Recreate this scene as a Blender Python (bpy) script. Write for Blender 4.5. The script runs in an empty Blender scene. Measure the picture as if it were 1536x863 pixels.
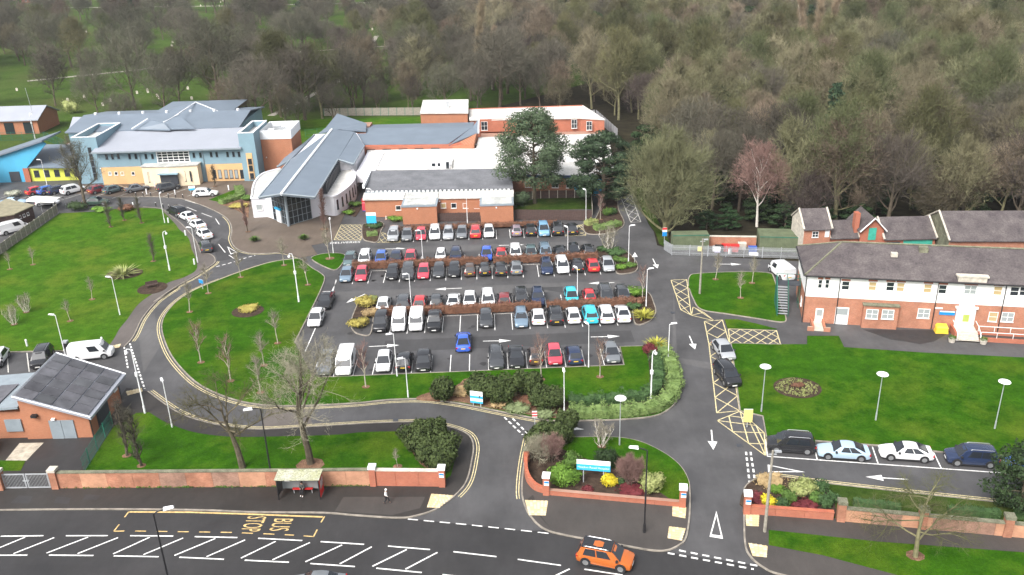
import bpy, bmesh, math, random
import numpy as np
from mathutils import Matrix, Vector

sc = bpy.context.scene
# ------------------------------------------------------------------ camera, sky, sun, exposure
CAM_Z = 52.49
cam_data = bpy.data.cameras.new('camera'); cam = bpy.data.objects.new('camera', cam_data)
sc.collection.objects.link(cam); sc.camera = cam
cam_data.sensor_width = 36.0; cam_data.lens = 1328.62 * 36 / 1536; cam_data.clip_end = 6000; cam_data.clip_start = 1
th, ro = math.radians(23.062), math.radians(1.7483)
fwd = Vector((0, math.cos(th), -math.sin(th))); rt = Vector((1, 0, 0)); dn = Vector((0, -math.sin(th), -math.cos(th)))
r2 = rt * math.cos(ro) + dn * math.sin(ro); d2 = -rt * math.sin(ro) + dn * math.cos(ro)
cm = Matrix((( r2.x, -d2.x, -fwd.x, 0), (r2.y, -d2.y, -fwd.y, 0), (r2.z, -d2.z, -fwd.z, CAM_Z), (0, 0, 0, 1)))
cam.matrix_world = cm

world = bpy.data.worlds.new('World'); sc.world = world; world.use_nodes = True
wn = world.node_tree; bg = wn.nodes['Background']
sky = wn.nodes.new('ShaderNodeTexSky'); sky.sky_type = 'NISHITA'; sky.sun_disc = False
SUN_EL, SUN_AZ = math.radians(48), math.radians(215)      # azimuth clockwise from +y (sun behind and left of the camera)
sky.sun_elevation = SUN_EL; sky.sun_rotation = SUN_AZ
sky.dust_density = 6.0; sky.air_density = 1.0; sky.ozone_density = 1.0
hs = wn.nodes.new('ShaderNodeHueSaturation'); hs.inputs['Saturation'].default_value = 0.3
wn.links.new(sky.outputs[0], hs.inputs['Color']); wn.links.new(hs.outputs[0], bg.inputs['Color'])
bg.inputs['Strength'].default_value = 0.13
sun_d = bpy.data.lights.new('sun', 'SUN'); sun = bpy.data.objects.new('sun', sun_d); sc.collection.objects.link(sun)
sun_d.energy = 1.3; sun_d.angle = math.radians(28); sun_d.color = (1.0, 0.97, 0.93)
sd = Vector((math.sin(SUN_AZ) * math.cos(SUN_EL), math.cos(SUN_AZ) * math.cos(SUN_EL), math.sin(SUN_EL)))
sun.rotation_euler = sd.to_track_quat('Z', 'Y').to_euler(); sun.location = (0, 0, 120)
sc.view_settings.view_transform = 'Standard'; sc.view_settings.look = 'None'
sc.view_settings.gamma = 1.0; sc.view_settings.use_curve_mapping = False
sc.view_settings.exposure = 1.1
sc.render.engine = 'CYCLES'
sc.cycles.use_denoising = True
sc.cycles.max_bounces = 5; sc.cycles.diffuse_bounces = 2; sc.cycles.glossy_bounces = 2; sc.cycles.transparent_max_bounces = 4
sc.cycles.caustics_reflective = False; sc.cycles.caustics_refractive = False

C = sc.collection
R = math.radians
rng = random.Random(7)

# ------------------------------------------------------------------ helpers
def tess(poly):
    if len(poly) < 5: return [tuple(range(len(poly)))]
    from mathutils.geometry import delaunay_2d_cdt
    n = len(poly)
    vs, _, fs, ov, _, _ = delaunay_2d_cdt([Vector((p[0],p[1])) for p in poly], [], [list(range(n))], 1, 1e-6)
    if any(len(o) == 0 for o in ov):       # the outline crosses itself: fall back
        print('SELF-CROSSING outline near', [round(c,1) for c in poly[0]], [tuple(round(c,1) for c in vs[i]) for i,o in enumerate(ov) if not o])
        from mathutils.geometry import tessellate_polygon
        return [tuple(t) for t in tessellate_polygon([[Vector((p[0],p[1],0)) for p in poly]])]
    m = [o[0] for o in ov]; out = []
    for f in fs:
        t = [m[i] for i in f]; a, b, c = (poly[i] for i in t)
        if (b[0]-a[0])*(c[1]-a[1])-(c[0]-a[0])*(b[1]-a[1]) < 0: t = t[::-1]
        out.append(tuple(t))
    return out
class MB:
    """collects faces; build() makes one mesh object"""
    def __init__(s): s.v = []; s.f = []; s.m = []
    def add(s, vs, fs, mi=0):
        b = len(s.v); s.v += [tuple(v) for v in vs]
        for f in fs: s.f.append(tuple(b + i for i in f)); s.m.append(mi)
        return s
    def poly(s, pts, mi=0): return s.add(pts, [tuple(range(len(pts)))], mi)
    def box(s, x0, x1, y0, y1, z0, z1, mi=0):
        return s.add([(x0,y0,z0),(x1,y0,z0),(x1,y1,z0),(x0,y1,z0),(x0,y0,z1),(x1,y0,z1),(x1,y1,z1),(x0,y1,z1)],
                     [(0,3,2,1),(4,5,6,7),(0,1,5,4),(1,2,6,5),(2,3,7,6),(3,0,4,7)], mi)
    def hexa(s, p, mi=0):   # 4 bottom then 4 top
        return s.add(p, [(0,3,2,1),(4,5,6,7),(0,1,5,4),(1,2,6,5),(2,3,7,6),(3,0,4,7)], mi)
    def obox(s, c, sz, rz=0, z0=None, mi=0):
        cx, cy = c[0], c[1]; hx, hy = sz[0]/2, sz[1]/2; zb = c[2] if z0 is None else z0
        co, si = math.cos(rz), math.sin(rz)
        q = [(cx+a*co-b*si, cy+a*si+b*co) for a, b in ((-hx,-hy),(hx,-hy),(hx,hy),(-hx,hy))]
        return s.hexa([(x,y,zb) for x,y in q] + [(x,y,zb+sz[2]) for x,y in q], mi)
    def prism(s, poly, z0, z1, mi=0, side=None):
        n = len(poly)
        a = sum(poly[i][0]*poly[(i+1)%n][1]-poly[(i+1)%n][0]*poly[i][1] for i in range(n))
        if a < 0: poly = poly[::-1]
        zf = (lambda z, i: z[i] if isinstance(z, (list, tuple)) else z)
        s.add([(p[0],p[1],zf(z1,i)) for i,p in enumerate(poly)], tess(poly), mi)
        if z0 is not None:
            s.add([(p[0],p[1],z0) for p in poly] + [(p[0],p[1],zf(z1,i)) for i,p in enumerate(poly)],
                  [(i,(i+1)%n,n+(i+1)%n,n+i) for i in range(n)], mi if side is None else side)
        return s
    def slab(s, pts, t, mi=0):   # planar 3D polygon with thickness t downwards
        n = len(pts)
        a = sum(pts[i][0]*pts[(i+1)%n][1]-pts[(i+1)%n][0]*pts[i][1] for i in range(n))
        if a < 0: pts = pts[::-1]
        lo = [(p[0],p[1],p[2]-t) for p in pts]
        return s.add(list(pts)+lo, [tuple(range(n)), tuple(range(2*n-1,n-1,-1))] + [(n+i,n+(i+1)%n,(i+1)%n,i) for i in range(n)], mi)
    def tube(s, path, rad, n=6, mi=0, cap=True):
        P = [Vector(p) for p in path]; k = len(P)
        if not isinstance(rad, (list, tuple)): rad = [rad]*k
        base = len(s.v)
        for i in range(k):
            d = (P[min(i+1,k-1)]-P[max(i-1,0)]).normalized()
            u = d.cross(Vector((0.31,0.95,0.05))).normalized() if abs(d.y) < .95 else d.cross(Vector((1,0,0))).normalized()
            w = d.cross(u)
            for j in range(n):
                a = 2*math.pi*j/n; s.v.append(tuple(P[i] + (u*math.cos(a)+w*math.sin(a))*rad[i]))
        for i in range(k-1):
            for j in range(n):
                a, b = base+i*n+j, base+i*n+(j+1)%n
                s.f.append((a,b,b+n,a+n)); s.m.append(mi)
        if cap:
            s.f.append(tuple(base+j for j in range(n))[::-1]); s.m.append(mi)
            s.f.append(tuple(base+(k-1)*n+j for j in range(n))); s.m.append(mi)
        return s
    def cyl(s, c, r, h, n=12, mi=0, r2=None): return s.tube([c, (c[0],c[1],c[2]+h)], [r, r if r2 is None else r2], n, mi)
    def ycyl(s, c, r, w, n=14, mi=0): return s.tube([(c[0],c[1]-w/2,c[2]), (c[0],c[1]+w/2,c[2])], [r,r], n, mi)
    def blob(s, c, r, mi=0, seg=10, rings=6, seed=0, jit=.12):
        q = random.Random(seed); b = len(s.v); rx, ry, rz = r if isinstance(r,(tuple,list)) else (r,r,r)
        for i in range(1, rings):
            t = math.pi*i/rings
            for j in range(seg):
                a = 2*math.pi*j/seg; k = 1+q.uniform(-jit,jit)
                s.v.append((c[0]+rx*k*math.sin(t)*math.cos(a), c[1]+ry*k*math.sin(t)*math.sin(a), c[2]+rz*k*math.cos(t)))
        s.v += [(c[0],c[1],c[2]+rz), (c[0],c[1],c[2]-rz)]; top = len(s.v)-2
        for i in range(rings-2):
            for j in range(seg):
                a = b+i*seg+j; d = b+i*seg+(j+1)%seg
                s.f.append((a,a+seg,d+seg,d)); s.m.append(mi)
        for j in range(seg):
            s.f.append((b+j,b+(j+1)%seg,top)); s.m.append(mi)
            s.f.append((b+(rings-2)*seg+(j+1)%seg,b+(rings-2)*seg+j,top+1)); s.m.append(mi)
        return s
    def tris(s, arr, mi=0):     # arr (n,3,3)
        b = len(s.v); s.v += [tuple(p) for p in arr.reshape(-1,3)]
        s.f += [(b+3*i,b+3*i+1,b+3*i+2) for i in range(len(arr))]; s.m += [mi]*len(arr)
        return s
    def mesh(s, name, mats, smooth=None):
        me = bpy.data.meshes.new(name); me.from_pydata(s.v, [], s.f); 
        if not isinstance(mats, (list, tuple)): mats = [mats]
        for m in mats: me.materials.append(m)
        if len(mats) > 1: me.polygons.foreach_set('material_index', s.m)
        if smooth is not None:
            me.polygons.foreach_set('use_smooth', [True]*len(me.polygons)); me.set_sharp_from_angle(angle=R(smooth))
        me.update(); return me
    def build(s, name, mats, parent=None, smooth=None, off=None):
        """parent: vertices are given in world coordinates when the parent's root carries an origin"""
        org = off
        if org is None and parent is not None: org = ORG.get(parent.name)
        if org is not None: s.v = [(x-org[0], y-org[1], z-org[2]) for x,y,z in s.v]
        o = bpy.data.objects.new(name, s.mesh(name, mats, smooth)); C.objects.link(o)
        if parent is not None:
            o.parent = parent
            if parent.name in ORG: ORG[o.name] = ORG[parent.name]
        return o

ORG = {}
def tag(o, label=None, cat=None, group=None, kind=None):
    if label: o['label'] = label
    if cat: o['category'] = cat
    if group: o['group'] = group
    if kind: o['kind'] = kind
    return o
def thing(name, label, cat, loc=(0,0,0), rz=0, group=None, world=False):
    o = bpy.data.objects.new(name, None); o.empty_display_size = .3; C.objects.link(o)
    o.location = loc; o.rotation_euler = (0,0,rz); tag(o, label, cat, group)
    if world: ORG[o.name] = tuple(loc)
    return o
def struct(name, mb, mats, smooth=None): return tag(mb.build(name, mats, smooth=smooth), kind='structure')
def put(name, me, parent, loc=(0,0,0), rz=0, mats=None):
    """another object on shared mesh data"""
    o = bpy.data.objects.new(name, me); C.objects.link(o); o.parent = parent; o.location = loc; o.rotation_euler = (0,0,rz)
    return o
def copy_tree(src, loc, rz=0, label=None, group=None, scale=None):
    r = src.copy(); C.objects.link(r); r.location = loc; r.rotation_euler = (0,0,rz)
    if scale is not None: r.scale = scale if isinstance(scale, tuple) else (scale,)*3
    if label: r['label'] = label
    if group: r['group'] = group
    for ch in src.children:
        c = ch.copy(); C.objects.link(c); c.parent = r
        for g in ch.children:
            d = g.copy(); C.objects.link(d); d.parent = c
    return r
def smooth(pts, n=6, closed=False):
    """Catmull-Rom through the points"""
    P = [Vector((p[0],p[1])) for p in pts]; out = []; k = len(P)
    rngk = range(k if closed else k-1)
    for i in rngk:
        if closed: a,b,c,d = P[(i-1)%k],P[i],P[(i+1)%k],P[(i+2)%k]
        else: a,b,c,d = P[max(i-1,0)],P[i],P[i+1],P[min(i+2,k-1)]
        for j in range(n):
            t = j/n
            q = .5*((2*b)+(c-a)*t+(2*a-5*b+4*c-d)*t*t+(3*b-a-3*c+d)*t*t*t); out.append((q.x,q.y))
    if not closed: out.append((P[-1].x,P[-1].y))
    return out
def offset(path, d, closed=False):
    out = []; k = len(path)
    for i in range(k):
        a = Vector(path[(i-1)%k] if closed else path[max(i-1,0)]); b = Vector(path[(i+1)%k] if closed else path[min(i+1,k-1)])
        t = (b-a).normalized(); out.append((path[i][0]-t.y*d, path[i][1]+t.x*d))
    return out
def strip(mb, path, w, z0, z1, closed=False, mi=0):
    """ribbon w wide along path, solid when z0 is given"""
    A, B = offset(path, w/2, closed), offset(path, -w/2, closed); k = len(path)
    for i in range(k if closed else k-1):
        j = (i+1) % k
        q = [B[i],B[j],A[j],A[i]]
        if z0 is None: mb.poly([(x,y,z1) for x,y in q], mi)
        else: mb.hexa([(x,y,z0) for x,y in q]+[(x,y,z1) for x,y in q], mi)
    return mb
def seglen(path): return sum(math.dist(path[i],path[i+1]) for i in range(len(path)-1))
def along(path, d):
    for i in range(len(path)-1):
        L = math.dist(path[i],path[i+1])
        if d <= L or i == len(path)-2:
            t = d/L if L else 0
            return (path[i][0]+(path[i+1][0]-path[i][0])*t, path[i][1]+(path[i+1][1]-path[i][1])*t), math.atan2(path[i+1][1]-path[i][1], path[i+1][0]-path[i][0])
        d -= L
def dashes(mb, path, on, gap, w, z, mi=0):
    L = seglen(path); d = 0
    while d < L:
        a,_ = along(path,d); b,_ = along(path,min(d+on,L)); strip(mb,[a,b],w,None,z,mi=mi); d += on+gap

# ------------------------------------------------------------------ materials
def nt(m): return m.node_tree.nodes, m.node_tree.links
MATS = {}
def mat(name, col, rough=.8, var=.0, scale=1.0, col2=None, bump=0, bscale=None, metal=0, spec=.35, fine=0, rnd=0, detail=4, emit=0, coat=0):
    m = bpy.data.materials.new(name); m.use_nodes = True; N, K = nt(m); b = N['Principled BSDF']
    b.inputs['Roughness'].default_value = rough; b.inputs['Metallic'].default_value = metal
    b.inputs['Specular IOR Level'].default_value = spec
    if coat: b.inputs['Coat Weight'].default_value = coat; b.inputs['Coat Roughness'].default_value = .08
    c = (*col, 1); out = None
    if var or col2 or bump:
        g = N.new('ShaderNodeTexCoord')
    if var or col2:
        t = N.new('ShaderNodeTexNoise'); t.inputs['Scale'].default_value = scale; t.inputs['Detail'].default_value = detail; t.inputs['Roughness'].default_value = .62
        K.new(g.outputs['Object'], t.inputs['Vector'])
        rp = N.new('ShaderNodeValToRGB'); rp.color_ramp.elements[0].position = .33; rp.color_ramp.elements[1].position = .68
        a = c if col2 else (*[x*(1-var) for x in col],1); d = (*col2,1) if col2 else (*[min(1,x*(1+var)) for x in col],1)
        rp.color_ramp.elements[0].color = a; rp.color_ramp.elements[1].color = d
        K.new(t.outputs['Fac'], rp.inputs['Fac']); out = rp.outputs['Color']
        if fine:
            t2 = N.new('ShaderNodeTexNoise'); t2.inputs['Scale'].default_value = scale*9; t2.inputs['Detail'].default_value = 3
            K.new(g.outputs['Object'], t2.inputs['Vector'])
            mr = N.new('ShaderNodeMapRange'); mr.inputs['From Min'].default_value = .3; mr.inputs['From Max'].default_value = .7
            mr.inputs['To Min'].default_value = 1-fine; mr.inputs['To Max'].default_value = 1+fine
            K.new(t2.outputs['Fac'], mr.inputs['Value'])
            mx = N.new('ShaderNodeVectorMath'); mx.operation = 'SCALE'
            K.new(out, mx.inputs[0]); K.new(mr.outputs['Result'], mx.inputs['Scale']); out = mx.outputs['Vector']
    if rnd:
        oi = N.new('ShaderNodeObjectInfo'); mr = N.new('ShaderNodeMapRange')
        mr.inputs['To Min'].default_value = 1-rnd; mr.inputs['To Max'].default_value = 1+rnd; K.new(oi.outputs['Random'], mr.inputs['Value'])
        h = N.new('ShaderNodeHueSaturation'); K.new(mr.outputs['Result'], h.inputs['Value'])
        mr2 = N.new('ShaderNodeMapRange'); mr2.inputs['To Min'].default_value = .5-.03*rnd/.25; mr2.inputs['To Max'].default_value = .5+.03*rnd/.25
        mm = N.new('ShaderNodeMath'); mm.operation = 'FRACT'; m7 = N.new('ShaderNodeMath'); m7.operation = 'MULTIPLY'; m7.inputs[1].default_value = 7.31
        K.new(oi.outputs['Random'], m7.inputs[0]); K.new(m7.outputs[0], mm.inputs[0]); K.new(mm.outputs[0], mr2.inputs['Value']); K.new(mr2.outputs['Result'], h.inputs['Hue'])
        if out is not None: K.new(out, h.inputs['Color'])
        else: h.inputs['Color'].default_value = c
        out = h.outputs['Color']
    if out is not None: K.new(out, b.inputs['Base Color'])
    else: b.inputs['Base Color'].default_value = c
    if bump:
        t3 = N.new('ShaderNodeTexNoise'); t3.inputs['Scale'].default_value = bscale or scale*5; t3.inputs['Detail'].default_value = 4
        K.new(g.outputs['Object'], t3.inputs['Vector'])
        bp = N.new('ShaderNodeBump'); bp.inputs['Strength'].default_value = bump; bp.inputs['Distance'].default_value = .1
        K.new(t3.outputs['Fac'], bp.inputs['Height']); K.new(bp.outputs['Normal'], b.inputs['Normal'])
    if emit: b.inputs['Emission Color'].default_value = c; b.inputs['Emission Strength'].default_value = emit
    MATS[name] = m; return m

def grass_mat(name, dark, light, dry, scale=.12):
    m = bpy.data.materials.new(name); m.use_nodes = True; N, K = nt(m); b = N['Principled BSDF']
    b.inputs['Roughness'].default_value = 1.0; b.inputs['Specular IOR Level'].default_value = .02
    g = N.new('ShaderNodeTexCoord')
    def noise(s, d=5, r=.6):
        t = N.new('ShaderNodeTexNoise'); t.inputs['Scale'].default_value = s; t.inputs['Detail'].default_value = d; t.inputs['Roughness'].default_value = r
        K.new(g.outputs['Object'], t.inputs['Vector']); return t.outputs['Fac']
    def rng_(v, a, c, lo=0., hi=1.):
        r = N.new('ShaderNodeMapRange'); r.inputs['From Min'].default_value = a; r.inputs['From Max'].default_value = c
        r.inputs['To Min'].default_value = lo; r.inputs['To Max'].default_value = hi; K.new(v, r.inputs['Value']); return r.outputs['Result']
    def mix(f, x, y):
        q = N.new('ShaderNodeMix'); q.data_type = 'RGBA'; K.new(f, q.inputs['Factor'])
        for s, i in ((x,6),(y,7)):
            if isinstance(s, tuple): q.inputs[i].default_value = (*s,1)
            else: K.new(s, q.inputs[i])
        return q.outputs[2]
    c = mix(rng_(noise(scale*4,6,.7),.3,.72), dark, light)
    c = mix(rng_(noise(scale,5,.65),.47,.72,0,.75), c, dry)
    c = mix(rng_(noise(scale*2.3,6,.75),.58,.74,0,.55), c, tuple(v*.55 for v in dark))
    f = rng_(noise(scale*45,3,.7),.25,.75,.72,1.28)
    v = N.new('ShaderNodeVectorMath'); v.operation = 'SCALE'; K.new(c, v.inputs[0]); K.new(f, v.inputs['Scale'])
    K.new(v.outputs['Vector'], b.inputs['Base Color'])
    bp = N.new('ShaderNodeBump'); bp.inputs['Strength'].default_value = .8; bp.inputs['Distance'].default_value = .12
    K.new(noise(9,4,.7), bp.inputs['Height']); K.new(bp.outputs['Normal'], b.inputs['Normal'])
    MATS[name] = m; return m

def asphalt_mat(name, base, patch=.22, wet=.5):
    m = bpy.data.materials.new(name); m.use_nodes = True; N, K = nt(m); b = N['Principled BSDF']
    b.inputs['Specular IOR Level'].default_value = .4
    g = N.new('ShaderNodeTexCoord')
    def noise(s, d=5, r=.6, sx=1, sy=1):
        mp = N.new('ShaderNodeMapping'); mp.inputs['Scale'].default_value = (sx,sy,1); K.new(g.outputs['Object'], mp.inputs['Vector'])
        t = N.new('ShaderNodeTexNoise'); t.inputs['Scale'].default_value = s; t.inputs['Detail'].default_value = d; t.inputs['Roughness'].default_value = r
        K.new(mp.outputs['Vector'], t.inputs['Vector']); return t.outputs['Fac']
    def rg(v, a, c, lo, hi):
        r = N.new('ShaderNodeMapRange'); r.inputs['From Min'].default_value = a; r.inputs['From Max'].default_value = c
        r.inputs['To Min'].default_value = lo; r.inputs['To Max'].default_value = hi; K.new(v, r.inputs['Value']); return r.outputs['Result']
    def mul(a, c):
        x = N.new('ShaderNodeMath'); x.operation = 'MULTIPLY'; K.new(a, x.inputs[0]); K.new(c, x.inputs[1]); return x.outputs[0]
    f = mul(rg(noise(.13,5,.6), .3,.7, 1-patch,1+patch), mul(rg(noise(1.3,4,.7,1,.25),.3,.7,.9,1.1), rg(noise(14,2,.7),.25,.75,.85,1.15)))
    v = N.new('ShaderNodeVectorMath'); v.operation = 'SCALE'; v.inputs[0].default_value = base; K.new(f, v.inputs['Scale'])
    K.new(v.outputs['Vector'], b.inputs['Base Color'])
    K.new(rg(noise(.2,4,.6), .35,.7, wet, .85), b.inputs['Roughness'])
    MATS[name] = m; return m

def brick_mat(name, c1, c2, mortar, var=.25):
    m = bpy.data.materials.new(name); m.use_nodes = True; N, K = nt(m); b = N['Principled BSDF']; b.inputs['Roughness'].default_value = .9; b.inputs['Specular IOR Level'].default_value = .2
    g = N.new('ShaderNodeTexCoord'); sp = N.new('ShaderNodeSeparateXYZ'); K.new(g.outputs['Object'], sp.inputs[0])
    ad = N.new('ShaderNodeMath'); K.new(sp.outputs[0], ad.inputs[0]); K.new(sp.outputs[1], ad.inputs[1])
    cb = N.new('ShaderNodeCombineXYZ'); K.new(ad.outputs[0], cb.inputs[0]); K.new(sp.outputs[2], cb.inputs[1])
    t = N.new('ShaderNodeTexBrick'); t.inputs['Scale'].default_value = 1; t.inputs['Brick Width'].default_value = .225; t.inputs['Row Height'].default_value = .075; t.inputs['Mortar Size'].default_value = .009
    t.inputs['Color1'].default_value = (*c1,1); t.inputs['Color2'].default_value = (*c2,1); t.inputs['Mortar'].default_value = (*mortar,1); t.inputs['Bias'].default_value = 0
    K.new(cb.outputs[0], t.inputs['Vector'])
    n = N.new('ShaderNodeTexNoise'); n.inputs['Scale'].default_value = .55; n.inputs['Detail'].default_value = 6; n.inputs['Roughness'].default_value = .7; K.new(g.outputs['Object'], n.inputs['Vector'])
    r = N.new('ShaderNodeMapRange'); r.inputs['From Min'].default_value = .3; r.inputs['From Max'].default_value = .7; r.inputs['To Min'].default_value = 1-var; r.inputs['To Max'].default_value = 1+var; K.new(n.outputs['Fac'], r.inputs['Value'])
    v = N.new('ShaderNodeVectorMath'); v.operation = 'SCALE'; K.new(t.outputs['Color'], v.inputs[0]); K.new(r.outputs['Result'], v.inputs['Scale'])
    K.new(v.outputs['Vector'], b.inputs['Base Color']); MATS[name] = m; return m

grass = grass_mat('grass', (.017,.060,.003), (.042,.124,.006), (.092,.124,.012))
grass_sheen_tint = grass_mat('grass_sheen_tint', (.028,.079,.005), (.062,.148,.010), (.112,.138,.018))  # lighter copy of the lawn greens, low-angle sheen painted into the colour
grass_rough = grass_mat('grass_rough', (.022,.045,.008), (.05,.09,.014), (.085,.085,.03), .2)
field = grass_mat('field', (.036,.065,.012), (.062,.11,.02), (.075,.075,.03), .03)
wood_floor = mat('wood_floor', (.017,.015,.009), .95, scale=.06, col2=(.036,.031,.018), fine=.35, spec=.1)
asphalt = asphalt_mat('asphalt', (.066,.065,.067), .3)
asphalt_road = asphalt_mat('asphalt_road', (.031,.0302,.031), .2)
asphalt_dark = asphalt_mat('asphalt_dark', (.03,.029,.030), .25)
tarmac_path = asphalt_mat('tarmac_path', (.098,.085,.078), .16, .7)
tarmac_pave = asphalt_mat('tarmac_pave', (.055,.049,.045), .2, .6)
tarmac_dark = asphalt_mat('tarmac_pave_dark', (.029,.026,.024), .25, .6)
paving = asphalt_mat('block_paving', (.11,.086,.067), .2, .65)
kerb_m = mat('kerb_concrete', (.25,.225,.19), .9, .3, 1.2)
white_paint = mat('white_road_paint', (.74,.74,.72), .8, .28, 3.5)
yellow_paint = mat('yellow_road_paint', (.58,.50,.28), .8, .35, 3.5)
gold_paint = mat('gold_road_paint', (.56,.40,.17), .8, .3, 3)
worn_paint = mat('worn_white_paint', (.55,.54,.50), .85, .25, 3)
soil = mat('soil', (.055,.038,.028), .95, .4, 1.6, fine=.3, spec=.1)
bark_mulch = mat('bark_mulch', (.17,.10,.065), .95, .35, 1.2, fine=.4, spec=.1)
tactile = mat('tactile_slab', (.58,.46,.27), .9, .2, 1.5)
tactile2 = mat('tactile_slab_pale', (.66,.57,.38), .9, .2, 1.5)
# ------------------------------------------------------------------ ground, lawns, roads
AR = R(1.168); PD = (math.cos(AR), math.sin(AR)); PN = (-PD[1], PD[0])
def PK(s, n): return (s*PD[0]+n*PN[0], s*PD[1]+n*PN[1])       # parking-lot frame -> site metres

g = MB()
for i in range(-8, 9):
    for j in range(-1, 13):
        x, y = i*300, j*300
        g.poly([(x-150,y-150,-.08),(x+150,y-150,-.08),(x+150,y+150,-.08),(x-150,y+150,-.08)])
struct('ground', g, wood_floor)
f = MB().prism([(-160,196),(-60,213),(-24,216),(-22,252),(-5,255),(60,330),(40,480),(110,640),(60,900),(-900,1300),(-900,196)], None, -.05)
struct('field', f, field)
f = MB().prism([(-160,20),(140,20),(140,112), (45.28, 130.43), (25.93, 135.35), (25.94, 137.97), (24.62, 139.55), (25.13, 146.40), (24.83, 150.19), (24.80, 175.87), (23.06, 183.07), (10,205), (-25,215), (-60,212), (-120,205), (-160,196)], None, 0)
struct('site_asphalt', f, asphalt)

FK1 = [(-56.41, 71.50), (-50.62, 71.63), (-40.32, 71.27), (-30.79, 70.66), (-25.49, 70.09), (-18.75, 69.66), (-15.35, 69.09), (-11.49, 68.54), (-9.86, 68.73), (-7.85, 69.74), (-6.16, 71.81), (-5.13, 74.12), (-4.71, 77.85), (-4.65, 80.59), (-5.36, 82.73), (-7.49, 84.34), (-10.38, 85.41), (-13.64, 85.60), (-18.01, 85.49), (-22.74, 85.21), (-28.49, 84.98), (-31.40, 85.56), (-34.90, 86.74), (-39.24, 89.32), (-44.52, 94.43)]
IK = [(1.38, 81.95), (0.77, 77.55), (0.39, 73.10), (0.46, 70.58), (1.10, 68.14), (2.38, 66.18), (4.70, 65.09), (8.49, 63.88), (11.45, 62.91), (12.96, 62.80), (14.18, 63.45), (14.99, 64.46), (15.89, 67.48), (16.55, 70.51)]
IE = [(16.55, 70.51), (16.86, 73.10), (16.47, 75.64), (15.18, 78.05), (12.99, 80.26), (10.33, 81.19), (5.76, 81.44), (3.27, 82.11), (1.99, 82.58), (1.38, 81.95)]
RK = [(21.69, 70.25), (21.08, 67.82), (20.09, 63.59), (20.06, 61.73), (20.88, 60.16), (22.28, 59.18), (28.34, 56.70), (42.76, 51.54)]
# main road in front of the entrances, one sheet above the site asphalt
f = MB().prism([(-160,25),(140,25),(42.76, 51.54)] + [p for p in RK[::-1][1:6]] + [(20.60, 60.50), (13.10, 62.57)] + IK[::-1][4:9] + [(0.66, 66.08), (-10.47, 68.46)] + FK1[:9][::-1] + [(-160,78)], None, .004)
struct('main_road', f, asphalt_road)
PAVEZ = .10
sFK, sIK, sIE, sRK = smooth(FK1), smooth(IK), smooth(IE), smooth(RK)
struct('pavement', MB().prism(sFK + [(-47.50, 95.43), (-47.14, 86.73), (-65.90, 87.80)], -.02, PAVEZ), tarmac_dark)
struct('pavement', MB().prism(sIK + sIE[1:-1], -.02, PAVEZ), tarmac_pave)
struct('pavement', MB().prism(sRK + [(49.94, 63.47), (44.8,63.3), (21.0,67.8)], -.02, PAVEZ), tarmac_pave)
kb = MB()
for pth in (sFK, sIK, sIE, sRK): strip(kb, pth, .16, -.03, .115)
struct('kerb', kb, kerb_m)

def lawn(poly, z=.11, m=None, name='lawn', kerb=None):
    o = struct(name, MB().prism(poly, -.04, z), m or grass)
    if kerb:
        k = MB()
        for q in kerb: strip(k, q, .15, -.03, z+.015)
        struct('kerb', k, kerb_m)
    return o
# round-edged lawns of the hospital grounds
LK = smooth([(-52.31, 106.90), (-52.24, 109.95), (-53.27, 116.30), (-53.24, 122.48), (-51.92, 127.19), (-53.73, 121.76), (-52.32, 127.37), (-50.58, 131.89), (-49.62, 135.48), (-49.26, 137.74), (-50.10, 140.16), (-51.43, 141.80), (-53.07, 142.61), (-55.67, 148.32), (-59.00, 154.17), (-62.57, 159.76), (-65.86, 164.23), (-67.70, 166.93), (-69.74, 168.82), (-73.19, 170.06)])
L1E = smooth([(-54.46, 106.46), (-54.69, 109.48), (-55.17, 112.66), (-55.30, 115.75), (-55.68, 121.23), (-54.67, 126.36), (-54.12, 129.25), (-52.15, 131.57), (-51.36, 134.79), (-53.30, 140.24), (-55.18, 144.23), (-57.76, 150.33), (-61.09, 155.32), (-62.82, 158.39), (-67.55, 165.83), (-69.61, 168.34), (-76.42, 169.87)])
lawn(L1E + [(-80.86, 167.75), (-88.53, 167.24), (-88.52, 144.50), (-89.23, 133.41), (-74.06, 106.40), (-68.73, 106.43), (-59.43, 106.21)], m=grass_sheen_tint, kerb=[[(-74.06, 106.40), (-68.73, 106.43), (-59.43, 106.21)]])
struct('footpath', MB().prism(L1E + LK[::-1], -.03, .09), tarmac_path)
struct('kerb', strip(MB(), LK, .15, -.03, .105), kerb_m)
L2A = smooth([(-29.31, 106.54), (-29.23, 113.00), (-29.16, 120.14), (-29.16, 124.39), (-29.43, 129.20), (-30.60, 131.52), (-32.47, 133.97), (-34.85, 137.60), (-35.85, 138.14), (-39.56, 136.93), (-42.94, 133.81), (-45.97, 130.11), (-48.74, 126.17), (-50.09, 122.20), (-50.32, 117.67), (-49.63, 113.79), (-48.06, 109.85), (-45.37, 104.69), (-42.40, 100.25), (-38.97, 96.06), (-35.60, 93.25), (-32.36, 91.33), (-29.11, 90.29), (-25.13, 89.91), (-18.71, 90.13), (-14.80, 90.66), (-10.80, 90.58), (-6.75, 89.42), (-2.90, 87.77), (0.89, 86.10), (3.85, 84.94)], 5)
L3A = smooth([(3.85, 84.94), (8.34, 84.75), (12.31, 84.80), (15.55, 85.32), (17.64, 87.00), (19.17, 89.77), (19.72, 92.26), (20.01, 96.66), (19.73, 100.00), (18.91, 101.92), (16.92, 102.44)], 5)
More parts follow.
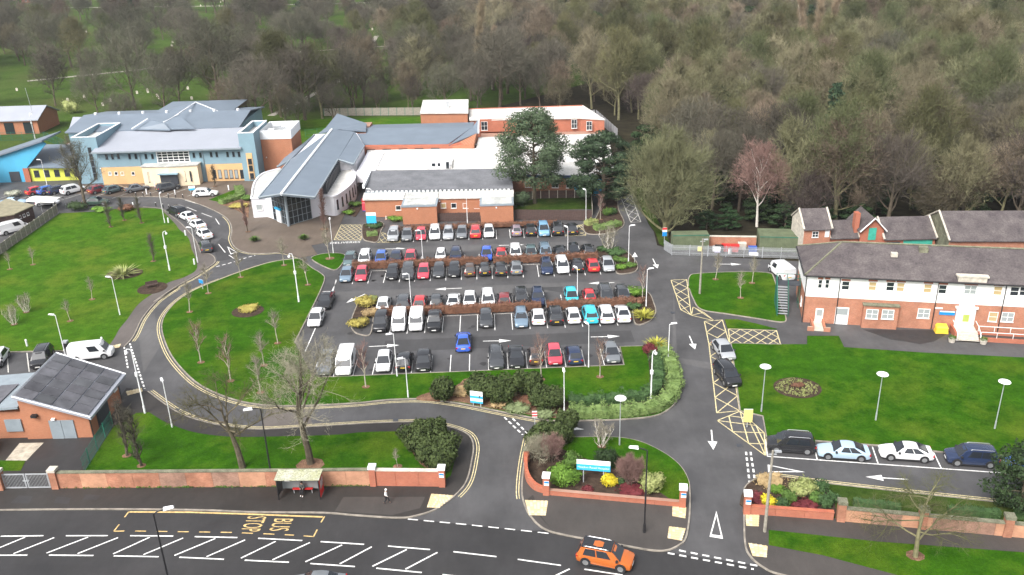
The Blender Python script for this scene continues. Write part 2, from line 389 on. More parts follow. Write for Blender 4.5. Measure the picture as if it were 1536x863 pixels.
lotedge = [(13.74, 102.46), (13.63, 97.44), PK(15.7,97.15), PK(-22.3,97.1), PK(-23.5,98.5)]
lawn(L2A + L3A[1:] + lotedge, kerb=[L2A, L3A, [L3A[-1]]+lotedge[:4]])
lawn([(-43.95, 89.29), (-42.51, 89.36)] + smooth([(-40.40, 87.49), (-38.11, 85.94), (-35.62, 84.64), (-32.29, 83.70), (-28.75, 83.37), (-20.24, 83.29), (-17.00, 83.65), (-12.87, 83.55), (-8.70, 82.51), (-6.80, 80.84), (-6.52, 77.94), (-6.78, 75.00)]) + [(-8.0,73.55), (-46.5,75.3), (-44.96, 77.34), (-45.44, 86.64)], .13)
lawn([(1.35, 77.43)] + [(1.34, 81.83)] + sIE[::-1][2:-4] + [(15.3,69.2), (2.6,72.0), (1.25,73.4)], .12)
lawn([(28.18, 102.44), (34.47, 101.71), (37.72, 101.49), (38.48, 103.88), (42.52, 103.60), (42.07, 100.37), (51.18, 98.28), (62.73, 96.16), (68.62, 94.49), (55.95, 73.44), (49.68, 75.53), (43.58, 76.58), (38.31, 77.98), (31.26, 79.38), (26.66, 80.41), (27.39, 84.56), (25.19, 85.83), (26.81, 94.95)],
     kerb=[[(49.68, 75.53), (43.58, 76.58), (38.31, 77.98), (31.26, 79.38), (26.66, 80.41), (27.39, 84.56), (25.19, 85.83), (26.81, 94.95), (28.18, 102.44), (34.47, 101.71)]])
q = smooth([(26.41, 121.61), (27.22, 125.21), (28.57, 126.32), (33.98, 126.57), (39.26, 125.86), (39.69, 123.42), (37.86, 113.35), (37.52, 110.28), (36.63, 108.30), (33.49, 109.66), (29.80, 111.45), (26.55, 113.19), (26.15, 116.82)], 5, True)
lawn(q, kerb=[q])
lawn([(29.02, 109.70), (28.77, 107.06), (35.16, 106.22), (33.03, 107.93), (30.64, 109.58)])
q = smooth([(-33.31, 138.24), (-31.65, 140.12), (-28.71, 140.03), (-27.61, 138.06), (-28.15, 132.75), (-30.60, 134.41)], 5, True); lawn(q, kerb=[q])
lawn([(22.62, 65.07), (31.79, 63.01), (43.62, 61.04), (47.91, 60.29), (43.65, 53.20), (35.65, 57.40), (31.74, 58.73), (26.32, 61.49), (22.05, 63.03)], .13)
L10 = smooth([(21.99, 71.38), (22.80, 72.40), (23.75, 72.96), (25.09, 73.14), (26.72, 72.88), (29.80, 71.90), (39.26, 69.48), (45.82, 67.89), (51.68, 66.57)], 4)
lawn(L10 + [(49,62.6), (29.64,66.5), (21.3,68.0)], .12, grass_rough, kerb=[L10])
lawn([(-57.44, 171.03), (-61.01, 173.44), (-58.15, 179.20), (-57.50, 180.39), (-55.46, 172.10), (-58.01, 170.44)], .12)
lawn([(0.80, 160.62), (15.90, 160.02), (16.44, 167.56), (5.88, 167.37), (0.87, 165.40)], .06, grass_rough)
lawn([(-65.91, 240.40), (-59.57, 248.24), (-22.37, 246.54), (-20.04, 216.19), (-38.15, 205.42), (-50.85, 213.32)], .05, grass_sheen_tint)
lawn([(24.95, 173.94), (25.01, 149.81), (25.38, 146.20), (25.08, 140.16), (26.03, 138.47), (26.97, 141.30), (26.77, 149.64), (26.82, 172.80)], .08, grass_rough)
lawn([(-55.72, 80.28), (-52.26, 80.10), (-51.87, 78.22), (-54.69, 78.33)], .125)
# plaza of block paving in front of the clinic
PLZ = smooth([(-80.74, 177.44), (-74.09, 177.00), (-70.19, 176.12), (-66.27, 174.37), (-62.33, 170.87), (-58.30, 166.74), (-54.80, 162.46), (-52.42, 158.13), (-50.80, 153.42), (-49.88, 149.31), (-48.16, 145.31), (-46.42, 142.99), (-44.26, 141.57), (-41.49, 141.23), (-38.83, 141.37), (-35.24, 138.67)], 5)
struct('paved_plaza', MB().prism(PLZ + [(-32.65, 140.04), (-34.55, 144.57), (-31.18, 146.41), (-31.48, 159.73), (-30,186), (-100,188), (-100.80, 184.37)], -.03, .06), paving)
struct('kerb', strip(MB(), PLZ[:-6], .18, -.03, .085), kerb_m)
struct('yard', MB().prism([(-52.15, 84.03), (-48.30, 84.19), (-47.81, 91.17), (-45.45, 77.36), (-51.88, 78.18)], .1, .108), asphalt_dark)
struct('concrete_base', MB().prism([(-54.45, 80.22), (-52.15, 80.06), (-51.94, 83.47), (-54.62, 83.52)], .1, .15), mat('concrete_pad', (.40,.36,.29), .9, .3, 1.5))
struct('forecourt', MB().prism([(46.36, 105.46), (57.92, 104.37), (53.97, 101.35), (51.90, 100.69), (50.41, 101.61), (48.76, 102.26)], -.02, .006), asphalt_dark)
# planting beds
def bed(poly, m=soil, z=.15): return struct('planting_bed', MB().prism(poly, -.02, z), m)
bed(smooth([(-11.60, 90.58), (-9.73, 92.30), (-6.95, 93.57), (-5.87, 95.12), (-3.25, 93.63), (-0.26, 92.59), (2.24, 91.17), (4.28, 90.21), (5.42, 88.53), (5.38, 85.42), (2.45, 85.97), (-3.33, 88.20), (-6.77, 89.67)], 4, True), bark_mulch, .135)
bed(smooth([(5.32, 85.50), (5.85, 88.90), (8.78, 89.45), (12.94, 89.69), (15.32, 90.37), (16.26, 93.73), (16.82, 98.75), (17.00, 102.18), (18.86, 101.65), (19.57, 99.77), (19.89, 96.57), (19.58, 92.22), (19.01, 89.82), (17.60, 87.33), (15.58, 85.70), (12.35, 85.13), (8.38, 85.18)], 4, True), soil, .135)
bed([(2.75,71.65), (15.2,69.15), (13.54, 71.41), (11.92, 72.70), (9.85, 75.33), (5.73, 78.22), (5.01, 78.95), (1.78, 81.62), (1.16, 77.44), (1.3,73.3)], soil, .14)
bed(smooth([(22.01, 71.28), (23.71, 72.78), (26.72, 72.88), (29.69, 71.58), (29.88, 69.68), (29.66, 67.87), (28.9,66.6), (21.4,68.0)], 3, True), soil, .15)
bed(smooth([(-12.48, 83.50), (-8.72, 83.12), (-6.63, 80.49), (-7.05, 76.44), (-9.51, 76.57), (-11.20, 79.77)], 4, True), bark_mulch, .15)
for c, r in ((((-62.68, 133.61)), (2.9,1.5*1.6)), (((-55.79, 127.11)), (2.2,1.6*1.5)), (((-38.38, 117.27)), (2.3,2.2)), (((33.06, 90.48)), (2.75,2.45))):
    bed([(c[0]+r[0]*math.cos(a*.2618), c[1]+r[1]*math.sin(a*.2618)) for a in range(24)], soil, .14)
def island(pts, m=soil):
    q = smooth(pts, 5, True); bed(q, m, .13); struct('kerb', strip(MB(), q, .14, -.03, .15, True), kerb_m)
island([(-19.61, 120.22), (-22.28, 120.69), (-22.72, 117.04), (-22.65, 112.09), (-21.91, 109.69), (-20.83, 108.47), (-19.43, 108.47), (-19.74, 113.81), PK(-17.4,114.6)])
island([(14.62, 138.95), (18.53, 137.63), (19.77, 134.00), (20.03, 130.31), (19.02, 127.75), (16.39, 127.56), (16.60, 133.02), (14.39, 134.45)])
island([(17.36, 121.79), (19.97, 119.76), (20.25, 115.72), (19.97, 112.40), (18.63, 109.76), (16.72, 109.10), (16.92, 114.03), (16.92, 116.95)])
island([(13.30, 146.37), (16.66, 145.84), (19.07, 147.67), (20.57, 151.31), (20.51, 159.41), (21.32, 168.97), (19.05, 167.29), (15.43, 153.32), (13.43, 152.43)])
island([(-27.08, 153.99), (-25.98, 147.25), (-24.51, 145.46), (-23.16, 145.42), (-23.27, 150.67), (-23.24, 154.93), (-24.85, 156.40), (-26.41, 155.23)])
bed([(-20.28, 153.01), (-6.08, 153.06), PK(12,149.9), PK(12,151.2), PK(-17.5,151.4)], soil, .12)
bed([(-31.58, 161.61), (-30.91, 166.84), (-28.64, 169.12), (-29.04, 160.43), (-29.19, 159.52)], soil, .1)
bed([(-57.78, 170.04), (-55.44, 172.88), (-53.39, 175.84), (-49.63, 160.58), (-52.29, 164.70), (-55.32, 168.29)], bark_mulch, .13)
# patched and worn surfaces
def patch(q, m, z=.003): struct('asphalt_patch', MB().prism(q, None, z), m)
patch_tan = asphalt_mat('old_tan_tarmac', (.105,.092,.083), .2, .7); patch_dk = asphalt_mat('fresh_tarmac', (.046,.0455,.047), .15, .6); patch_lt = asphalt_mat('worn_tarmac', (.088,.086,.0865), .2, .7)
patch([(-28.54, 85.53), (-28.94, 89.72), (-23.97, 89.61), (-22.94, 85.85), (-22.95, 85.42)], patch_tan, .005); patch([(24.08, 121.08), (20.35, 97.79), (24.26, 95.60), (24.46, 97.52), (19.93, 99.32)], patch_lt)
patch([(0.08, 122.87), (7.65, 123.09), (7.50, 120.72), (4.87, 121.97), (0.05, 120.25)], patch_dk, .0055); patch([PK(-24,121),PK(19,121),PK(19,124.5),PK(-24,124.2)], patch_lt); patch([PK(-15,103.4),PK(18,103.5),PK(18,107),PK(-15,106.8)], patch_dk)
patch([PK(-22,139.6),PK(16,139.7),PK(16,142.4),PK(-22,142.6)], patch_lt); patch([(-46.55, 63.79), (-24.40, 62.34), (-15.72, 61.51), (-15.72, 60.64), (-46.06, 62.86)], asphalt_dark, .006)
for q in ([(-45.75, 72.45), (-44.20, 72.23), (-44.38, 73.22), (-45.89, 73.49)], [(-43.06, 72.87), (-41.58, 72.71), (-41.57, 73.50), (-43.13, 73.72)], [(-50.13, 72.66), (-48.16, 72.48), (-48.41, 73.70), (-49.87, 73.86)]): patch(q, asphalt_dark, .104)
patch([(-17.59, 69.79), (-12.01, 68.91), (-9.45, 69.84), (-9.09, 71.60), (-17.12, 72.00)], tarmac_pave, .104); patch([(0.69, 70.57), (3.11, 65.75), (2.02, 68.23), (1.43, 71.42)], tarmac_dark, .104)
patch([(-51.75, 150.01), (-49.06, 148.00), (-44.49, 140.89), (-48.86, 138.09), (-51.97, 145.67)], patch_dk); patch([(-53.92, 115.65), (-52.11, 117.80), (-47.43, 106.77), (-46.89, 99.30)], patch_lt)
stn = MB()
for k in range(150):
    n_ = rng.choice((99.2,110.8,117.4,129.4,136.0,147.2)); x, y = PK(rng.uniform(-21,16.5), n_+rng.uniform(-1.6,1.6)); r0 = rng.uniform(.18,.55)
    stn.poly([(x+r0*rng.uniform(.6,1.2)*math.cos(a*.7854), y+r0*rng.uniform(.6,1.3)*math.sin(a*.7854), .0066) for a in range(8)])
struct('oil_stains', stn, asphalt_dark)
# small tree pits
def pits(mb, pts, r=.55):
    for x, y in pts: mb.add([(x+r*math.cos(a*.785),y+r*.9*math.sin(a*.785),.145) for a in range(8)], [tuple(range(8))])

# ------------------------------------------------------------------ painted markings
wp, yp, gp, ow = MB(), MB(), MB(), MB()
ZP = .008
def ln(mb, a, b, w=.12, z=ZP): strip(mb, [a,b], w, None, z)
for k in range(12): ln(wp, PK(-13.94+2.41*k,145.1), PK(-13.94+2.41*k,149.8), .1)
for k in range(18): ln(wp, PK(-24.0+2.39*k,134.0), PK(-24.0+2.39*k,138.0), .1)
for k in range(17): ln(wp, PK(-22.13+2.413*k,127.05), PK(-22.13+2.413*k,132.0), .1)
for k in range(15): ln(wp, PK(-16.7+2.39*k,115.5), PK(-16.7+2.39*k,119.85), .1)
for k in range(14): ln(wp, PK(-14.65+2.396*k,108.65), PK(-14.65+2.396*k,113.9), .1)
for k in range(16): ln(wp, PK(-20.48+2.407*k,97.3), PK(-20.48+2.407*k,101.85), .1)
ln(ow, PK(-20.5,132.2), PK(17,132.5), .1); ln(ow, PK(-8,113.9), PK(17,114.0), .1)
ln(wp, (-27.24, 124.11), (-27.50, 128.50)); ln(wp, (-27.38, 103.90), (-27.40, 111.00)); ln(wp, (-27.37, 124.04), (-27.38, 127.95))
def arrow(mb, tail, tip, w=.15, hl=1.6, hw=.5, z=ZP):
    a, b = Vector(tail), Vector(tip); d = (b-a).normalized(); n = Vector((-d.y,d.x)); c = b-d*hl
    strip(mb, [tuple(a),tuple(c)], w, None, z); mb.poly([(*(c+n*hw),z),(*(c-n*hw),z),(*b,z)])
arrow(wp, (-21.89, 141.74), (-17.92, 141.64)); arrow(wp, (-2.01, 141.75), (2.26, 141.72)); arrow(wp, (-7.61, 123.65), (-11.67, 123.49))
arrow(wp, (15.58, 123.98), (11.64, 123.97)); arrow(wp, (-19.13, 104.84), (-15.14, 105.00)); 
arrow(wp, (-4.06, 105.42), (-0.33, 105.32)); arrow(wp, (10.26, 105.66), (14.14, 105.66)); arrow(wp, (-22.15, 122.55), (-24.48, 119.41))
arrow(wp, (22.91, 133.42), (22.98, 129.18)); arrow(wp, (23.28, 105.13), (23.23, 101.16)); arrow(wp, (21.16, 82.17), (20.53, 78.33))
arrow(wp, (38.30, 72.17), (34.36, 72.81)); arrow(wp, (32.35, 130.27), (36.36, 129.81)); arrow(wp, (6.11, 83.31), (7.39, 83.05))
def trimark(mb, apex, b1, b2, w=.28, z=ZP):      # hollow give-way triangle
    P = [Vector(apex), Vector(b1), Vector(b2)]; c = (P[0]+P[1]+P[2])/3
    for i in range(3):
        a, b = P[i], P[(i+1)%3]; ai, bi = a+(c-a)*.3, b+(c-b)*.3
        mb.poly([(*a,z),(*b,z),(*bi,z),(*ai,z)])
trimark(wp, (18.57, 68.19), (17.13, 64.52), (18.27, 64.17)); trimark(wp, (28.74, 73.90), (25.39, 75.39), (25.09, 74.09)); trimark(wp, (-49.40, 145.42), (-46.71, 142.23), (-47.67, 141.42))
# double dashed give-way lines
for a, b in (((23.81, 77.77),(22.74, 72.19)), ((24.27, 77.74),(23.43, 72.87)), ((-1.31, 86.06),(0.67, 82.34)), ((-0.37, 85.73),(1.20, 82.57)), ((-52.30, 106.93),(-49.39, 100.72)), ((-52.43, 108.89),(-45.22, 95.22)),
             ((-48.45, 135.76),(-45.96, 137.85)), ((-45.70, 138.45),(-43.27, 140.62)), ((14.06, 62.81),(20.59, 60.44)), ((13.01, 62.51),(19.96, 60.10))): dashes(wp, [a,b], .6, .42, .2, ZP)
dashes(wp, [(-10.48, 68.37), (-5.36, 67.38), (0.05, 66.24), (2.84, 65.61)], 1.0, .55, .13, .012)
for a, b in (((-64.22, 169.17),(-61.35, 166.31)), ((-59.88, 164.86),(-57.05, 162.19)), ((-56.09, 161.19),(-54.34, 157.64)), ((-51.30, 146.75),(-48.88, 142.42)), ((-47.86, 141.05),(-46.49, 139.31))): ln(wp, a, b, .14)
ln(ow, (-66.13, 173.96), (-62.33, 170.87), .15)
# yellow no-waiting lines
for pth, o in ((sFK[60:], .35), (sFK[60:], .6), (sIK[:18], .3), (sIK[:18], .55)): strip(yp, offset(pth, -o), .09, None, ZP)
for o in (.35, .62):
    strip(yp, offset(L2A[55:], -o), .1, None, ZP); strip(yp, offset(LK[4:56], -o), .1, None, ZP)
    strip(yp, offset(L10[8:], o), .1, None, ZP)
strip(yp, offset(L2A[40:56], -.4), .1, None, ZP); strip(yp, offset(PLZ[30:], -.35), .11, None, .012)
# hatched no-parking zones
def hatch(mb, quad, nx, ny, w=.1, z=ZP):
    A, B, D, Cc = [Vector(q) for q in quad]       # A-B bottom, Cc-D top (A,B,D,Cc in turn)
    def at(s, t): return tuple((A*(1-s)+B*s)*(1-t)+(Cc*(1-s)+D*s)*t)
    for a, b in (((0,0),(1,0)),((1,0),(1,1)),((1,1),(0,1)),((0,1),(0,0))): strip(mb, [at(*a),at(*b)], w, None, z)
    k = max(nx, ny)
    for i in range(-ny, nx+1):
        for sg in (1, -1):
            pts = []
            s0, s1 = i/nx, (i+ny)/nx; t0, t1 = 0, 1
            if s0 < 0: t0 = -s0/(s1-s0); s0 = 0
            if s1 > 1: t1 = (1-i/nx)/((ny)/nx); s1 = 1
            if t1-t0 < .03: continue
            if sg < 0: s0, s1 = 1-s0, 1-s1
            strip(mb, [at(s0,t0),at(s1,t1)], w, None, z+.001*(sg>0))
hatch(yp, ((-31.06, 147.11), (-26.28, 146.48), (-26.78, 154.83), (-31.13, 155.32)), 5, 5)
hatch(yp, ((-23.11, 145.02), (-19.26, 144.88), (-19.25, 146.65), (-23.41, 150.69)), 4, 2)
hatch(yp, ((9.53, 145.48), (13.17, 145.44), (13.11, 151.24), (12.21, 150.94)), 2, 3)
hatch(yp, ((28.04, 102.57), (34.38, 101.71), (35.05, 105.88), (28.87, 106.88)), 4, 2, .12)
for zq in (((23.70, 113.45), (24.80, 111.50), (26.64, 124.33), (24.24, 124.30)), ((24.80, 111.50), (27.58, 109.49), (26.70, 112.29), (25.61, 114.26))):
    hatch(yp, zq, 1, 4 if zq[0] == (23.70, 113.45) else 1, .12)
hatch(yp, ((25.32, 102.59), (27.98, 102.41), (28.70, 109.70), (26.17, 109.41)), 1, 2, .12)
hatch(yp, ((22.52, 85.61), (25.16, 85.93), (27.98, 102.41), (25.32, 102.59)), 1, 5, .12)
hatch(yp, ((25.61, 77.00), (26.66, 81.24), (25.19, 85.83), (22.23, 84.02)), 2, 3, .12)
hatch(ow, ((21.83, 151.64), (23.65, 151.73), (24.28, 172.60), (21.94, 170.86)), 1, 5, .1)
# parallel bays on the exit lane
ln(wp, (25.74, 76.86), (48.86, 72.59), .14)
for a, b in (((26.45, 80.02),(25.78, 76.86)), ((31.24, 78.96),(30.62, 75.99)), ((37.04, 78.00),(36.46, 75.00)), ((42.83, 76.70),(42.33, 73.90)), ((48.69, 74.95),(48.15, 72.95))): ln(wp, a, b, .12)
# bays by the plant room and the clinic
for a, b in (((-67.59, 106.14),(-64.62, 100.58)), ((-64.95, 106.08),(-61.97, 100.62))): ln(ow, a, b, .12, .014)
for k in range(9): ln(ow, (-108+k*5.2,176.5), (-104.5+k*5.2,182.5), .12, .07)
# main-road hatching
hz = .012
for row in ([(W0, W1) for W0, W1 in (((-48.48, 67.66),(-44.44, 67.54)), ((-42.29, 67.44),(-38.32, 67.26)), ((-36.18, 67.16),(-32.10, 66.91)), ((-30.05, 66.74),(-26.02, 66.41)), ((-24.04, 66.22),(-19.89, 65.71)), ((-18.15, 65.48),(-14.11, 64.91)), ((-11.90, 64.57),(-8.07, 63.92)), ((-5.94, 63.54),(-2.10, 62.70)),
             ((-54.91, 67.96),(-50.72, 67.76)), ((-48.75, 65.00),(-44.61, 64.84)), ((-42.61, 64.75),(-38.49, 64.51)), ((-36.60, 64.38),(-32.43, 64.07)), ((-30.53, 63.92),(-26.40, 63.46)), ((-24.49, 63.25),(-20.46, 62.80)), ((-18.52, 62.55),(-14.50, 61.97)), ((-12.59, 61.68),(-8.56, 60.95)), ((-6.74, 60.61),(-2.83, 59.82)), ((-0.23, 62.27),(3.52, 61.32)), ((5.51, 60.74),(8.70, 59.86)), ((10.46, 59.27),(13.66, 58.30)))]): ln(wp, *row, .15, hz)
for a, b in (((-47.93, 65.85),(-46.08, 67.42)), ((-46.00, 65.11),(-43.28, 67.22)), ((-42.97, 65.05),(-40.09, 67.14)), ((-40.06, 64.84),(-37.23, 66.93)), ((-36.76, 64.65),(-34.26, 66.84)), ((-33.94, 64.42),(-31.07, 66.59)), ((-31.06, 64.18),(-28.04, 66.38)), ((-28.08, 63.88),(-25.20, 66.05)), ((-24.91, 63.55),(-22.32, 65.70)), ((-22.01, 63.19),(-19.12, 65.40)), ((-19.00, 62.80),(-16.10, 64.93)), ((-15.89, 62.39),(-13.37, 64.54)), ((-12.96, 61.94),(-10.17, 64.01)), ((-10.02, 61.44),(-7.37, 63.51)), ((3.00, 60.07),(4.24, 60.84)), ((-52.16, 65.44),(-49.48, 67.55))): ln(wp, a, b, .15, hz)
# bus stop cage
strip(gp, [(-37.66, 70.77), (-31.58, 70.42), (-25.41, 69.80), (-18.63, 69.07)], .22, None, hz)
for a, b in (((-37.73, 70.82),(-37.80, 69.97)), ((-37.89, 68.88),(-38.00, 67.89)), ((-38.00, 67.89),(-37.01, 67.87)), ((-18.47, 69.14),(-18.64, 68.27)), ((-18.80, 67.21),(-18.95, 66.22)), ((-19.89, 66.36),(-18.91, 66.22))): ln(gp, a, b, .13, hz)
dashes(gp, [(-35.98, 67.82), (-26.83, 67.19), (-23.94, 66.88), (-20.80, 66.51)], 1.05, 1.0, .13, hz)
def text(name, body, size, mtx, m, parent=None, ext=.0, sx=1.0, org=None):
    cu = bpy.data.curves.new(name, 'FONT'); cu.body = body; cu.size = size; cu.align_x = 'CENTER'; cu.align_y = 'CENTER'; cu.extrude = ext; cu.resolution_u = 3
    t = bpy.data.objects.new(name+'_c', cu); C.objects.link(t); bpy.context.view_layer.update()
    me = bpy.data.meshes.new_from_object(t.evaluated_get(bpy.context.evaluated_depsgraph_get())); bpy.data.objects.remove(t); bpy.data.curves.remove(cu)
    me.name = name; me.transform(Matrix.Diagonal((sx,1,1,1))); me.transform(mtx); me.materials.clear(); me.materials.append(m)
    o = bpy.data.objects.new(name, me); C.objects.link(o)
    if parent is not None: o.parent = parent
    return o
def ground_text(body, c, rz, size, m, sx=1, sy=1):
    return text('road_lettering', body, size, Matrix.Translation((c[0],c[1],.014)) @ Matrix.Rotation(rz,4,'Z') @ Matrix.Diagonal((sx,sy,1,1)), m)
bu, st, de = (-22.45, 68.12), (-25.11, 68.37), (-28.83, 145.53)
tag(ground_text('BUS', bu, R(-94), 1.15, gold_paint, .95, 2.3), kind='structure')
tag(ground_text('STOP', st, R(-94), 1.15, gold_paint, .82, 2.3), kind='structure')
tag(ground_text('DELIVERIES', de, R(1.2), 1.2, white_paint, .9, 1.0), kind='structure')
struct('white_markings', wp, white_paint); struct('yellow_markings', yp, yellow_paint); struct('bus_stop_markings', gp, gold_paint); struct('worn_markings', ow, worn_paint)
# buff tactile paving, slab by slab
sl1 = MB().box(-.19,.19,-.19,.19,0,.02).mesh('tactile_slab', tactile); sl2 = MB().box(-.19,.19,-.19,.19,0,.02).mesh('tactile_slab', tactile2)
def tact(quad, nx, ny):
    A, B, D, E_ = [Vector(q) for q in quad]
    root = tag(MB().prism([tuple(q) for q in quad], .1, .106).build('tactile_paving', tactile), kind='structure')
    for i in range(nx):
        for j in range(ny):
            s, t = (i+.5)/nx, (j+.5)/ny; p = (A*(1-s)+B*s)*(1-t)+(E_*(1-s)+D*s)*t
            o = put('slab', rng.choice((sl1,sl2)), root, (p.x,p.y,.107+rng.uniform(0,.006)), R(rng.uniform(-1,1))); o.scale = ((B-A).length/nx/.4, (E_-A).length/ny/.4, 1)
tact(((-8.80, 69.94), (-7.62, 69.81), (-6.25, 71.68), (-8.53, 72.07)), 6, 6)
tact(((0.94, 68.28), (2.52, 68.15), (2.84, 70.37), (0.62, 70.61)), 6, 7)
tact(((14.29, 67.50), (15.43, 67.12), (15.85, 68.73), (14.57, 68.93)), 4, 5)
tact(((13.31, 64.37), (14.52, 63.98), (15.19, 65.65), (13.73, 66.01)), 5, 5)
tact(((20.75, 65.77), (21.85, 65.63), (22.35, 67.26), (21.11, 67.42)), 4, 5)
tact(((20.27, 61.69), (21.42, 61.44), (21.92, 62.89), (20.33, 63.40)), 4, 5)
tact(((-46.60, 93.51), (-45.15, 94.40), (-45.57, 95.24), (-47.22, 94.53)), 5, 3)
tact(((-53.75, 106.21), (-52.82, 106.69), (-53.02, 107.81), (-54.34, 107.07)), 4, 3)
# ------------------------------------------------------------------ building materials
clad_blue = mat('blue_grey_cladding', (.20,.31,.37), .7, .06, .3)
clad_tan = mat('tan_render', (.62,.40,.20), .85, .08, .4)
clad_cream = mat('cream_render', (.80,.66,.47), .85, .06, .4)
clad_cyan = mat('cyan_render', (.075,.37,.58), .7, .07, .4)
clad_lime = mat('lime_render', (.58,.62,.09), .8, .07, .4)
clad_white = mat('white_render', (.70,.70,.74), .75, .06, .5)
render_white = mat('white_painted_render', (.84,.84,.83), .85, .05, .7)
zinc = mat('zinc_roof', (.145,.18,.222), .5, .08, .25, spec=.45)
zinc_pale = mat('pale_metal_roof', (.30,.32,.365), .5, .05, .2, spec=.45)
trim_white = mat('white_trim', (.72,.74,.76), .6, .05, 1)
membrane = mat('white_membrane_roof', (.47,.46,.43), .85, scale=.3, col2=(.68,.67,.64), fine=.1)
membrane_old = mat('stained_flat_roof', (.33,.34,.33), .85, scale=.5, col2=(.55,.55,.52), fine=.15)
slate = mat('slate_roof', (.062,.052,.055), .8, scale=.5, col2=(.115,.10,.098), fine=.25, bump=.3, bscale=4)
slate_grey = mat('grey_tile_roof', (.11,.115,.125), .75, scale=.4, col2=(.17,.175,.19), fine=.12)
mossy = mat('lichened_slate', (.16,.16,.11), .95, .3, 1.2, fine=.3)
brick_new = brick_mat('orange_brick', (.36,.135,.072), (.41,.165,.088), (.36,.21,.14), .09)
brick_old = brick_mat('weathered_brick', (.34,.115,.07), (.42,.16,.09), (.36,.27,.2), .22)
brick_red = brick_mat('red_brick', (.36,.10,.06), (.42,.13,.07), (.33,.2,.15), .13)
brick_wall = brick_mat('garden_wall_brick', (.33,.12,.07), (.40,.17,.10), (.32,.22,.16), .38); brick_wall_pale = brick_mat('rubbed_wall_brick', (.44,.21,.125), (.50,.25,.15), (.40,.27,.19), .25); brick_wall_grey = brick_mat('sooty_wall_brick', (.25,.125,.09), (.34,.18,.125), (.30,.24,.19), .4)
glass = mat('window_glass', (.022,.028,.034), .12, spec=.6)
glass_pale = mat('window_glass_with_blind', (.30,.33,.33), .2, spec=.6)
glass_amber = mat('window_glass_lit_room', (.45,.34,.18), .2, spec=.6)
upvc = mat('white_window_frame', (.80,.80,.79), .5)
frame_dark = mat('dark_frame', (.05,.055,.065), .5)
black_m = mat('black_metal', (.018,.018,.02), .45, spec=.5)
grey_metal = mat('galvanised_steel', (.42,.44,.46), .45, .12, 2, metal=.3)
white_metal = mat('white_metal', (.74,.75,.76), .4)
dark_timber = mat('dark_stained_timber', (.075,.048,.042), .85, .3, 3)
grey_timber = mat('weathered_timber', (.27,.25,.21), .9, .25, 2.5)
stone = mat('pale_stone', (.52,.48,.41), .9, .2, 2)
green_paint = mat('green_painted_steel', (.02,.13,.09), .6, .15, 2)
green_box = mat('olive_container_paint', (.12,.145,.085), .7, .2, 1)
teal_paint = mat('teal_painted_boards', (.05,.36,.27), .7, .15, 2)
solar_m = mat('solar_cells', (.085,.086,.095), .35, .3, .8, spec=.5, rnd=.3)
lead_grey = mat('lead_grey_trim', (.23,.27,.30), .6, .1, 1)
red_m = mat('red_plastic', (.55,.03,.03), .5); blue_m = mat('blue_plastic', (.03,.10,.42), .5)
yellow_m = mat('yellow_plastic', (.75,.52,.05), .5); sign_blue = mat('sign_blue', (.01,.22,.56), .5); sign_white = mat('sign_white', (.82,.83,.84), .5); sign_cyan = mat('sign_cyan', (.04,.42,.72), .5)

# ------------------------------------------------------------------ windows and doors (shared meshes)
WC = {}
def window(parent, x, y, z, w, h, nx=2, ny=2, rz=0, fr=upvc, gl=glass, t=.07, name='window'):
    """centre (x, y, z) on a wall whose outside faces local -Y turned by rz"""
    k = (round(w,2), round(h,2), nx, ny, fr.name, gl.name, t)
    if k not in WC:
        m = MB(); a, b = w/2, h/2
        m.box(-a,a,-.06,.0,-b,-b+t); m.box(-a,a,-.06,.0,b-t,b); m.box(-a,-a+t,-.06,.0,-b+t,b-t); m.box(a-t,a,-.06,.0,-b+t,b-t)
        for i in range(1,nx): c = -a+w*i/nx; m.box(c-t*.4,c+t*.4,-.055,0,-b+t,b-t)
        for j in range(1,ny): c = -b+h*j/ny; m.box(-a+t,a-t,-.052,0,c-t*.4,c+t*.4)
        m.box(-a-.05,a+.05,-.12,0,-b-.07,-b-.002)
        p = MB().box(-a+t*.5,a-t*.5,-.03,.0,-b+t*.5,b-t*.5)
        WC[k] = (m.mesh('window', fr), p.mesh('pane', gl))
    o = put(name, WC[k][0], parent, (x,y,z), rz); put('pane', WC[k][1], o); return o
def wwin(parent, p, y, w, h, **k):      # world-placed window on a wall facing -y
    L = ORG[parent.name]; return window(parent, p[0]-L[0], y-L[1], p[1]-L[2], w, h, **k)
def gl_any(i): return (glass, glass_pale, glass, glass_amber, glass)[i % 5]

# ================================================================== clinic with blue-grey towers
b = thing('clinic_building', 'two-storey blue-grey clad clinic with two square towers and cream porch', 'building', (-72,193,0), world=True)
YF = 187.3
m = MB().box(-88.3,-57.0,YF,199.3,3.9,7.35).box(-88.3,-57.0,YF+.02,199.3,0,3.88); m.build('wall', clad_blue, b)
MB().box(-88.0,-79.2,YF-.12,YF,.05,3.85).build('cladding_panel', clad_tan, b); MB().box(-65.4,-57.3,YF-.12,YF,.05,3.85).build('cladding_panel', clad_tan, b)
MB().slab([(-88.9,186.3,7.55),(-56.9,186.3,7.55),(-56.9,199.0,9.15),(-88.9,199.0,9.15)], .28).build('roof', zinc_pale, b)
MB().box(-88.9,-56.9,186.05,186.3,7.2,7.5).build('gutter', lead_grey, b)
MB().box(-99.2,-61.0,199.1,221.0,0,9.1).build('rear_wall', clad_blue, b)
MB().slab([(-99.8,198.7,9.25),(-60.4,198.7,9.25),(-60.4,209.5,10.85),(-99.8,209.5,10.85)], .25).slab([(-99.8,209.5,10.85),(-60.4,209.5,10.85),(-60.4,222,9.1),(-99.8,222,9.1)], .25).build('roof', zinc, b)
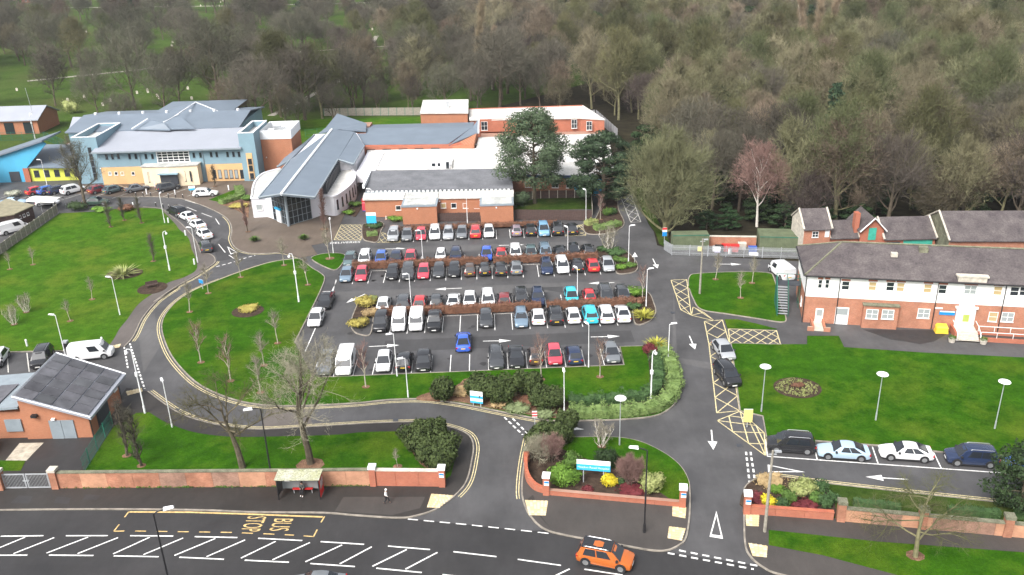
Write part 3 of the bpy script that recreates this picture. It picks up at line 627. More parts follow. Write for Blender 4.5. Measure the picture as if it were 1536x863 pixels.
for k in range(7): MB().cyl((-97+k*5.6,209.6,10.8), .35, .5, 8).build('ridge_vent', trim_white, b)
MB().slab([(-84.62, 198.67, 9.50), (-81.63, 201.36, 11.20), (-76.98, 198.15, 11.00), (-75.19, 196.76, 9.50)], .2).build('gable_roof', zinc, b)
MB().slab([(-78.26, 201.14, 10.20), (-75.24, 203.08, 11.60), (-69.87, 197.08, 9.60), (-78.23, 197.51, 9.60)], .2).build('gable_roof', zinc, b)
PA = (-75.2,216.0,11.85)
MB().add([(-84.5,207.5,10.3),(-65.5,207.5,10.3),(-65.5,226,10.3),(-84.5,226,10.3),PA], [(0,1,4),(1,2,4),(2,3,4),(3,0,4)]).build('pyramid_roof', zinc, b)
e_ = MB(); e_.tube([(-77.92, 200.28, 10.45), (-75.02, 202.54, 11.80), PA], .16, 5); e_.tube([(-84.12, 197.51, 9.80), (-81.22, 200.38, 11.45)], .14, 5); e_.tube([PA,(-65.6,207.5,10.35)], .1, 4); e_.build('ridge_capping', trim_white, b)
def tower(x0, x1, y0, y1, zt, m1):
    w = MB(); w.box(x0,x1,y0,y0+.35,0,zt).box(x0,x1,y1-.35,y1,0,zt).box(x0,x0+.35,y0+.35,y1-.35,0,zt).box(x1-.35,x1,y0+.35,y1-.35,0,zt)
    o = w.build('tower', m1, b)
    c = MB(); z = zt+.01; c.box(x0-.05,x1+.05,y0-.05,y0+.4,z,z+.12).box(x0-.05,x1+.05,y1-.4,y1+.05,z,z+.12).box(x0-.05,x0+.4,y0+.4,y1-.4,z,z+.12).box(x1-.4,x1+.05,y0+.4,y1-.4,z,z+.12); c.build('parapet_coping', trim_white, o)
    MB().box(x0+.35,x1-.35,y0+.35,y1-.35,zt-1.4,zt-1.2).build('flat_roof', membrane, o); return o
t1 = tower(-93.6,-88.35,188.6,202.3,10.2, clad_blue); t2 = tower(-57.3,-53.95,186.7,198.6,10.5, clad_blue)
for k in range(5): wwin(b, (-90.2,1.6+k*1.45), 188.6, .75, 1.25, nx=1, ny=1, fr=frame_dark)
MB().box(-56.2,-54.9,186.58,186.7,.4,6.2).build('cladding_panel', clad_tan, t2)
for k, z in enumerate((1.2,2.9,4.4)): wwin(b, (-55.5,z), 186.56, .85, 1.2, nx=1, ny=1, fr=frame_dark)
m = MB().box(-53.9,-47.2,191.2,200.6,0,8.0); m.build('brick_block', brick_new, b)
m = MB().box(-53.9,-47.1,191.1,191.4,8.02,9.9).box(-53.9,-53.6,191.4,200.6,8.02,9.9).box(-47.4,-47.1,191.4,200.6,8.02,9.9).box(-53.6,-47.4,200.3,200.6,8.02,9.9); m.build('plant_screen', trim_white, b)
MB().box(-53.6,-47.4,191.4,200.3,8.02,8.2).build('flat_roof', membrane_old, b)
for x, y in ((-52.3,195),(-50.2,196.5),(-48.7,194),(-51.5,198)): MB().box(x-.7,x+.6,y-.6,y+.7,8.2,9.4).build('roof_plant_unit', white_metal if y<196 else grey_metal, b)
# cream porch
m = MB().prism([(-78.2,184.8),(-72.3,184.2),(-66.4,184.9),(-66.4,187.2),(-78.2,187.2)], 0, 4.35); pc = m.build('porch', clad_cream, b)
MB().prism([(-78.4,184.6),(-72.3,184.0),(-66.2,184.7),(-66.2,187.25),(-78.4,187.25)], 4.36, 4.5).build('porch_roof', membrane_old, b)
MB().box(-74.3,-70.6,183.9,184.6,0,2.75).build('door', frame_dark, b); MB().box(-74.6,-70.3,183.2,184.3,2.85,3.0).build('door_canopy', clad_blue, b)
for x in (-77,-76,-69.2,-68.0): wwin(b, (x,2.1), 184.72 if x<-72 else 184.62, .32, 2.2, nx=1, ny=1, fr=frame_dark)
for q in ((-86.29, 6.16), (-85.02, 6.18), (-83.74, 6.23), (-81.36, 6.10), (-80.01, 6.08), (-77.85, 6.02), (-76.45, 5.97), (-67.54, 5.98), (-66.12, 5.97), (-63.82, 6.00), (-62.63, 5.96), (-60.31, 5.93), (-59.02, 5.92), (-57.82, 5.88)): wwin(b, q, YF, .5, 1.05, nx=1, ny=1, fr=frame_dark)
q0, q1 = (-75.58, 4.53), (-68.51, 6.96)
wwin(b, ((q0[0]+q1[0])/2,(q0[1]+q1[1])/2), YF, q1[0]-q0[0], q1[1]-q0[1], nx=6, ny=4, t=.16)
for i, q in enumerate(((-86.25, 2.53),(-84.92, 2.48),(-83.59, 2.44),(-81.25, 2.37))): wwin(b, q, YF-.12, .7, .75, nx=1, ny=1, gl=gl_any(i+1))
for i, q in enumerate(((-63.75, 1.69),(-62.58, 1.65),(-61.24, 1.61),(-60.14, 1.57),(-59.01, 1.54),(-57.81, 1.50))): wwin(b, q, YF-.12, .75, 1.9, nx=1, ny=1, fr=frame_dark, gl=glass_pale if 0<i<5 else glass)
for x in (-79.15,-65.6,-75.2,-57.4): MB().tube([(x,YF-.12,.1),(x,YF-.12,7.2)], .07, 6).build('downpipe', lead_grey, b)
for q in ((-88.1,-87.9,YF-.3,YF-.15,3.6,3.8),(-53.2,-53.0,191.0,191.2,3.9,4.1),(-49,-48.8,191.0,191.2,3.5,3.7)): MB().box(*q).build('wall_lamp', sign_white, b)
# low wing: cyan gable and lime wall
b = thing('children_wing', 'low wing with bright cyan gable wall and lime green windowed wall', 'building', (-103,196,0), world=True)
MB().box(-106.0,-93.7,191.9,204.5,0,3.1).build('wall', clad_lime, b); MB().box(-107.2,-106.0,191.4,204.5,0,3.1).build('timber_panel', brick_red, b)
MB().slab([(-106.49, 191.81, 3.30), (-93.05, 190.27, 3.30), (-99.41, 203.22, 5.40), (-108.32, 204.34, 5.40)], .25).build('roof', zinc, b)
for i in range(5): wwin(b, (-104.6+i*2.25,1.7), 191.9, 1.15, 1.5, nx=1, ny=2, fr=frame_dark)
MB().add([(-127,191.6,0),(-106.1,191.6,0),(-106.2,191.6,3.3),(-101.0,191.6,8.3),(-101.6,191.6,8.9),(-127,191.6,-1.2+3.2),(-127,192.1,0),(-106.1,192.1,0),(-106.2,192.1,3.3),(-101.0,192.1,8.3),(-101.6,192.1,8.9),(-127,192.1,2.0)], [(0,1,2,3,4,5),(11,10,9,8,7,6),(1,7,8,2),(2,8,9,3)]).build('cyan_wall', clad_cyan, b)
MB().slab([(-128,190.9,1.75),(-101.2,190.9,9.35),(-101.2,200,9.35),(-128,200,1.75)], .35).build('gable_roof', zinc, b)
MB().box(-110.4,-108.2,191.45,191.62,.1,2.4).build('door', frame_dark, b)
MB().prism([(-107,206),(-94,206),(-94,216),(-107,216)], 0, 3.4).build('brick_link', brick_red, b)
MB().prism([(-106.6,206.4),(-94.4,206.4),(-94.4,215.6),(-106.6,215.6)], 3.4, 3.45).build('link_flat_roof', membrane, b)
MB().slab([(-108.36, 217.71, 5.40), (-104.23, 217.16, 5.40), (-104.76, 223.32, 7.60), (-109.53, 224.00, 7.60)], .3).build('link_roof', zinc_pale, b)
# brick hall far left
b = thing('brick_hall', 'red brick gabled hall with pale metal roof behind the cyan wing', 'building', (-132,246,0), world=True)
MB().prism([(-170,240.6),(-127.6,240.6),(-127.6,252.5),(-170,252.5)], 0, 4.0).add([(-127.6,240.6,4.0),(-127.6,252.5,4.0),(-127.6,246.5,6.4)], [(0,1,2)]).build('wall', brick_new, b)
MB().slab([(-170,240.0,3.9),(-127.0,240.0,3.9),(-127.0,246.5,6.6),(-170,246.5,6.6)], .25).slab([(-170,246.5,6.6),(-127.0,246.5,6.6),(-127.0,253.2,3.9),(-170,253.2,3.9)], .25).build('roof', zinc_pale, b)
for k in range(6): MB().box(-131.5-k*5.2,-129-k*5.2,240.45,240.7,.2,3.2).build('window', glass, b)
MB().tube([(-129.5,243,5),(-129.9,243,12)], .06, 5).build('aerial_mast', grey_metal, b)

# ================================================================== entrance hall
b = thing('entrance_hall', 'entrance hall with long grey ridged roof, glazed prow and white curved wings', 'building', (-40,168,0), world=True)
EZ, RZ = 6.3, 7.1
FL, FM, FR = (-45.0,153.3), (-40.6,152.4), (-34.7,152.5)
MB().slab([(*FL,EZ),(*FM,RZ),(-40.5,203,RZ),(-45.1,179,EZ)], .35).slab([(*FM,RZ),(*FR,EZ),(-35.0,179,EZ),(-35.3,203,EZ+.1),(-40.5,203,RZ)], .35).build('roof', zinc, b)
MB().slab([(-45.05,179,EZ-.02),(-47.1,176.3,EZ-.5),(-47.2,183,EZ-.5),(-44.5,203,EZ-.1)], .3).build('side_roof', zinc, b)
MB().slab([(-35.0,178.6,EZ+.02),(-31.4,175.8,EZ-.35),(-31.4,191.2,EZ-.35),(-35.2,203,EZ+.05)], .3).build('side_roof', zinc, b)
MB().tube([(-40.6,152.3,RZ+.02),(-40.5,203,RZ+.02)], .28, 6).build('ridge_light_strip', trim_white, b)
fs = MB()
for a, c in (((*FL,EZ),(*FM,RZ)), ((*FM,RZ),(*FR,EZ)), ((*FR,EZ),(-35.0,178.6,EZ)), ((*FL,EZ),(-45.1,178.6,EZ)), ((-35.0,178.6,EZ),(-31.4,175.8,EZ-.35)), ((-31.4,175.8,EZ-.35),(-31.4,191.2,EZ-.35)), ((-45.1,179,EZ),(-47.1,176.3,EZ-.5))): fs.tube([a,c], .17, 5)
fs.build('fascia', lead_grey, b)
MB().slab([(-43.15, 201.03, 6.80), (-42.17, 204.63, 7.20), (-41.20, 215.44, 8.20), (-33.55, 210.69, 6.60), (-32.91, 204.58, 6.20), (-38.55, 203.87, 6.90), (-40.59, 201.71, 7.10)], .3).build('rear_roof', zinc, b)
MB().prism([(-40.5,204.5),(-33,204.5),(-33,216),(-40.5,216)], 0, 5.7).build('rear_wall', brick_red, b)
gw = MB().prism([(-44.5,159.6),(-40.8,155.7),(-37.2,159.3),(-35.9,161.0),(-35.4,179),(-31.6,180),(-31.6,192),(-35,204),(-45,204),(-45.0,179),(-46.1,161.1)], 0, 5.9)
gw.build('hall_wall', clad_white, b)
gp_ = MB()
for (a, c) in (((-44.4,159.45),(-40.85,155.65)), ((-40.75,155.65),(-37.3,159.15))):
    A, B = Vector(a), Vector(c); n = Vector(((B-A).y,-(B-A).x)).normalized()*.06
    gp_.hexa([(*(A+n),.1),(*(B+n),.1),(*B,.1),(*A,.1),(*(A+n),5.7),(*(B+n),5.7),(*B,5.7),(*A,5.7)])
gz = gp_.build('glazed_prow', glass, b)
fr = MB()
for (a, c) in (((-44.4,159.45),(-40.85,155.65)), ((-40.75,155.65),(-37.3,159.15))):
    A, B = Vector(a), Vector(c); n = Vector(((B-A).y,-(B-A).x)).normalized()*.1
    for k in range(6): q = A+(B-A)*k/5+n; fr.tube([(q.x,q.y,.1),(q.x,q.y,5.7)], .055, 4)
    for z in (.15,1.5,2.7,3.9,5.1): fr.tube([(*(A+n),z),(*(B+n),z)], .045, 4)
fr.tube([(-40.8,155.3,.05),(-40.8,155.3,6.0)], .28, 8); fr.build('mullions', lead_grey, gz)
MB().obox((-43.0,157.6,.1), (1.6,.2,2.4), R(-47)).build('door', white_metal, b); MB().obox((-43.05,157.5,2.6), (2.0,.3,.35), R(-47)).build('door_sign', sign_cyan, b)
LW = smooth([(-48.7,160.9),(-49.3,164),(-50.3,168.5),(-51.0,173.7),(-50.6,178.8),(-48.0,182)], 4)
MB().prism(LW + [(-45.0,182),(-45.0,161.2)], 0, 3.75).build('curved_wing', clad_white, b)
MB().prism(offset(LW,.0)[1:] + [(-45.1,181.6),(-45.1,161.6)], 3.76, 3.8).build('wing_flat_roof', membrane_old, b)
cp = MB(); strip(cp, LW, .3, 3.74, 4.0); strip(cp, [LW[0],(-45.1,161.1)], .3, 3.74, 4.0); cp.build('parapet', clad_white, b)
RW = smooth([(-35.6,161.6),(-33.1,160.5),(-31.9,163.3),(-31.0,168),(-30.8,172),(-31.4,176.5),(-32.6,179.5)], 4)
MB().prism(RW + [(-35.1,179.5)], 0, 3.75).build('curved_wing', clad_white, b)
MB().prism(RW[1:] + [(-35.0,179),(-35.0,162)], 3.76, 3.8).build('wing_flat_roof', membrane, b)
cp = MB(); strip(cp, RW, .3, 3.74, 4.05); cp.build('parapet', clad_white, b)
for i in range(6):
    pt, an = along(RW, 3.6+i*2.0); n = (math.sin(an), -math.cos(an)); window(b, pt[0]+n[0]*.02+40, pt[1]+n[1]*.02-168, 2.1, .55, 1.9, 1, 1, an, frame_dark)
window(b, -34.3+40, 161.0-168, 2.4, .8, .8, 1, 1, R(-23), frame_dark); window(b, -47.4+40, 160.95-168, 2.1, 1.2, 1.2, 1, 1, 0, upvc, glass_pale)
cl = MB(); 
for k in range(12): cl.box(-35.4,-34.6,162.5+k*1.35,163.1+k*1.35,3.85,6.0)
cl.build('clerestory_fins', frame_dark, b)

# link wing
b = thing('link_wing', 'long low link wing with grey pitched roof and raised gable end', 'building', (-22,200,0), world=True)
MB().prism([(-33,194.5),(-7.4,193.5),(-7.2,213),(-33,214)], 0, 4.9).build('wall', brick_red, b)
MB().slab([(-34.5,196.2,5.0),(-13.2,194.4,5.0),(-8.1,206.6,5.9),(-39.4,208.6,5.9)], .28).slab([(-39.4,208.6,5.9),(-8.1,206.6,5.9),(-8,216,4.9),(-39,217,4.9)], .28).build('roof', zinc, b)
MB().slab([(-12.94, 193.49, 5.00), (-6.63, 201.95, 5.60), (-6.63, 208.73, 7.40), (-8.09, 205.60, 6.10)], .3).build('gable_roof', zinc, b)
MB().prism([(-12.26, 193.37, 4.20)[:2], (-7.45, 192.78, 4.20)[:2], (-7.0,203), (-11,206)], 0, [4.6,5.2,5.6,5.0]).build('gable_wall', brick_new, b)
MB().tube([(-6.62, 201.47, 5.60), (-6.61, 208.27, 7.50)], .2, 5).build('fascia', trim_white, b)
for i in range(5): MB().box(-31.5+i*3.6,-29.6+i*3.6,194.0-.07*i,194.4,2.6,4.3).build('window', glass, b)

# flat-roofed wards
b = thing('flat_roof_ward', 'sprawling single-storey brick ward with broad white flat roofs', 'building', (-4,185,0), world=True)
FZ = 4.15
out = [(-27.3,177.9),(-17.0,176.8),(-16.9,175.0),(1.5,171.0),(18.7,168.2),(21.0,172),(22.6,197),(22.8,203),(-6.6,203),(-6.9,192.8),(-31.2,194)]
MB().prism(out, 0, FZ-.25).build('wall', brick_old, b)
MB().prism(offset(out,-.35,True), FZ-.24, FZ).build('flat_roof', membrane, b)
MB().prism([(-31.0,175.3),(-27.2,174.8),(-27.2,192),(-31.0,192)], 2.2, 4.3).build('linking_corridor', clad_white, b)
MB().box(12.9,18.6,168.0,169.8,.1,3.6).build('blue_panel', clad_cyan, b)
MB().prism([(1.6,170.7),(18.9,167.9),(18.8,167.65),(1.5,170.45)], 3.62, 4.16).build('fascia', mat('navy_fascia',(.03,.05,.16),.6), b)
for x, y in ((3.9,170.42),(9.2,169.55),(12.0,169.1)): window(b, x+4, y-185, 2.4, 1.35, 1.7, 2, 2, R(-9.2), gl=gl_any(int(x)))
for q, w in (((-25.24, 3.39),1.3),((-19.79, 3.96),.9)): wwin(b, q, 177.55 if w>1 else 174.9, w, .7, nx=2, ny=1)
MB().box(-16.5,-11.6,176.6,183.5,FZ+.02,FZ+.5).build('roof_upstand', membrane, b)
q = (-15.66, 4.43); MB().box(-16.3,-11.9,176.4,177.2,FZ+.05,FZ+1.9).build('roof_access_hut', clad_white, b)
MB().box(-15.6,-14.9,176.3,176.42,FZ+.7,FZ+1.3).box(-14.4,-13.9,176.3,176.42,FZ+.7,FZ+1.3).box(-12.7,-12.1,176.3,176.42,FZ+.1,FZ+1.5).build('window', glass, b)
for k in range(4): MB().cyl((-1.2,181+k*3.1,FZ+.05), .35, .35, 8).build('roof_vent', grey_metal, b)
st = MB()
for k in range(46):
    a = rng.uniform(-26,20), rng.uniform(176,200)
    if a[0] > 0 or a[1] > 180: st.box(a[0],a[0]+rng.uniform(.2,.9),a[1],a[1]+rng.uniform(.2,.9),FZ+.001,FZ+.012)
tag(st.build('roof_patches', membrane_old, b), kind='stuff')
b = thing('rear_brick_ward', 'rear brick ward with white flat roof and red trimmed light well', 'building', (5,222,0), world=True)
out2 = [(-9.6,226.5),(-9.3,222.6),(-6.7,221.4),(-6.7,205.5),(22.5,205.5),(22.9,214.5),(23.9,216.4),(24.3,219.5),(20.0,234),(-9.8,233)]
MB().prism([(-9.3,220.6),(18.4,219.2),(24.0,216.6),(20,234),(-9.8,233)], 0, 4.3).prism([(-6.6,203.2),(22.9,203.2),(23.2,218.4),(-6.6,219.8)], 0, 1.2).build('wall', brick_red, b)
MB().prism([(-9.4,220.3),(18.5,218.8),(24.2,216.3),(20.2,234.2),(-9.9,233.2)], 4.31, 4.55).prism([(1.2,203.4),(22.8,203.4),(23.0,214),(1.2,215.5)], 1.21, 1.4).prism([(-6.4,203.4),(1.1,203.4),(1.1,209.5),(-6.4,209.5)], 1.21, 1.42).build('flat_roof', membrane, b)
MB().box(-10,20,233.2,233.5,4.4,4.75).box(-7.0,1.2,220.0,220.35,4.0,4.62).build('red_trim', brick_red, b)
for q in ((-5.69, 3.06),): wwin(b, q, 219.8, 1.6, 2.2)
for q, y in (((16.72, 3.11),218.75),((20.30, 2.96),216.95)): wwin(b, q, y, 1.4, 2.2)
MB().box(-7.2,0.2,219.8,219.95,1.5,4.0).build('timber_cladding', brick_red, b)
b = thing('brick_boiler_house', 'tall orange brick block with white flat roof beside back lawn', 'building', (-16,228,0), world=True)
MB().prism([(-21.9,224.6),(-9.9,223.2),(-10.4,240),(-22.4,241)], 0, 5.6).build('wall', brick_new, b)
MB().prism([(-22.0,224.3),(-9.7,222.9),(-10.2,240.2),(-22.6,241.2)], 5.61, 5.85).build('flat_roof', membrane, b)
for q in ((-18.83, 2.69), (-15.73, 2.66), (-12.56, 2.77)): wwin(b, q, 224.35-.1*(q[0]+20), 1.2, .9, nx=2, ny=1, gl=glass_pale)
MB().box(-15.6,-14.9,230,230.7,5.85,7.3).build('flue', grey_metal, b)

# front annexe
b = thing('brick_annexe', 'low orange brick annexe with grey tiled roof and two projecting blocks', 'building', (-13,160,0), world=True)
MB().prism([(-27.1,159.3),(-20.1,158.8),(0.6,158.0),(0.6,171.6),(-27.6,173.6)], 0, 3.4).build('wall', brick_new, b)
for x0, x1, y0 in ((-19.6,-13.3,154.3), (-5.3,.65,153.5)):
    MB().box(x0,x1,y0,158.7,0,3.3).build('projecting_block', brick_new, b)
    MB().box(x0-.12,x1+.12,y0-.12,158.5,3.31,3.62).build('parapet', lead_grey, b); MB().box(x0+.25,x1-.25,y0+.25,158.3,3.63,3.66).build('flat_roof', membrane_old, b)
MB().prism([(-27.4,158.9),(-19.7,158.5),(-19.7,162.6),(-27.7,163)], 3.41, 3.7).prism([(-13.2,158.3),(0.8,157.7),(0.9,162),(-13.2,162.4)], 3.41, 3.7).build('flat_roof', membrane, b)
MB().prism([(-19.6,158.8),(-13.3,158.5),(-13.3,162.4),(-19.6,162.6)], 3.41, 3.66).build('flat_roof', membrane_old, b)
MB().slab([(-27.4,163.0,4.1),(0.75,161.8,4.1),(0.6,172.0,5.1),(-27.9,173.6,5.1)], .2).build('roof', slate_grey, b)
cr = MB()
for k in range(34): cr.box(-27+k*.81,-26.6+k*.81,162.7-.042*k,162.95-.042*k,3.7,4.05)
cr.build('eaves_brackets', trim_white, b); MB().box(-27.4,.7,162.75-.1,163.2-.1,3.42,3.86).build('clerestory_band', lead_grey, b)
MB().box(-27.9,-27.5,163,173.4,4.5,5.2).build('verge_board', trim_white, b)
for q in ((-20.84, 1.80),): wwin(b, q, 158.85, 1.0, .9, nx=1, ny=1)
for i, q in enumerate(((-12.35, 2.10),(-10.41, 2.04),(-8.21, 1.97),(-6.09, 1.90))): wwin(b, q, 158.45-.03*i, 1.0, 1.0, nx=1, ny=1, gl=(glass_amber,glass,glass_pale,glass)[i])
fe = MB().box(-13.2,-5.4,155.3,155.42,0,1.7); 
for x, z in ((-16.8,2.9),(-2.4,2.9),(-13.0,2.9),(-5.45,2.9)): MB().box(x-.12,x+.12,(154.1 if x in(-16.8,) else 153.3 if x==-2.4 else 158.2),(154.3 if x==-16.8 else 153.5 if x==-2.4 else 158.45),z,z+.2).build('wall_lamp', sign_white, b)

# ================================================================== long white-and-brick building on the right
HA = R(-11.9)
b = thing('long_brick_house', 'long two-storey house with white upper storey, red brick below and slate roof', 'building', (39.3,108.25,0), HA)
LX, DY = 46.0, 10.2
MB().box(0,LX,0,DY,0,3.83).build('brick_storey', brick_old, b); MB().box(-.03,LX,-.05,DY,3.84,7.0).build('rendered_storey', render_white, b)
eo = .45; zr = 9.9
MB().add([(-eo,-eo,6.95),(LX,-eo,6.95),(LX,DY+eo,6.95),(-eo,DY+eo,6.95),(4.6,DY/2,zr),(LX,DY/2,zr),(-eo,-eo,7.08),(LX,-eo,7.08),(LX,DY+eo,7.08),(-eo,DY+eo,7.08)],
         [(6,7,5,4),(8,9,4,5),(9,6,4),(7,8,5),(0,1,7,6),(1,2,8,7),(2,3,9,8),(3,0,6,9),(3,2,1,0)]).build('roof', slate, b)
MB().tube([(4.6,DY/2,zr+.03),(LX,DY/2,zr+.03)], .14, 5).tube([(-eo,-eo,7.1),(4.6,DY/2,zr+.03)], .13, 5).tube([(-eo,DY+eo,7.1),(4.6,DY/2,zr+.03)], .13, 5).build('ridge_tiles', mossy, b)
MB().tube([(-eo,-eo-.1,6.95),(LX,-eo-.1,6.95)], .09, 6).tube([(-eo-.1,-eo,6.95),(-eo-.1,DY+eo,6.95)], .09, 6).build('gutter', black_m, b)
q = (9.22, 9.48)
MB().obox((11.0,3.0,8.9), (.8,.6,.55)).build('roof_vent', stone, b); MB().obox((14.8,4.3,9.2), (1.1,.9,.75)).build('chimney_stub', mossy, b)
for i, (c, w) in enumerate((((1.63, 5.75),.55),((2.52, 5.79),.55),((4.84, 5.68),1.0),((8.19, 5.79),1.0),((10.38, 5.85),1.0),((11.64, 5.84),1.0),((14.96, 5.84),1.0),((16.76, 5.81),1.0),((20.09, 5.92),1.5),((23.33, 5.97),1.05),((25.29, 6.00),1.05),((26.36, 6.08),1.0),((28.21, 6.00),1.0),((30.20, 5.94),1.0))):
    window(b, c[0], -.05, c[1], w, 1.25, 2 if w>1.3 else 1, 2, gl=(glass,glass,glass,glass_amber,glass,glass_amber,glass_amber,glass,glass_pale,glass_amber,glass,glass,glass,glass)[i])
    MB().box(c[0]-w/2-.05,c[0]+w/2+.05,-.11,-.05,c[1]+.66,c[1]+.9).build('lintel', brick_red, b)
bx0, bx1 = 7.35, 11.75
MB().box(bx0,bx1,-.75,0,0,3.25).build('bay', brick_old, b); MB().box(bx0-.1,bx1+.1,-.9,.0,3.26,3.4).build('bay_roof', mossy, b)
for c in ((8.49, 1.99), (10.44, 2.06)): window(b, c[0], -.75, c[1]+.1, 1.5, 1.35, 2, 2, gl=glass_pale)
for c, w, g_ in (((15.00, 2.13),1.5,glass_pale),((23.41, 2.18),1.1,glass_amber),((25.13, 2.24),1.5,glass_pale),((28.06, 2.31),1.4,glass)): window(b, c[0], 0, c[1]+.1, w, 1.35, 2 if w>1.2 else 1, 2, gl=g_)
def door(x, w, h, gl_h=.9, fr=upvc):
    o = MB().box(x-w/2,x+w/2,-.07,0,.02,h).build('door', fr, b); MB().box(x-w/2+.15,x+w/2-.15,-.1,-.07,h-gl_h-.15,h-.15).build('pane', glass_pale, o); return o
door((1.98, 1.24)[0], 1.0, 2.15); door((4.85, 1.42)[0], 1.7, 2.5)
xd = (20.05, 1.97)[0]
MB().box(xd-1.15,xd+1.15,-.25,0,.75,3.3).box(xd-1.35,xd+1.35,-.35,0,3.31,3.55).box(xd-.9,xd+.9,-.12,0,3.56,3.8).build('door_surround', upvc, b); o = MB().box(xd-.75,xd+.75,-.3,-.25,.8,2.9).build('door', mat('cream_door',(.78,.78,.66),.6), b)
MB().box(xd-.3,xd+.45,-.33,-.3,1.5,2.5).build('pane', mat('stained_glass',(.35,.42,.10),.3), o)
MB().box(xd-1.7,xd+1.7,-.4,.3,7.0,7.75).box(xd-1.9,xd+1.9,-.5,.35,7.76,7.95).build('pediment', stone, b)
for x in (4.1,(16.20, 3.59)[0],(24.25, 4.08)[0],-.15): MB().tube([(x,-.12,.05),(x,-.12,6.9)], .06, 6).build('downpipe', black_m, b)
MB().box((16.88, 2.04)[0],(18.79, 2.16)[0],-.08,0,2.2,2.75).build('wall_sign', sign_blue, b); MB().box((16.20, 2.80)[0],(17.21, 2.86)[0],-.07,0,3.0,3.2).build('notice_plate', upvc, b)
MB().box((16.93, 2.04)[0],(18.74, 2.15)[0],-.10,-.08,2.62,2.74).build('sign_header', sign_white, b)
q = MB().box(xd-1.3,xd+1.3,-2.0,-.01,0,.75)
for k in range(4): q.box(xd-1.3,xd+1.3,-2.0-.33*(k+1),-2.0-.33*k,0,.75-.19*(k+1))
q.build('entrance_steps', stone, b)
MB().box(xd+1.35,xd+16,-1.7,-1.5,0,.8).box(xd+1.35,xd+16,-2.95,-2.75,0,.55).box(xd-1.6,xd-1.35,-2.6,-.05,0,.95).build('ramp_walls', brick_red, b); MB().box(xd+1.35,xd+16,-2.75,-1.7,0,.4).build('ramp', tarmac_pave, b)
hr = MB()
for y, z in ((-1.6,.8),(-2.85,.55)):
    hr.tube([(xd+1.4,y,z+.75),(xd+15,y,z+.7)], .045, 5)
    for k in range(8): hr.tube([(xd+1.4+k*1.9,y,z),(xd+1.4+k*1.9,y,z+.75)], .04, 4)
for x in (xd-1.45, xd+1.3): hr.tube([(x,-.4,1.7),(x,-2.0,1.6),(x,-3.3,.95),(x,-3.3,.1)], .045, 5)
hr.build('handrails', upvc, b)
ms = MB().box(.9,1.15,-2.6,0,0,.7).box(2.35,2.6,-2.6,0,0,.7).box(.3,1.15,-2.7,-2.45,0,.6).box(2.35,3.2,-2.7,-2.45,0,.6); ms.build('path_walls', brick_old, b); MB().box(1.15,2.35,-2.6,0,0,.25).build('door_path', stone, b)
for y, z in ((3.5,1.6),): window(b, -.0, y, z, 1.0, 1.2, 2, 2, R(-90))
# iron fire stair
b2 = thing('fire_escape', 'green painted steel fire stair against end of long brick house', 'stairs', (39.3,108.25,0), HA)
tr = MB()
for k in range(11): tr.box(-3.2,-1.9,1.6+k*.28,1.95+k*.28,.3+k*.28,.34+k*.28)
tr.build('treads', grey_metal, b2); MB().hexa([(-3.35,1.4,0),(-3.25,1.4,0),(-3.25,5.6,0),(-3.35,5.6,0),(-3.35,1.4,1.1),(-3.25,1.4,1.1),(-3.25,5.6,4.4),(-3.35,5.6,4.4)]).build('side_screen', green_paint, b2)
MB().box(-3.3,-.1,4.7,6.4,3.3,3.4).build('landing', frame_dark, b2)
rl = MB()
for x in (-3.3,-1.85,-.2):
    for y in (4.8,6.3): rl.tube([(x,y,0),(x,y,4.4)], .05, 5)
rl.tube([(-1.85,1.5,1.2),(-1.85,4.8,4.4),(-.2,4.8,4.4)], .04, 5).tube([(-3.3,6.3,4.4),(-.2,6.3,4.4)], .04, 5).tube([(-1.85,1.5,0),(-1.85,1.5,1.2)], .04, 5); rl.build('railings', green_paint, b2)

# ================================================================== outbuildings behind it
def gabled(name, label, x0, x1, y0, y1, ze, zr, wm, rm, rz=R(-1)):
    o = thing(name, label, 'building', ((x0+x1)/2,y0,0), rz, group='slate roofed outbuildings beside the wood'); w, d = (x1-x0)/2, y1-y0
    MB().box(-w,w,0,d,0,ze).add([(-w,0,ze),(-w,d,ze),(-w,d/2,zr)], [(0,1,2)]).add([(w,0,ze),(w,d,ze),(w,d/2,zr)], [(2,1,0)]).build('wall', wm, o)
    MB().slab([(-w-.1,-.35,ze-.1),(w+.1,-.35,ze-.1),(w+.1,d/2,zr+.1),(-w-.1,d/2,zr+.1)], .15).slab([(-w-.1,d/2,zr+.1),(w+.1,d/2,zr+.1),(w+.1,d+.35,ze-.1),(-w-.1,d+.35,ze-.1)], .15).build('roof', rm, o)
    for s_ in (-1,1): MB().tube([(s_*(w+.12),-.3,ze),(s_*(w+.12),d/2,zr+.15),(s_*(w+.12),d+.3,ze)], .16, 4).build('verge_coping', stone, o)
    return o
o = gabled('brick_cottage', 'two-storey brick outbuilding with pale gable end and white window', 46.4,50.6,131.6,138,5.0,7.2, brick_old, slate)
MB().box(-2.16,-2.1,.02,6.38,0,5.0).add([(-2.12,.02,5.0),(-2.12,6.38,5.0),(-2.12,3.2,7.1)], [(0,1,2)]).build('pale_gable', stone, o)
window(o, -.3, 0, 4.0, 1.0, 1.0, 2, 2); window(o, -.2, 0, 1.4, 1.0, 1.0); MB().box(1.2,1.9,-.05,0,3.5,4.6).build('door', upvc, o)
o = gabled('brick_outbuilding', 'low brick outbuilding with slate roof between cottage and dormered bay', 50.8,55.2,131.9,137,3.3,5.2, brick_red, slate)
o = gabled('brick_outbuilding', 'low brick store with slate roof and wide teal doors', 58.9,66.9,130.6,137.5,3.3,5.6, brick_red, slate)
td = MB()
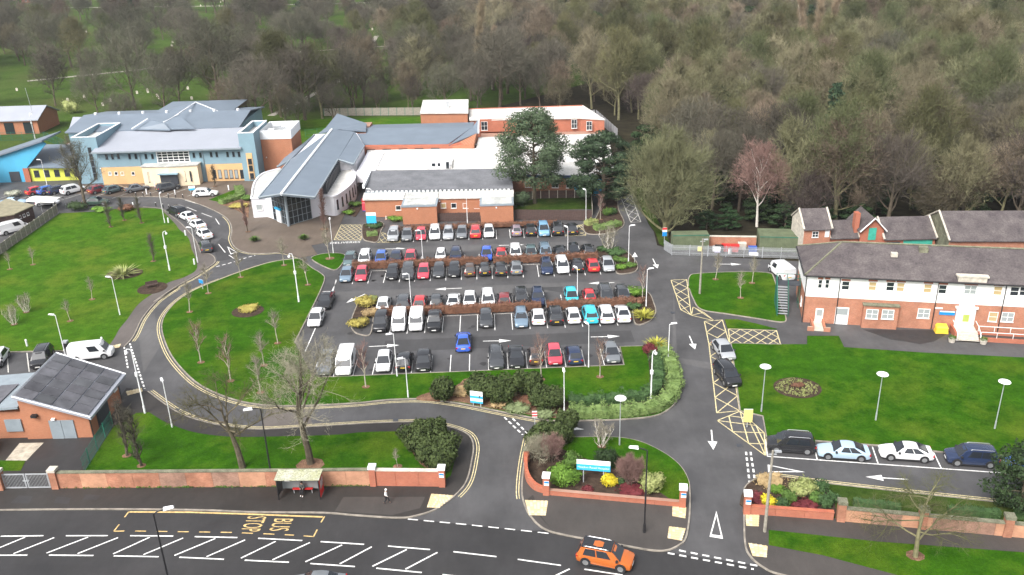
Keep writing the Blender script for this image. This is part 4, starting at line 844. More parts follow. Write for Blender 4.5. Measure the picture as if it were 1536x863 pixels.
for k in range(12): td.box(-1.0+k*.38,-.63+k*.38,-.08,-.0,.1,2.9)
td.build('double_doors', teal_paint, o); MB().box(-3.6,-1.5,-.06,0,.2,2.7).build('window', frame_dark, o)
o = thing('dormered_loft', 'brick loft bay with small gable and green hatch door', 'building', (57.1,131.3,0), R(-1), group='slate roofed outbuildings beside the wood')
MB().box(-1.8,1.8,0,6,0,4.6).add([(-1.8,0,4.6),(1.8,0,4.6),(0,0,6.4)], [(0,1,2)]).build('wall', brick_red, o)
MB().slab([(-2.1,-.4,4.4),(0,-.4,6.6),(0,6,6.6),(-2.1,6,4.4)], .15).slab([(0,-.4,6.6),(2.1,-.4,4.4),(2.1,6,4.4),(0,6,6.6)], .15).build('roof', slate, o)
MB().tube([(-2.1,-.45,4.4),(0,-.45,6.6),(2.1,-.45,4.4)], .12, 4).build('bargeboards', upvc, o); MB().box(-.6,.6,-.08,0,2.9,4.9).build('door', teal_paint, o)
MB().box(-2.5,-1.8,1,2.2,0,7).build('chimney', brick_red, o)
o = gabled('slate_barn', 'long low stone-gabled barn with dark slate roof at wood edge', 66.9,98,125.0,135.5,4.4,7.2, brick_old, slate, R(-5))
MB().box(-15.62,-15.55,.1,10.4,0,4.4).add([(-15.58,.1,4.4),(-15.58,10.4,4.4),(-15.58,5.25,7.1)], [(0,1,2)]).build('stone_gable', mossy, o)

# ================================================================== plant room with solar roof
b = thing('plant_room', 'orange brick plant room with sloping roof of dark solar panels', 'building', (-50.5,88,0), world=True)
MB().prism([(-54.1,84.35),(-46.9,84.35),(-46.7,91.9),(-54.1,93.2)], 0, [5.2,2.9,3.0,5.3]).build('wall', brick_new, b)
RC = [(-54.3,83.9,5.75), (-46.2,83.6,3.05), (-46.1,93.2,3.2), (-54.3,94.3,5.75)]
MB().slab(RC, .3).build('roof', zinc_pale, b)
pr = [Vector(p) for p in RC]
def rp(s, t): return (pr[0]*(1-s)+pr[1]*s)*(1-t)+(pr[3]*(1-s)+pr[2]*s)*t
for i in range(4):
    for j in range(6):
        s0, s1, t0, t1 = .03+.235*i, .03+.235*i+.221, .03+.158*j, .03+.158*j+.148
        up = Vector((0,0,.12)); q = [rp(s0,t0)+up, rp(s1,t0)+up, rp(s1,t1)+up, rp(s0,t1)+up]
        MB().slab([tuple(v) for v in q], .05).build('solar_panel', solar_m, b)
MB().tube([tuple(pr[0]+Vector((0,0,.05))), tuple(pr[1]+Vector((0,0,.05)))], .1, 4).tube([tuple(pr[0]), tuple(pr[3])], .1, 4).tube([tuple(pr[3]), tuple(pr[2])], .1, 4).build('edge_trim', grey_metal, b)
dd = MB().box(-51.3,-50.0,84.25,84.35,.1,2.4).box(-49.95,-48.6,84.25,84.35,.1,2.4).build('double_doors', lead_grey, b)
MB().box(-56.3,-54.5,84.55,84.7,1.0,2.5).build('shutter', lead_grey, b); MB().box(-52.9,-52.3,83.9,84.35,3.0,3.3).build('wall_lamp', black_m, b); MB().box(-50.9,-50.5,84.1,84.35,2.5,2.7).build('wall_lamp', sign_white, b)
MB().prism([(-70,84.7),(-54.15,84.7),(-54.15,92),(-70,92)], 0, 3.4).build('low_wall', brick_new, b)
MB().slab([(-70,84.2,3.4),(-54.2,84.2,4.3),(-54.2,92.4,4.3),(-70,92.4,3.4)], .25).build('low_roof', lead_grey, b)
for k in range(3): MB().slab([(-58.7-k*2.2,85,4.18-k*.125),(-56.7-k*2.2,85,4.29-k*.125),(-56.7-k*2.2,89.5,4.29-k*.125),(-58.7-k*2.2,89.5,4.18-k*.125)], .05).build('solar_panel', solar_m, b)
MB().tube([(-46.75,84.3,.1),(-46.75,84.3,2.9)], .05, 5).tube([(-46.6,91.9,.1),(-46.6,91.9,3.0)], .05, 5).build('downpipe', black_m, b)
MB().box(-46.68,-46.6,90.6,91.5,2.1,2.6).build('wall_sign', sign_white, b); MB().box(-46.9,-46.6,86.0,88.6,0,2.3).build('side_door', frame_dark, b)
# shed, containers, bike shelter, dark timber office
b = thing('garden_shed', 'small metal shed with white roof and green corner panels', 'shed', (-58.5,80.8,.12), R(2))
MB().box(-2.2,1.2,-1.3,1.7,0,2.0).build('wall', green_paint, b); MB().hexa([(-2.4,-1.5,2.02),(1.4,-1.5,2.02),(1.4,1.9,2.02),(-2.4,1.9,2.02),(-2.4,-.2,2.5),(1.4,-.2,2.5),(1.4,.6,2.5),(-2.4,.6,2.5)]).build('roof', render_white, b); MB().box(1.2,1.25,-.6,1.1,.05,1.95).build('door', render_white, b)
def container(name, label, c, L, Wd, H, rz):
    o = thing(name, label, 'container', (c[0],c[1],0), rz); MB().box(-L/2,L/2,-Wd/2,Wd/2,.1,H).build('body', green_box, o)
    rb = MB()
    for k in range(int(L/.3)): rb.box(-L/2+.1+k*.3,-L/2+.22+k*.3,-Wd/2-.05,-Wd/2,.15,H-.1); rb.box(-L/2+.1+k*.3,-L/2+.22+k*.3,-Wd/2+.1,Wd/2-.1,H,H+.04)
    rb.build('corrugations', green_box, o); MB().box(-L/2-.02,L/2+.02,-Wd/2-.03,-Wd/2+.1,H-.02,H+.08).build('top_rail', green_paint, o); return o
container('storage_container', 'olive green storage container behind palisade fence at the drive corner', (29.7,137.8), 5.9, 2.5, 2.6, R(-2))
container('storage_container', 'olive green storage container beside the brick cottage gable', (43.8,136.6), 6.0, 4.4, 2.6, R(-9))
b = thing('bike_shelter', 'bike shelter with curved translucent white roof by timber fence', 'shelter', (-92.5,170.5,0), R(-14))
q = MB(); n = 8
for i in range(n):
    a0, a1 = math.pi*i/n, math.pi*(i+1)/n
    q.add([(-3.2,-1.6*math.cos(a0),2+.5*math.sin(a0)),(3.2,-1.6*math.cos(a0),2+.5*math.sin(a0)),(3.2,-1.6*math.cos(a1),2+.5*math.sin(a1)),(-3.2,-1.6*math.cos(a1),2+.5*math.sin(a1))], [(0,1,2,3)])
q.build('roof', mat('translucent_sheet',(.72,.72,.68),.4), b); q = MB()
for x in (-3.1,0,3.1):
    for y in (-1.5,1.5): q.tube([(x,y,0),(x,y,2.05)], .05, 5)
q.build('posts', grey_metal, b)
b = thing('timber_office', 'dark timber-clad office with felt roof behind grey fence', 'building', (-96,160,0), world=True)
MB().prism([(-99,153.5),(-94.6,157.2),(-92.6,158.4),(-91.4,163.4),(-99,168)], 0, 2.9).build('wall', dark_timber, b); MB().prism([(-99.3,153),(-94.2,157.0),(-92.2,158.2),(-91.0,163.6),(-99,168.5)], 2.91, 3.1).build('roof', mat('felt_roof',(.24,.22,.15),.95,.2,1), b)
for k in range(3): window(b, -92.3+96+k*.28, 159.9-160+k*.95, 1.9, .55, .6, 1, 1, R(76)); window(b, -97.2+96+k*.8, 155.25-160+k*.62, 1.9, .55, .6, 1, 1, R(40))
# ------------------------------------------------------------------ vegetation
def twig_m(name, c, rnd=.32): return mat(name, c, .95, spec=.08, rnd=rnd, var=.25, scale=.35)
tw_grey = twig_m('grey_brown_twigs', (.104,.097,.074)); tw_olive = twig_m('olive_twigs', (.102,.104,.050)); tw_straw = twig_m('straw_twigs', (.178,.152,.102))
tw_purple = twig_m('purple_brown_twigs', (.094,.080,.067)); tw_tan = twig_m('tan_twigs', (.29,.23,.155), .1); tw_moss = twig_m('mossy_branches', (.15,.148,.082), .15); tw_pink = twig_m('russet_twigs', (.22,.14,.12), .1)
tw_brown = twig_m('warm_brown_twigs', (.122,.102,.070)); tw_pale = twig_m('pale_twigs', (.26,.24,.18), .1)
bark = mat('bark', (.115,.095,.07), .95, .3, 1.5, spec=.1, rnd=.15); bark_pale = mat('pale_bark', (.40,.36,.30), .9, .25, 2, spec=.1); bark_moss = mat('mossy_bark', (.17,.16,.09), .95, .3, 1.5, spec=.1); bark_white = mat('white_bark', (.62,.58,.52), .8, .2, 3)
def leaf_m(name, c, c2, rnd=.0, sc=1.3): return mat(name, c, .75, scale=sc, col2=c2, spec=.2, rnd=rnd)
lf_dark = leaf_m('dark_evergreen', (.018,.036,.014), (.04,.07,.025), .2); lf_pine = leaf_m('pine_needles', (.04,.065,.035), (.095,.135,.07)); lf_pine_dark = leaf_m('dark_pine_needles', (.016,.034,.018), (.042,.07,.034), .15)
lf_mid = leaf_m('mid_green_leaves', (.05,.10,.02), (.11,.19,.04)); lf_laurel = leaf_m('laurel_leaves', (.06,.13,.015), (.15,.27,.04)); lf_grey = leaf_m('grey_green_leaves', (.12,.15,.07), (.22,.27,.13)); lf_var = leaf_m('variegated_leaves', (.17,.21,.06), (.36,.38,.16))
lf_yellow = leaf_m('yellow_leaves', (.50,.40,.02), (.70,.60,.05)); lf_lime = leaf_m('yellow_green_blades', (.30,.30,.05), (.46,.44,.08)); lf_gold = leaf_m('golden_leaves', (.26,.22,.05), (.42,.36,.10)); lf_russet = leaf_m('russet_leaves', (.125,.062,.04), (.21,.105,.066)); lf_red = leaf_m('dark_red_leaves', (.09,.015,.02), (.16,.035,.04)); lf_sage = leaf_m('sage_hedge_leaves', (.10,.16,.045), (.20,.28,.095)); lf_deep = leaf_m('deep_hedge_leaves', (.03,.065,.022), (.07,.13,.045)); lf_shrub = leaf_m('mountain_pine_needles', (.026,.042,.012), (.07,.095,.03), 0, 2.2); lf_blossom = leaf_m('white_blossom', (.12,.14,.08), (.58,.58,.50), 0, 3); lf_straw = leaf_m('straw_grass', (.28,.20,.10), (.42,.31,.16))

def unit(v): return v/np.linalg.norm(v, axis=-1, keepdims=True)
def twig_tris(P, D, L, W, r):
    """one thin tapering triangle per twig"""
    n = len(P); a = unit(np.cross(D, r.normal(size=(n,3)))); T = P+D*L[:,None]
    return np.stack([P-a*W[:,None], P+a*W[:,None], T], 1)
def bare_tree(seed, h=16., cr=5., fork=.3, trunk_r=.28, nl=9, up=.35, el=(25,65), nb=6, nt_=6, tw=9, tl=(.5,1.3), wid=.022, lead=.8, zc=.62, zr=.42, droop=0., stems=1, low=.0, shell=0, br=.045):
    r = np.random.default_rng(seed); tm, cmb = MB(), MB(); ctr = np.array([0,0,h*zc]); rad = np.array([cr,cr,h*zr])
    def path(p, d, L, k=4, bend=.18, u=up):
        pts = [p]; dd = d.copy()
        for i in range(k):
            dd = dd+r.normal(size=3)*bend+np.array([0,0,u*.35-droop*i/k]); dd /= np.linalg.norm(dd); pts.append(pts[-1]+dd*L/k)
        return np.array(pts)
    def clip(p, d, L):
        e = p+d*L; q = (e-ctr)/rad; s = np.sqrt((q*q).sum())
        return L if s < 1 else max(L*.35, L*(1.15-.35*s) if s < 1.9 else L*.4)
    def sample(pts, t):
        x = t*(len(pts)-1); i = min(int(x), len(pts)-2); f = x-i; return pts[i]*(1-f)+pts[i+1]*f, unit(pts[i+1]-pts[i])
    ends = []
    for s in range(stems):
        lean = np.array([0,0,1.]) if stems == 1 else unit(np.array([math.cos(s*6.28/stems)*.35, math.sin(s*6.28/stems)*.35, 1.]))
        base = np.array([0,0,-.1])+(0 if stems == 1 else 1)*lean*np.array([.5,.5,0])
        tp = path(base, lean, h*lead, 6, .05, .15)
        tr = trunk_r*(1 if stems == 1 else .6)
        tm.tube([tuple(x) for x in tp], list(np.linspace(tr*1.15, tr*.18, 7)), 7)
        for i in range(nl):
            t = fork+(1-fork)*((i+r.random()*.7)/nl)**(1+low); p, _ = sample(tp, min(t,.98)); az = i*2.4+s+r.random()*.6
            e_ = R(r.uniform(*el)*(1 if t < .75 else 1.2)); d = np.array([math.cos(az)*math.cos(e_), math.sin(az)*math.cos(e_), math.sin(e_)])
            L = clip(p, d, cr*r.uniform(.95,1.25)*(1.1-.35*t)); lp = path(p, d, L, 5, .16)
            r0 = max(.045, tr*.5*(1.1-.6*t)); tm.tube([tuple(x) for x in lp], list(np.linspace(r0, r0*.2, 6)), 5, cap=False)
            for j in range(nb):
                p2, d2 = sample(lp, .25+.75*(j+.6*r.random())/nb); d2 = unit(d2+r.normal(size=3)*.55+np.array([0,0,up*.5])); L2 = clip(p2, d2, L*r.uniform(.35,.6)); bp = path(p2, d2, L2, 3, .2)
                cmb.tube([tuple(x) for x in bp], [br,br*.72,br*.5,br*.28], 3, cap=False)
                for k in range(nt_):
                    p3, d3 = sample(bp, .2+.8*(k+r.random()*.8)/nt_ if k < nt_-1 else .98); d3 = unit(d3+r.normal(size=3)*.6+np.array([0,0,up*.6-droop*.6])); ends.append((p3, d3, L2*r.uniform(.35,.65)))
    P = np.array([e[0] for e in ends]); D = np.array([e[1] for e in ends]); L = np.array([e[2] for e in ends])
    cmb.tris(twig_tris(P, D, L*1.2, np.full(len(P), wid*.9), r))
    n = len(P); k = tw
    Pi = np.repeat(P, k, 0)+np.repeat(D*L[:,None], k, 0)*r.random((n*k,1)); Di = unit(np.repeat(D, k, 0)*.9+r.normal(size=(n*k,3))*.6+np.array([0,0,up*.7-droop])); Li = r.uniform(tl[0], tl[1], n*k)
    cmb.tris(twig_tris(Pi, Di, Li, np.full(n*k, wid*.75), r))
    k2 = 2; P2 = np.repeat(Pi+Di*Li[:,None]*.45, k2, 0)+np.repeat(Di*Li[:,None]*.4, k2, 0)*r.random((n*k*k2,1)); D2 = unit(np.repeat(Di, k2, 0)+r.normal(size=(n*k*k2,3))*.6+np.array([0,0,up*.5-droop]))
    cmb.tris(twig_tris(P2, D2, r.uniform(tl[0]*.5, tl[1]*.6, n*k*k2), np.full(n*k*k2, wid*.6), r))
    if shell:
        nc = 14; a = np.arange(nc)*2.4+r.random(nc); zz = np.linspace(-.35,.95,nc)+r.normal(size=nc)*.06; rr = np.sqrt(np.clip(1-zz**2,.05,1))
        sub = ctr+np.stack([np.cos(a)*rr, np.sin(a)*rr, zz],1)*rad*.66; sr = np.stack([np.full(nc,cr*.42),np.full(nc,cr*.42),np.full(nc,h*zr*.42)],1)*r.uniform(.8,1.2,(nc,1))
        ii = r.integers(0,nc,shell); dd = unit(r.normal(size=(shell,3))+np.array([0,0,.35])); Q = sub[ii]+dd*sr[ii]*r.uniform(.55,1.02,(shell,1))
        cmb.tris(twig_tris(Q, unit(dd+np.array([0,0,.5])+r.normal(size=(shell,3))*.5), r.uniform(tl[0]*.8,tl[1],shell), np.full(shell, wid*.8), r))
    return tm, cmb
def tree_proto(name, label, group, tm, cmb, tmat, cmat, loc=(0,0,0), rz=0, cat='tree'):
    t = thing(name, label, cat, loc, rz, group); tm.build('trunk', tmat, t); cmb.build('crown', cmat, t); return t
def leaf_cloud(mb, centres, radii, n, size, seed, shell=.72, flat=.0, mi=0):
    r = np.random.default_rng(seed); c = np.array(centres, float); q = np.array(radii, float)
    if q.ndim == 1: q = np.repeat(q[:,None], 3, 1)
    w = (q[:,0]*q[:,1]*q[:,2])**(2/3); idx = r.choice(len(c), n, p=w/w.sum())
    d = unit(r.normal(size=(n,3))); f = shell+(1.06-shell)*r.random((n,1))**.6
    P = c[idx]+d*q[idx]*f; a = unit(np.cross(d, r.normal(size=(n,3)))+d*.25*r.normal(size=(n,1))); b = unit(np.cross(d, a)+d*.5*r.normal(size=(n,1)))
    s = size*(.6+.8*r.random((n,1)))
    keep = P[:,2] > .02
    mb.tris(np.stack([P-a*s*.5, P+a*s*.5, P+b*s*1.1], 1)[keep], mi); return mb
def shrub(label, x, y, rx, ry, h, m, n=500, size=.16, seed=0, lumps=5, name='shrub', cat='shrub', group=None, z0=.12, jit=.35, core=.66, parent=None):
    r = random.Random(seed*31+int(x*7)+int(y*3)); cs, rs = [(0,0,h*.48)], [(rx*.85,ry*.85,h*.5)]
    for i in range(lumps):
        a = r.uniform(0,6.28); k = r.uniform(.35,.62)
        cs.append((math.cos(a)*rx*jit*1.5, math.sin(a)*ry*jit*1.5, h*r.uniform(.35,.72))); rs.append((rx*k,ry*k,h*.33))
    mb = MB()
    for c, q in zip(cs, rs): mb.blob(c, tuple(v*core for v in q), seg=8, rings=5, seed=r.randint(0,999))
    leaf_cloud(mb, cs, rs, n, size, r.randint(0,9999))
    o = mb.build(name, m); o.location = (x,y,z0)
    return tag(o, label, cat, group)
def spiky(label, x, y, rad, h, m, n=90, seed=0, name='spiky_plant', group=None, w=.05):
    r = np.random.default_rng(seed+5); mb = MB()
    az = r.uniform(0,6.28,n); e_ = r.uniform(.35,1.45,n); L = h*r.uniform(.75,1.15,n)
    D = np.stack([np.cos(az)*np.cos(e_), np.sin(az)*np.cos(e_), np.sin(e_)], 1); P = np.stack([np.cos(az)*rad*.15, np.sin(az)*rad*.15, np.zeros(n)], 1)
    S = np.stack([-np.sin(az), np.cos(az), np.zeros(n)], 1)*w; M_ = P+D*L[:,None]*.6*np.array([rad/h*1.1,rad/h*1.1,1]); T = P+D*L[:,None]*np.array([rad/h*1.5,rad/h*1.5,.85])
    mb.tris(np.concatenate([np.stack([P-S,P+S,M_+S],1), np.stack([P-S,M_+S,M_-S],1), np.stack([M_-S,M_+S,T],1)]))
    o = mb.build(name, m); o.location = (x,y,.13); return tag(o, label, 'plant', group)
def hedge(label, path, w, h, m, seed=0, dens=55, size=.14, z0=.1, lump=.12, group=None, name='hedge'):
    r = np.random.default_rng(seed); mb = MB(); L = seglen(path); ox, oy = path[0]
    loc = [(p[0]-ox,p[1]-oy) for p in path]; n = max(2, int(L/.6)); fine = [along(loc, L*i/n)[0] for i in range(n+1)]
    A = offset(fine, w*.4); B = offset(fine, -w*.4)
    for i in range(n):
        k0 = h*.86*(1+lump*math.sin(i*1.7+seed)*.6); mb.hexa([(*B[i],0),(*B[i+1],0),(*A[i+1],0),(*A[i],0),(*B[i],k0),(*B[i+1],k0),(*A[i+1],k0),(*A[i],k0)])
    N_ = int(L*(w+2*h)*dens); d = r.random(N_)*L; u = r.random(N_)*(w+2*h); pts = []
    for a, b_ in zip(d, u):
        (px,py), an = along(loc, a); q = 1+lump*math.sin(a*2.1+seed)*.5+lump*math.sin(a*5.3)*.5
        if b_ < h: off, z = -w/2*q, b_
        elif b_ < h+w: off, z = -w/2+b_-h, h*q
        else: off, z = w/2*q, b_-h-w
        pts.append((px-math.sin(an)*off, py+math.cos(an)*off, z*q))
    P = np.array(pts)+r.normal(size=(N_,3))*.05; a = unit(r.normal(size=(N_,3))); b_ = unit(r.normal(size=(N_,3))); s = size*(.5+r.random((N_,1)))
    mb.tris(np.stack([P-a*s*.5,P+a*s*.5,P+b_*s],1)); o = mb.build(name, m); o.location = (ox,oy,z0); return tag(o, label, 'hedge', group)

# ---- woodland kinds
GW = 'bare trees of the wood behind the site'
KINDS = []
def kind(name, label, args, tmat, cmat):
    tm, cb = bare_tree(**args); KINDS.append((name, label, tm.mesh('trunk', tmat), cb.mesh('crown', cmat)))
WK = dict(nb=7, nt_=6, tw=4, wid=.036, br=.075, shell=4200)
kind('broad_bare_tree', 'broad grey-brown bare tree standing in the wood', dict(WK, seed=1,h=15.5,cr=6.6,nl=12,el=(10,60),zc=.6,zr=.4,fork=.26), bark, tw_grey)
kind('upright_bare_tree', 'upright olive-twigged bare tree standing in the wood', dict(WK, seed=2,h=18,cr=5.8,el=(25,72),up=.5,nl=14,fork=.22,zc=.6,zr=.42), bark_moss, tw_olive)
kind('straw_tipped_tree', 'straw-tipped bare tree standing in the wood', dict(WK, seed=3,h=17,cr=6.0,el=(20,68),up=.5,nl=13,fork=.2,zc=.58,zr=.42), bark_moss, tw_straw)
kind('purple_twigged_tree', 'fine purple-brown twigged bare tree standing in the wood', dict(WK, seed=4,h=12.5,cr=5.4,nl=13,fork=.16,tl=(.4,1.0),wid=.026,shell=6500,el=(10,60),zc=.56,zr=.44), bark, tw_purple)
kind('great_bare_tree', 'great round-crowned grey bare tree standing in the wood', dict(WK, seed=5,h=19,cr=8.2,nl=14,trunk_r=.42,el=(8,60),fork=.26,zc=.58,zr=.42,tl=(.6,1.5),shell=6000), bark, tw_grey)
kind('mossy_limbed_tree', 'mossy-limbed pale olive bare tree standing in the wood', dict(WK, seed=6,h=17.5,cr=6.2,nl=14,wid=.045,br=.10,fork=.16,el=(10,70),up=.5,zc=.56,zr=.44,shell=2600), bark_moss, tw_moss)
kind('bare_thicket_tree', 'low many-stemmed bare tree standing in the wood', dict(WK, seed=7,h=8.5,cr=3.9,nl=5,stems=4,nb=5,trunk_r=.16,fork=.15,shell=2500), bark, tw_brown)
kind('tan_bare_tree', 'tan-brown oval-crowned bare tree standing in the wood', dict(WK, seed=8,h=14.5,cr=6.2,nl=13,el=(8,58),fork=.22,zc=.58,zr=.42), bark, tw_brown)
TRI = []
def place_kind(k, x, y, s, rz, label=None, group=GW, name=None, sc=None):
    nm, lb, tme, cme = KINDS[k]; t = thing(name or nm, label or lb, 'tree', (x,y,-.05), rz, group); t.scale = sc or (s,s,s*rng.uniform(.92,1.1)); put('trunk', tme, t); put('crown', cme, t); return t
# evergreen kinds
def evergreen(seed, h, cr, n, size, clumps, z0=.25, cone=False, trunk=.2, clump=.3):
    q = random.Random(seed); tm = MB().tube([(0,0,-.1),(q.uniform(-.2,.2),q.uniform(-.2,.2),h*.5),(0,0,h*.95)], [trunk,trunk*.7,.03], 7); cs, rs = [], []
    for i in range(clumps):
        t = (i+.5)/clumps; z = h*(z0+(1-z0)*t); a = i*2.4+q.uniform(-.4,.4); R_ = cr*((1.02-t) if cone else math.sqrt(max(.05,1-(2*(t-.42))**2*.75)))*q.uniform(.35,.85)
        cs.append((math.cos(a)*R_, math.sin(a)*R_, z)); k = (.22 if cone else clump)*cr*q.uniform(.7,1.3); rs.append((k,k,k*.62))
        tm.tube([(0,0,max(.3,z-R_*.35)), cs[-1]], [trunk*.3,.03], 4, cap=False)
    cb = MB(); leaf_cloud(cb, cs, rs, n, size, seed, .45); return tm, cb
EV = []
for nm, lb, a, mt in (('dark_evergreen_tree', 'dark evergreen tree among bare trees of the wood', (21,11,3.6,4500,.34,26,.08), lf_dark), ('dark_conifer', 'tall dark conifer rising from the wood', (22,17,3.8,5200,.36,34,.12,True), lf_pine_dark)):
    tm, cb = evergreen(*a); EV.append((nm, lb, tm.mesh('trunk', bark), cb.mesh('crown', mt)))
tm, cb = bare_tree(31, h=25, cr=2.7, fork=.12, nl=26, el=(62,84), up=.9, nb=6, nt_=5, tw=9, lead=.92, zc=.55, zr=.5, tl=(.6,1.5)); POP = (tm.mesh('trunk', bark_pale), cb.mesh('crown', tw_tan))

def in_poly(x, y, P):
    c = False; j = len(P)-1
    for i in range(len(P)):
        if (P[i][1] > y) != (P[j][1] > y) and x < (P[j][0]-P[i][0])*(y-P[i][1])/(P[j][1]-P[i][1])+P[i][0]: c = not c
        j = i
    return c
RIGHT_WOOD = [(33,192),(32,160),(33,152),(47,145),(70,143),(100,141),(175,143),(420,330),(520,760),(30,900),(20,420),(28,300),(29,240),(32,215)]
MID_WOOD = [(29,241),(-24,247),(-66,226),(-70,330),(-55,480),(-90,900),(40,900),(30,420),(29,300)]
LEFT_PARK = [(-64,227),(-99,228),(-122,245),(-126,258),(-190,262),(-330,300),(-520,900),(-85,900),(-60,480)]
OPEN = [(-61,330,24,60),(-118,290,26,16),(-190,300,26,18),(-150,420,30,22),(-230,470,30,25),(-200,640,45,50),(-58,560,13,120),(-330,560,45,50),(-150,330,34,16),(-255,360,30,22),(-105,460,18,30),(-190,540,22,26)]      # open grass
pts = []
def scatter(poly, step, dens, tagk, far=1.0):
    xs = [p[0] for p in poly]; ys = [p[1] for p in poly]; y = min(ys)
    while y < max(ys):
        st = step*(1+max(0,(y-260))/520*far); x = min(xs)
        while x < max(xs):
            px, py = x+rng.uniform(-.46,.46)*st, y+rng.uniform(-.46,.46)*st
            if abs(px) < .66*math.hypot(py,52)+14 and py < 700 and in_poly(px,py,poly) and rng.random() < dens:
                if not (tagk == 'L' and any(((px-a)/c)**2+((py-b_)/d)**2 < 1 for a,b_,c,d in OPEN)) and not (tagk == 'M' and ((px+61)/24)**2+((py-330)/60)**2 < .6 and rng.random() < .6): pts.append((px,py,tagk))
            x += st
        y += st
scatter(RIGHT_WOOD, 7.2, .93, 'R', .7); scatter(MID_WOOD, 8.8, .9, 'M', .7); scatter(LEFT_PARK, 13.5, .74, 'L', .3)
pts.sort(key=lambda p: math.hypot(p[0],p[1])-(25 if p[2] == 'L' else 0))
far = []
def WHERE(x, y, tk):
    if tk == 'L': return 'on cemetery grass behind the clinic'
    if tk == 'M': return 'in the wood behind the wards'
    if y > 215: return 'deep in the wood past the drive'
    return 'in the wood behind the slate barn' if x > 68 else 'in the wood behind the containers'
for i, (x, y, tk) in enumerate(pts):
    u = rng.random()
    k = {'R': (1,5,2,1,3,0,5,7), 'M': (0,4,7,0,1,3,4,2), 'L': (0,4,0,7,4,1,0,4)}[tk][int(u*8)]
    edge = (tk == 'R' and math.hypot(x,y) < 165)
    if edge and rng.random() < .3: k = 6
    s = rng.uniform(.62,1.2)*(1.0 if tk != 'L' else 1.0)
    if tk == 'R': s *= 1.02
    if rng.random() < (.05 if tk == 'R' else .025): e = EV[rng.random() < .35]; ev = True
    else: ev = False
    if i < 285:
        if ev:
            t = thing(e[0], e[1], 'tree', (x,y,-.05), rng.uniform(0,6.28), 'evergreens in the wood'); t.scale = (s,s,s); put('trunk', e[2], t); put('crown', e[3], t)
        else: place_kind(k, x, y, s*(1.12 if tk == 'L' else 1), rng.uniform(0,6.28), KINDS[k][1].replace('standing in the wood',WHERE(x,y,tk)))
    else: far.append((x,y,s,rng.uniform(0,6.28), 8+(rng.random() < .35) if ev else k))
# the rest of the wood, too far off to pick the trees apart
me = bpy.data.meshes.new('distant_wood'); me.from_pydata([(x,y,-.05) for x,y,*_ in far], [], [])
for nm, j in (('sc',2),('rot',3)):
    at = me.attributes.new(nm, 'FLOAT', 'POINT'); at.data.foreach_set('value', [f[j] for f in far])
at = me.attributes.new('kind', 'INT', 'POINT'); at.data.foreach_set('value', [f[4] for f in far])
dw = tag(bpy.data.objects.new('distant_wood', me), kind='stuff'); C.objects.link(dw); tag(dw, 'distant grey-brown bare woodland filling the background', 'wood')
ng = bpy.data.node_groups.new('scatter_trees', 'GeometryNodeTree'); ng.interface.new_socket('Geometry', in_out='INPUT', socket_type='NodeSocketGeometry'); ng.interface.new_socket('Geometry', in_out='OUTPUT', socket_type='NodeSocketGeometry')
N = ng.nodes; K = ng.links; gi = N.new('NodeGroupInput'); go = N.new('NodeGroupOutput'); jn = N.new('GeometryNodeJoinGeometry')
def attr(nm, ty):
    a = N.new('GeometryNodeInputNamedAttribute'); a.data_type = ty; a.inputs['Name'].default_value = nm; return a.outputs['Attribute']
a_s, a_r, a_k = attr('sc','FLOAT'), attr('rot','FLOAT'), attr('kind','INT'); cx_ = N.new('ShaderNodeCombineXYZ'); K.new(a_r, cx_.inputs['Z'])
src = {}
for o in list(C.objects):
    if o.parent and o.type == 'MESH' and o.name.split('.')[0] in ('trunk','crown'): src.setdefault(o.data.name, o)
for ki, (tme, cme) in enumerate([(k[2],k[3]) for k in KINDS]+[(e[2],e[3]) for e in EV]):
    cp = N.new('FunctionNodeCompare'); cp.data_type = 'INT'; cp.operation = 'EQUAL'; K.new(a_k, cp.inputs[2]); cp.inputs[3].default_value = ki
    for me_ in (tme, cme):
        if me_.name not in src: continue
        oi = N.new('GeometryNodeObjectInfo'); oi.inputs['Object'].default_value = src[me_.name]; oi.inputs['As Instance'].default_value = True
        ip = N.new('GeometryNodeInstanceOnPoints'); K.new(gi.outputs[0], ip.inputs['Points']); K.new(cp.outputs[0], ip.inputs['Selection']); K.new(oi.outputs['Geometry'], ip.inputs['Instance']); K.new(cx_.outputs[0], ip.inputs['Rotation']); K.new(a_s, ip.inputs['Scale']); K.new(ip.outputs[0], jn.inputs[0])
K.new(jn.outputs[0], go.inputs[0]); dw.modifiers.new('scatter', 'NODES').node_group = ng
print('wood trees', len(pts), 'far', len(far))

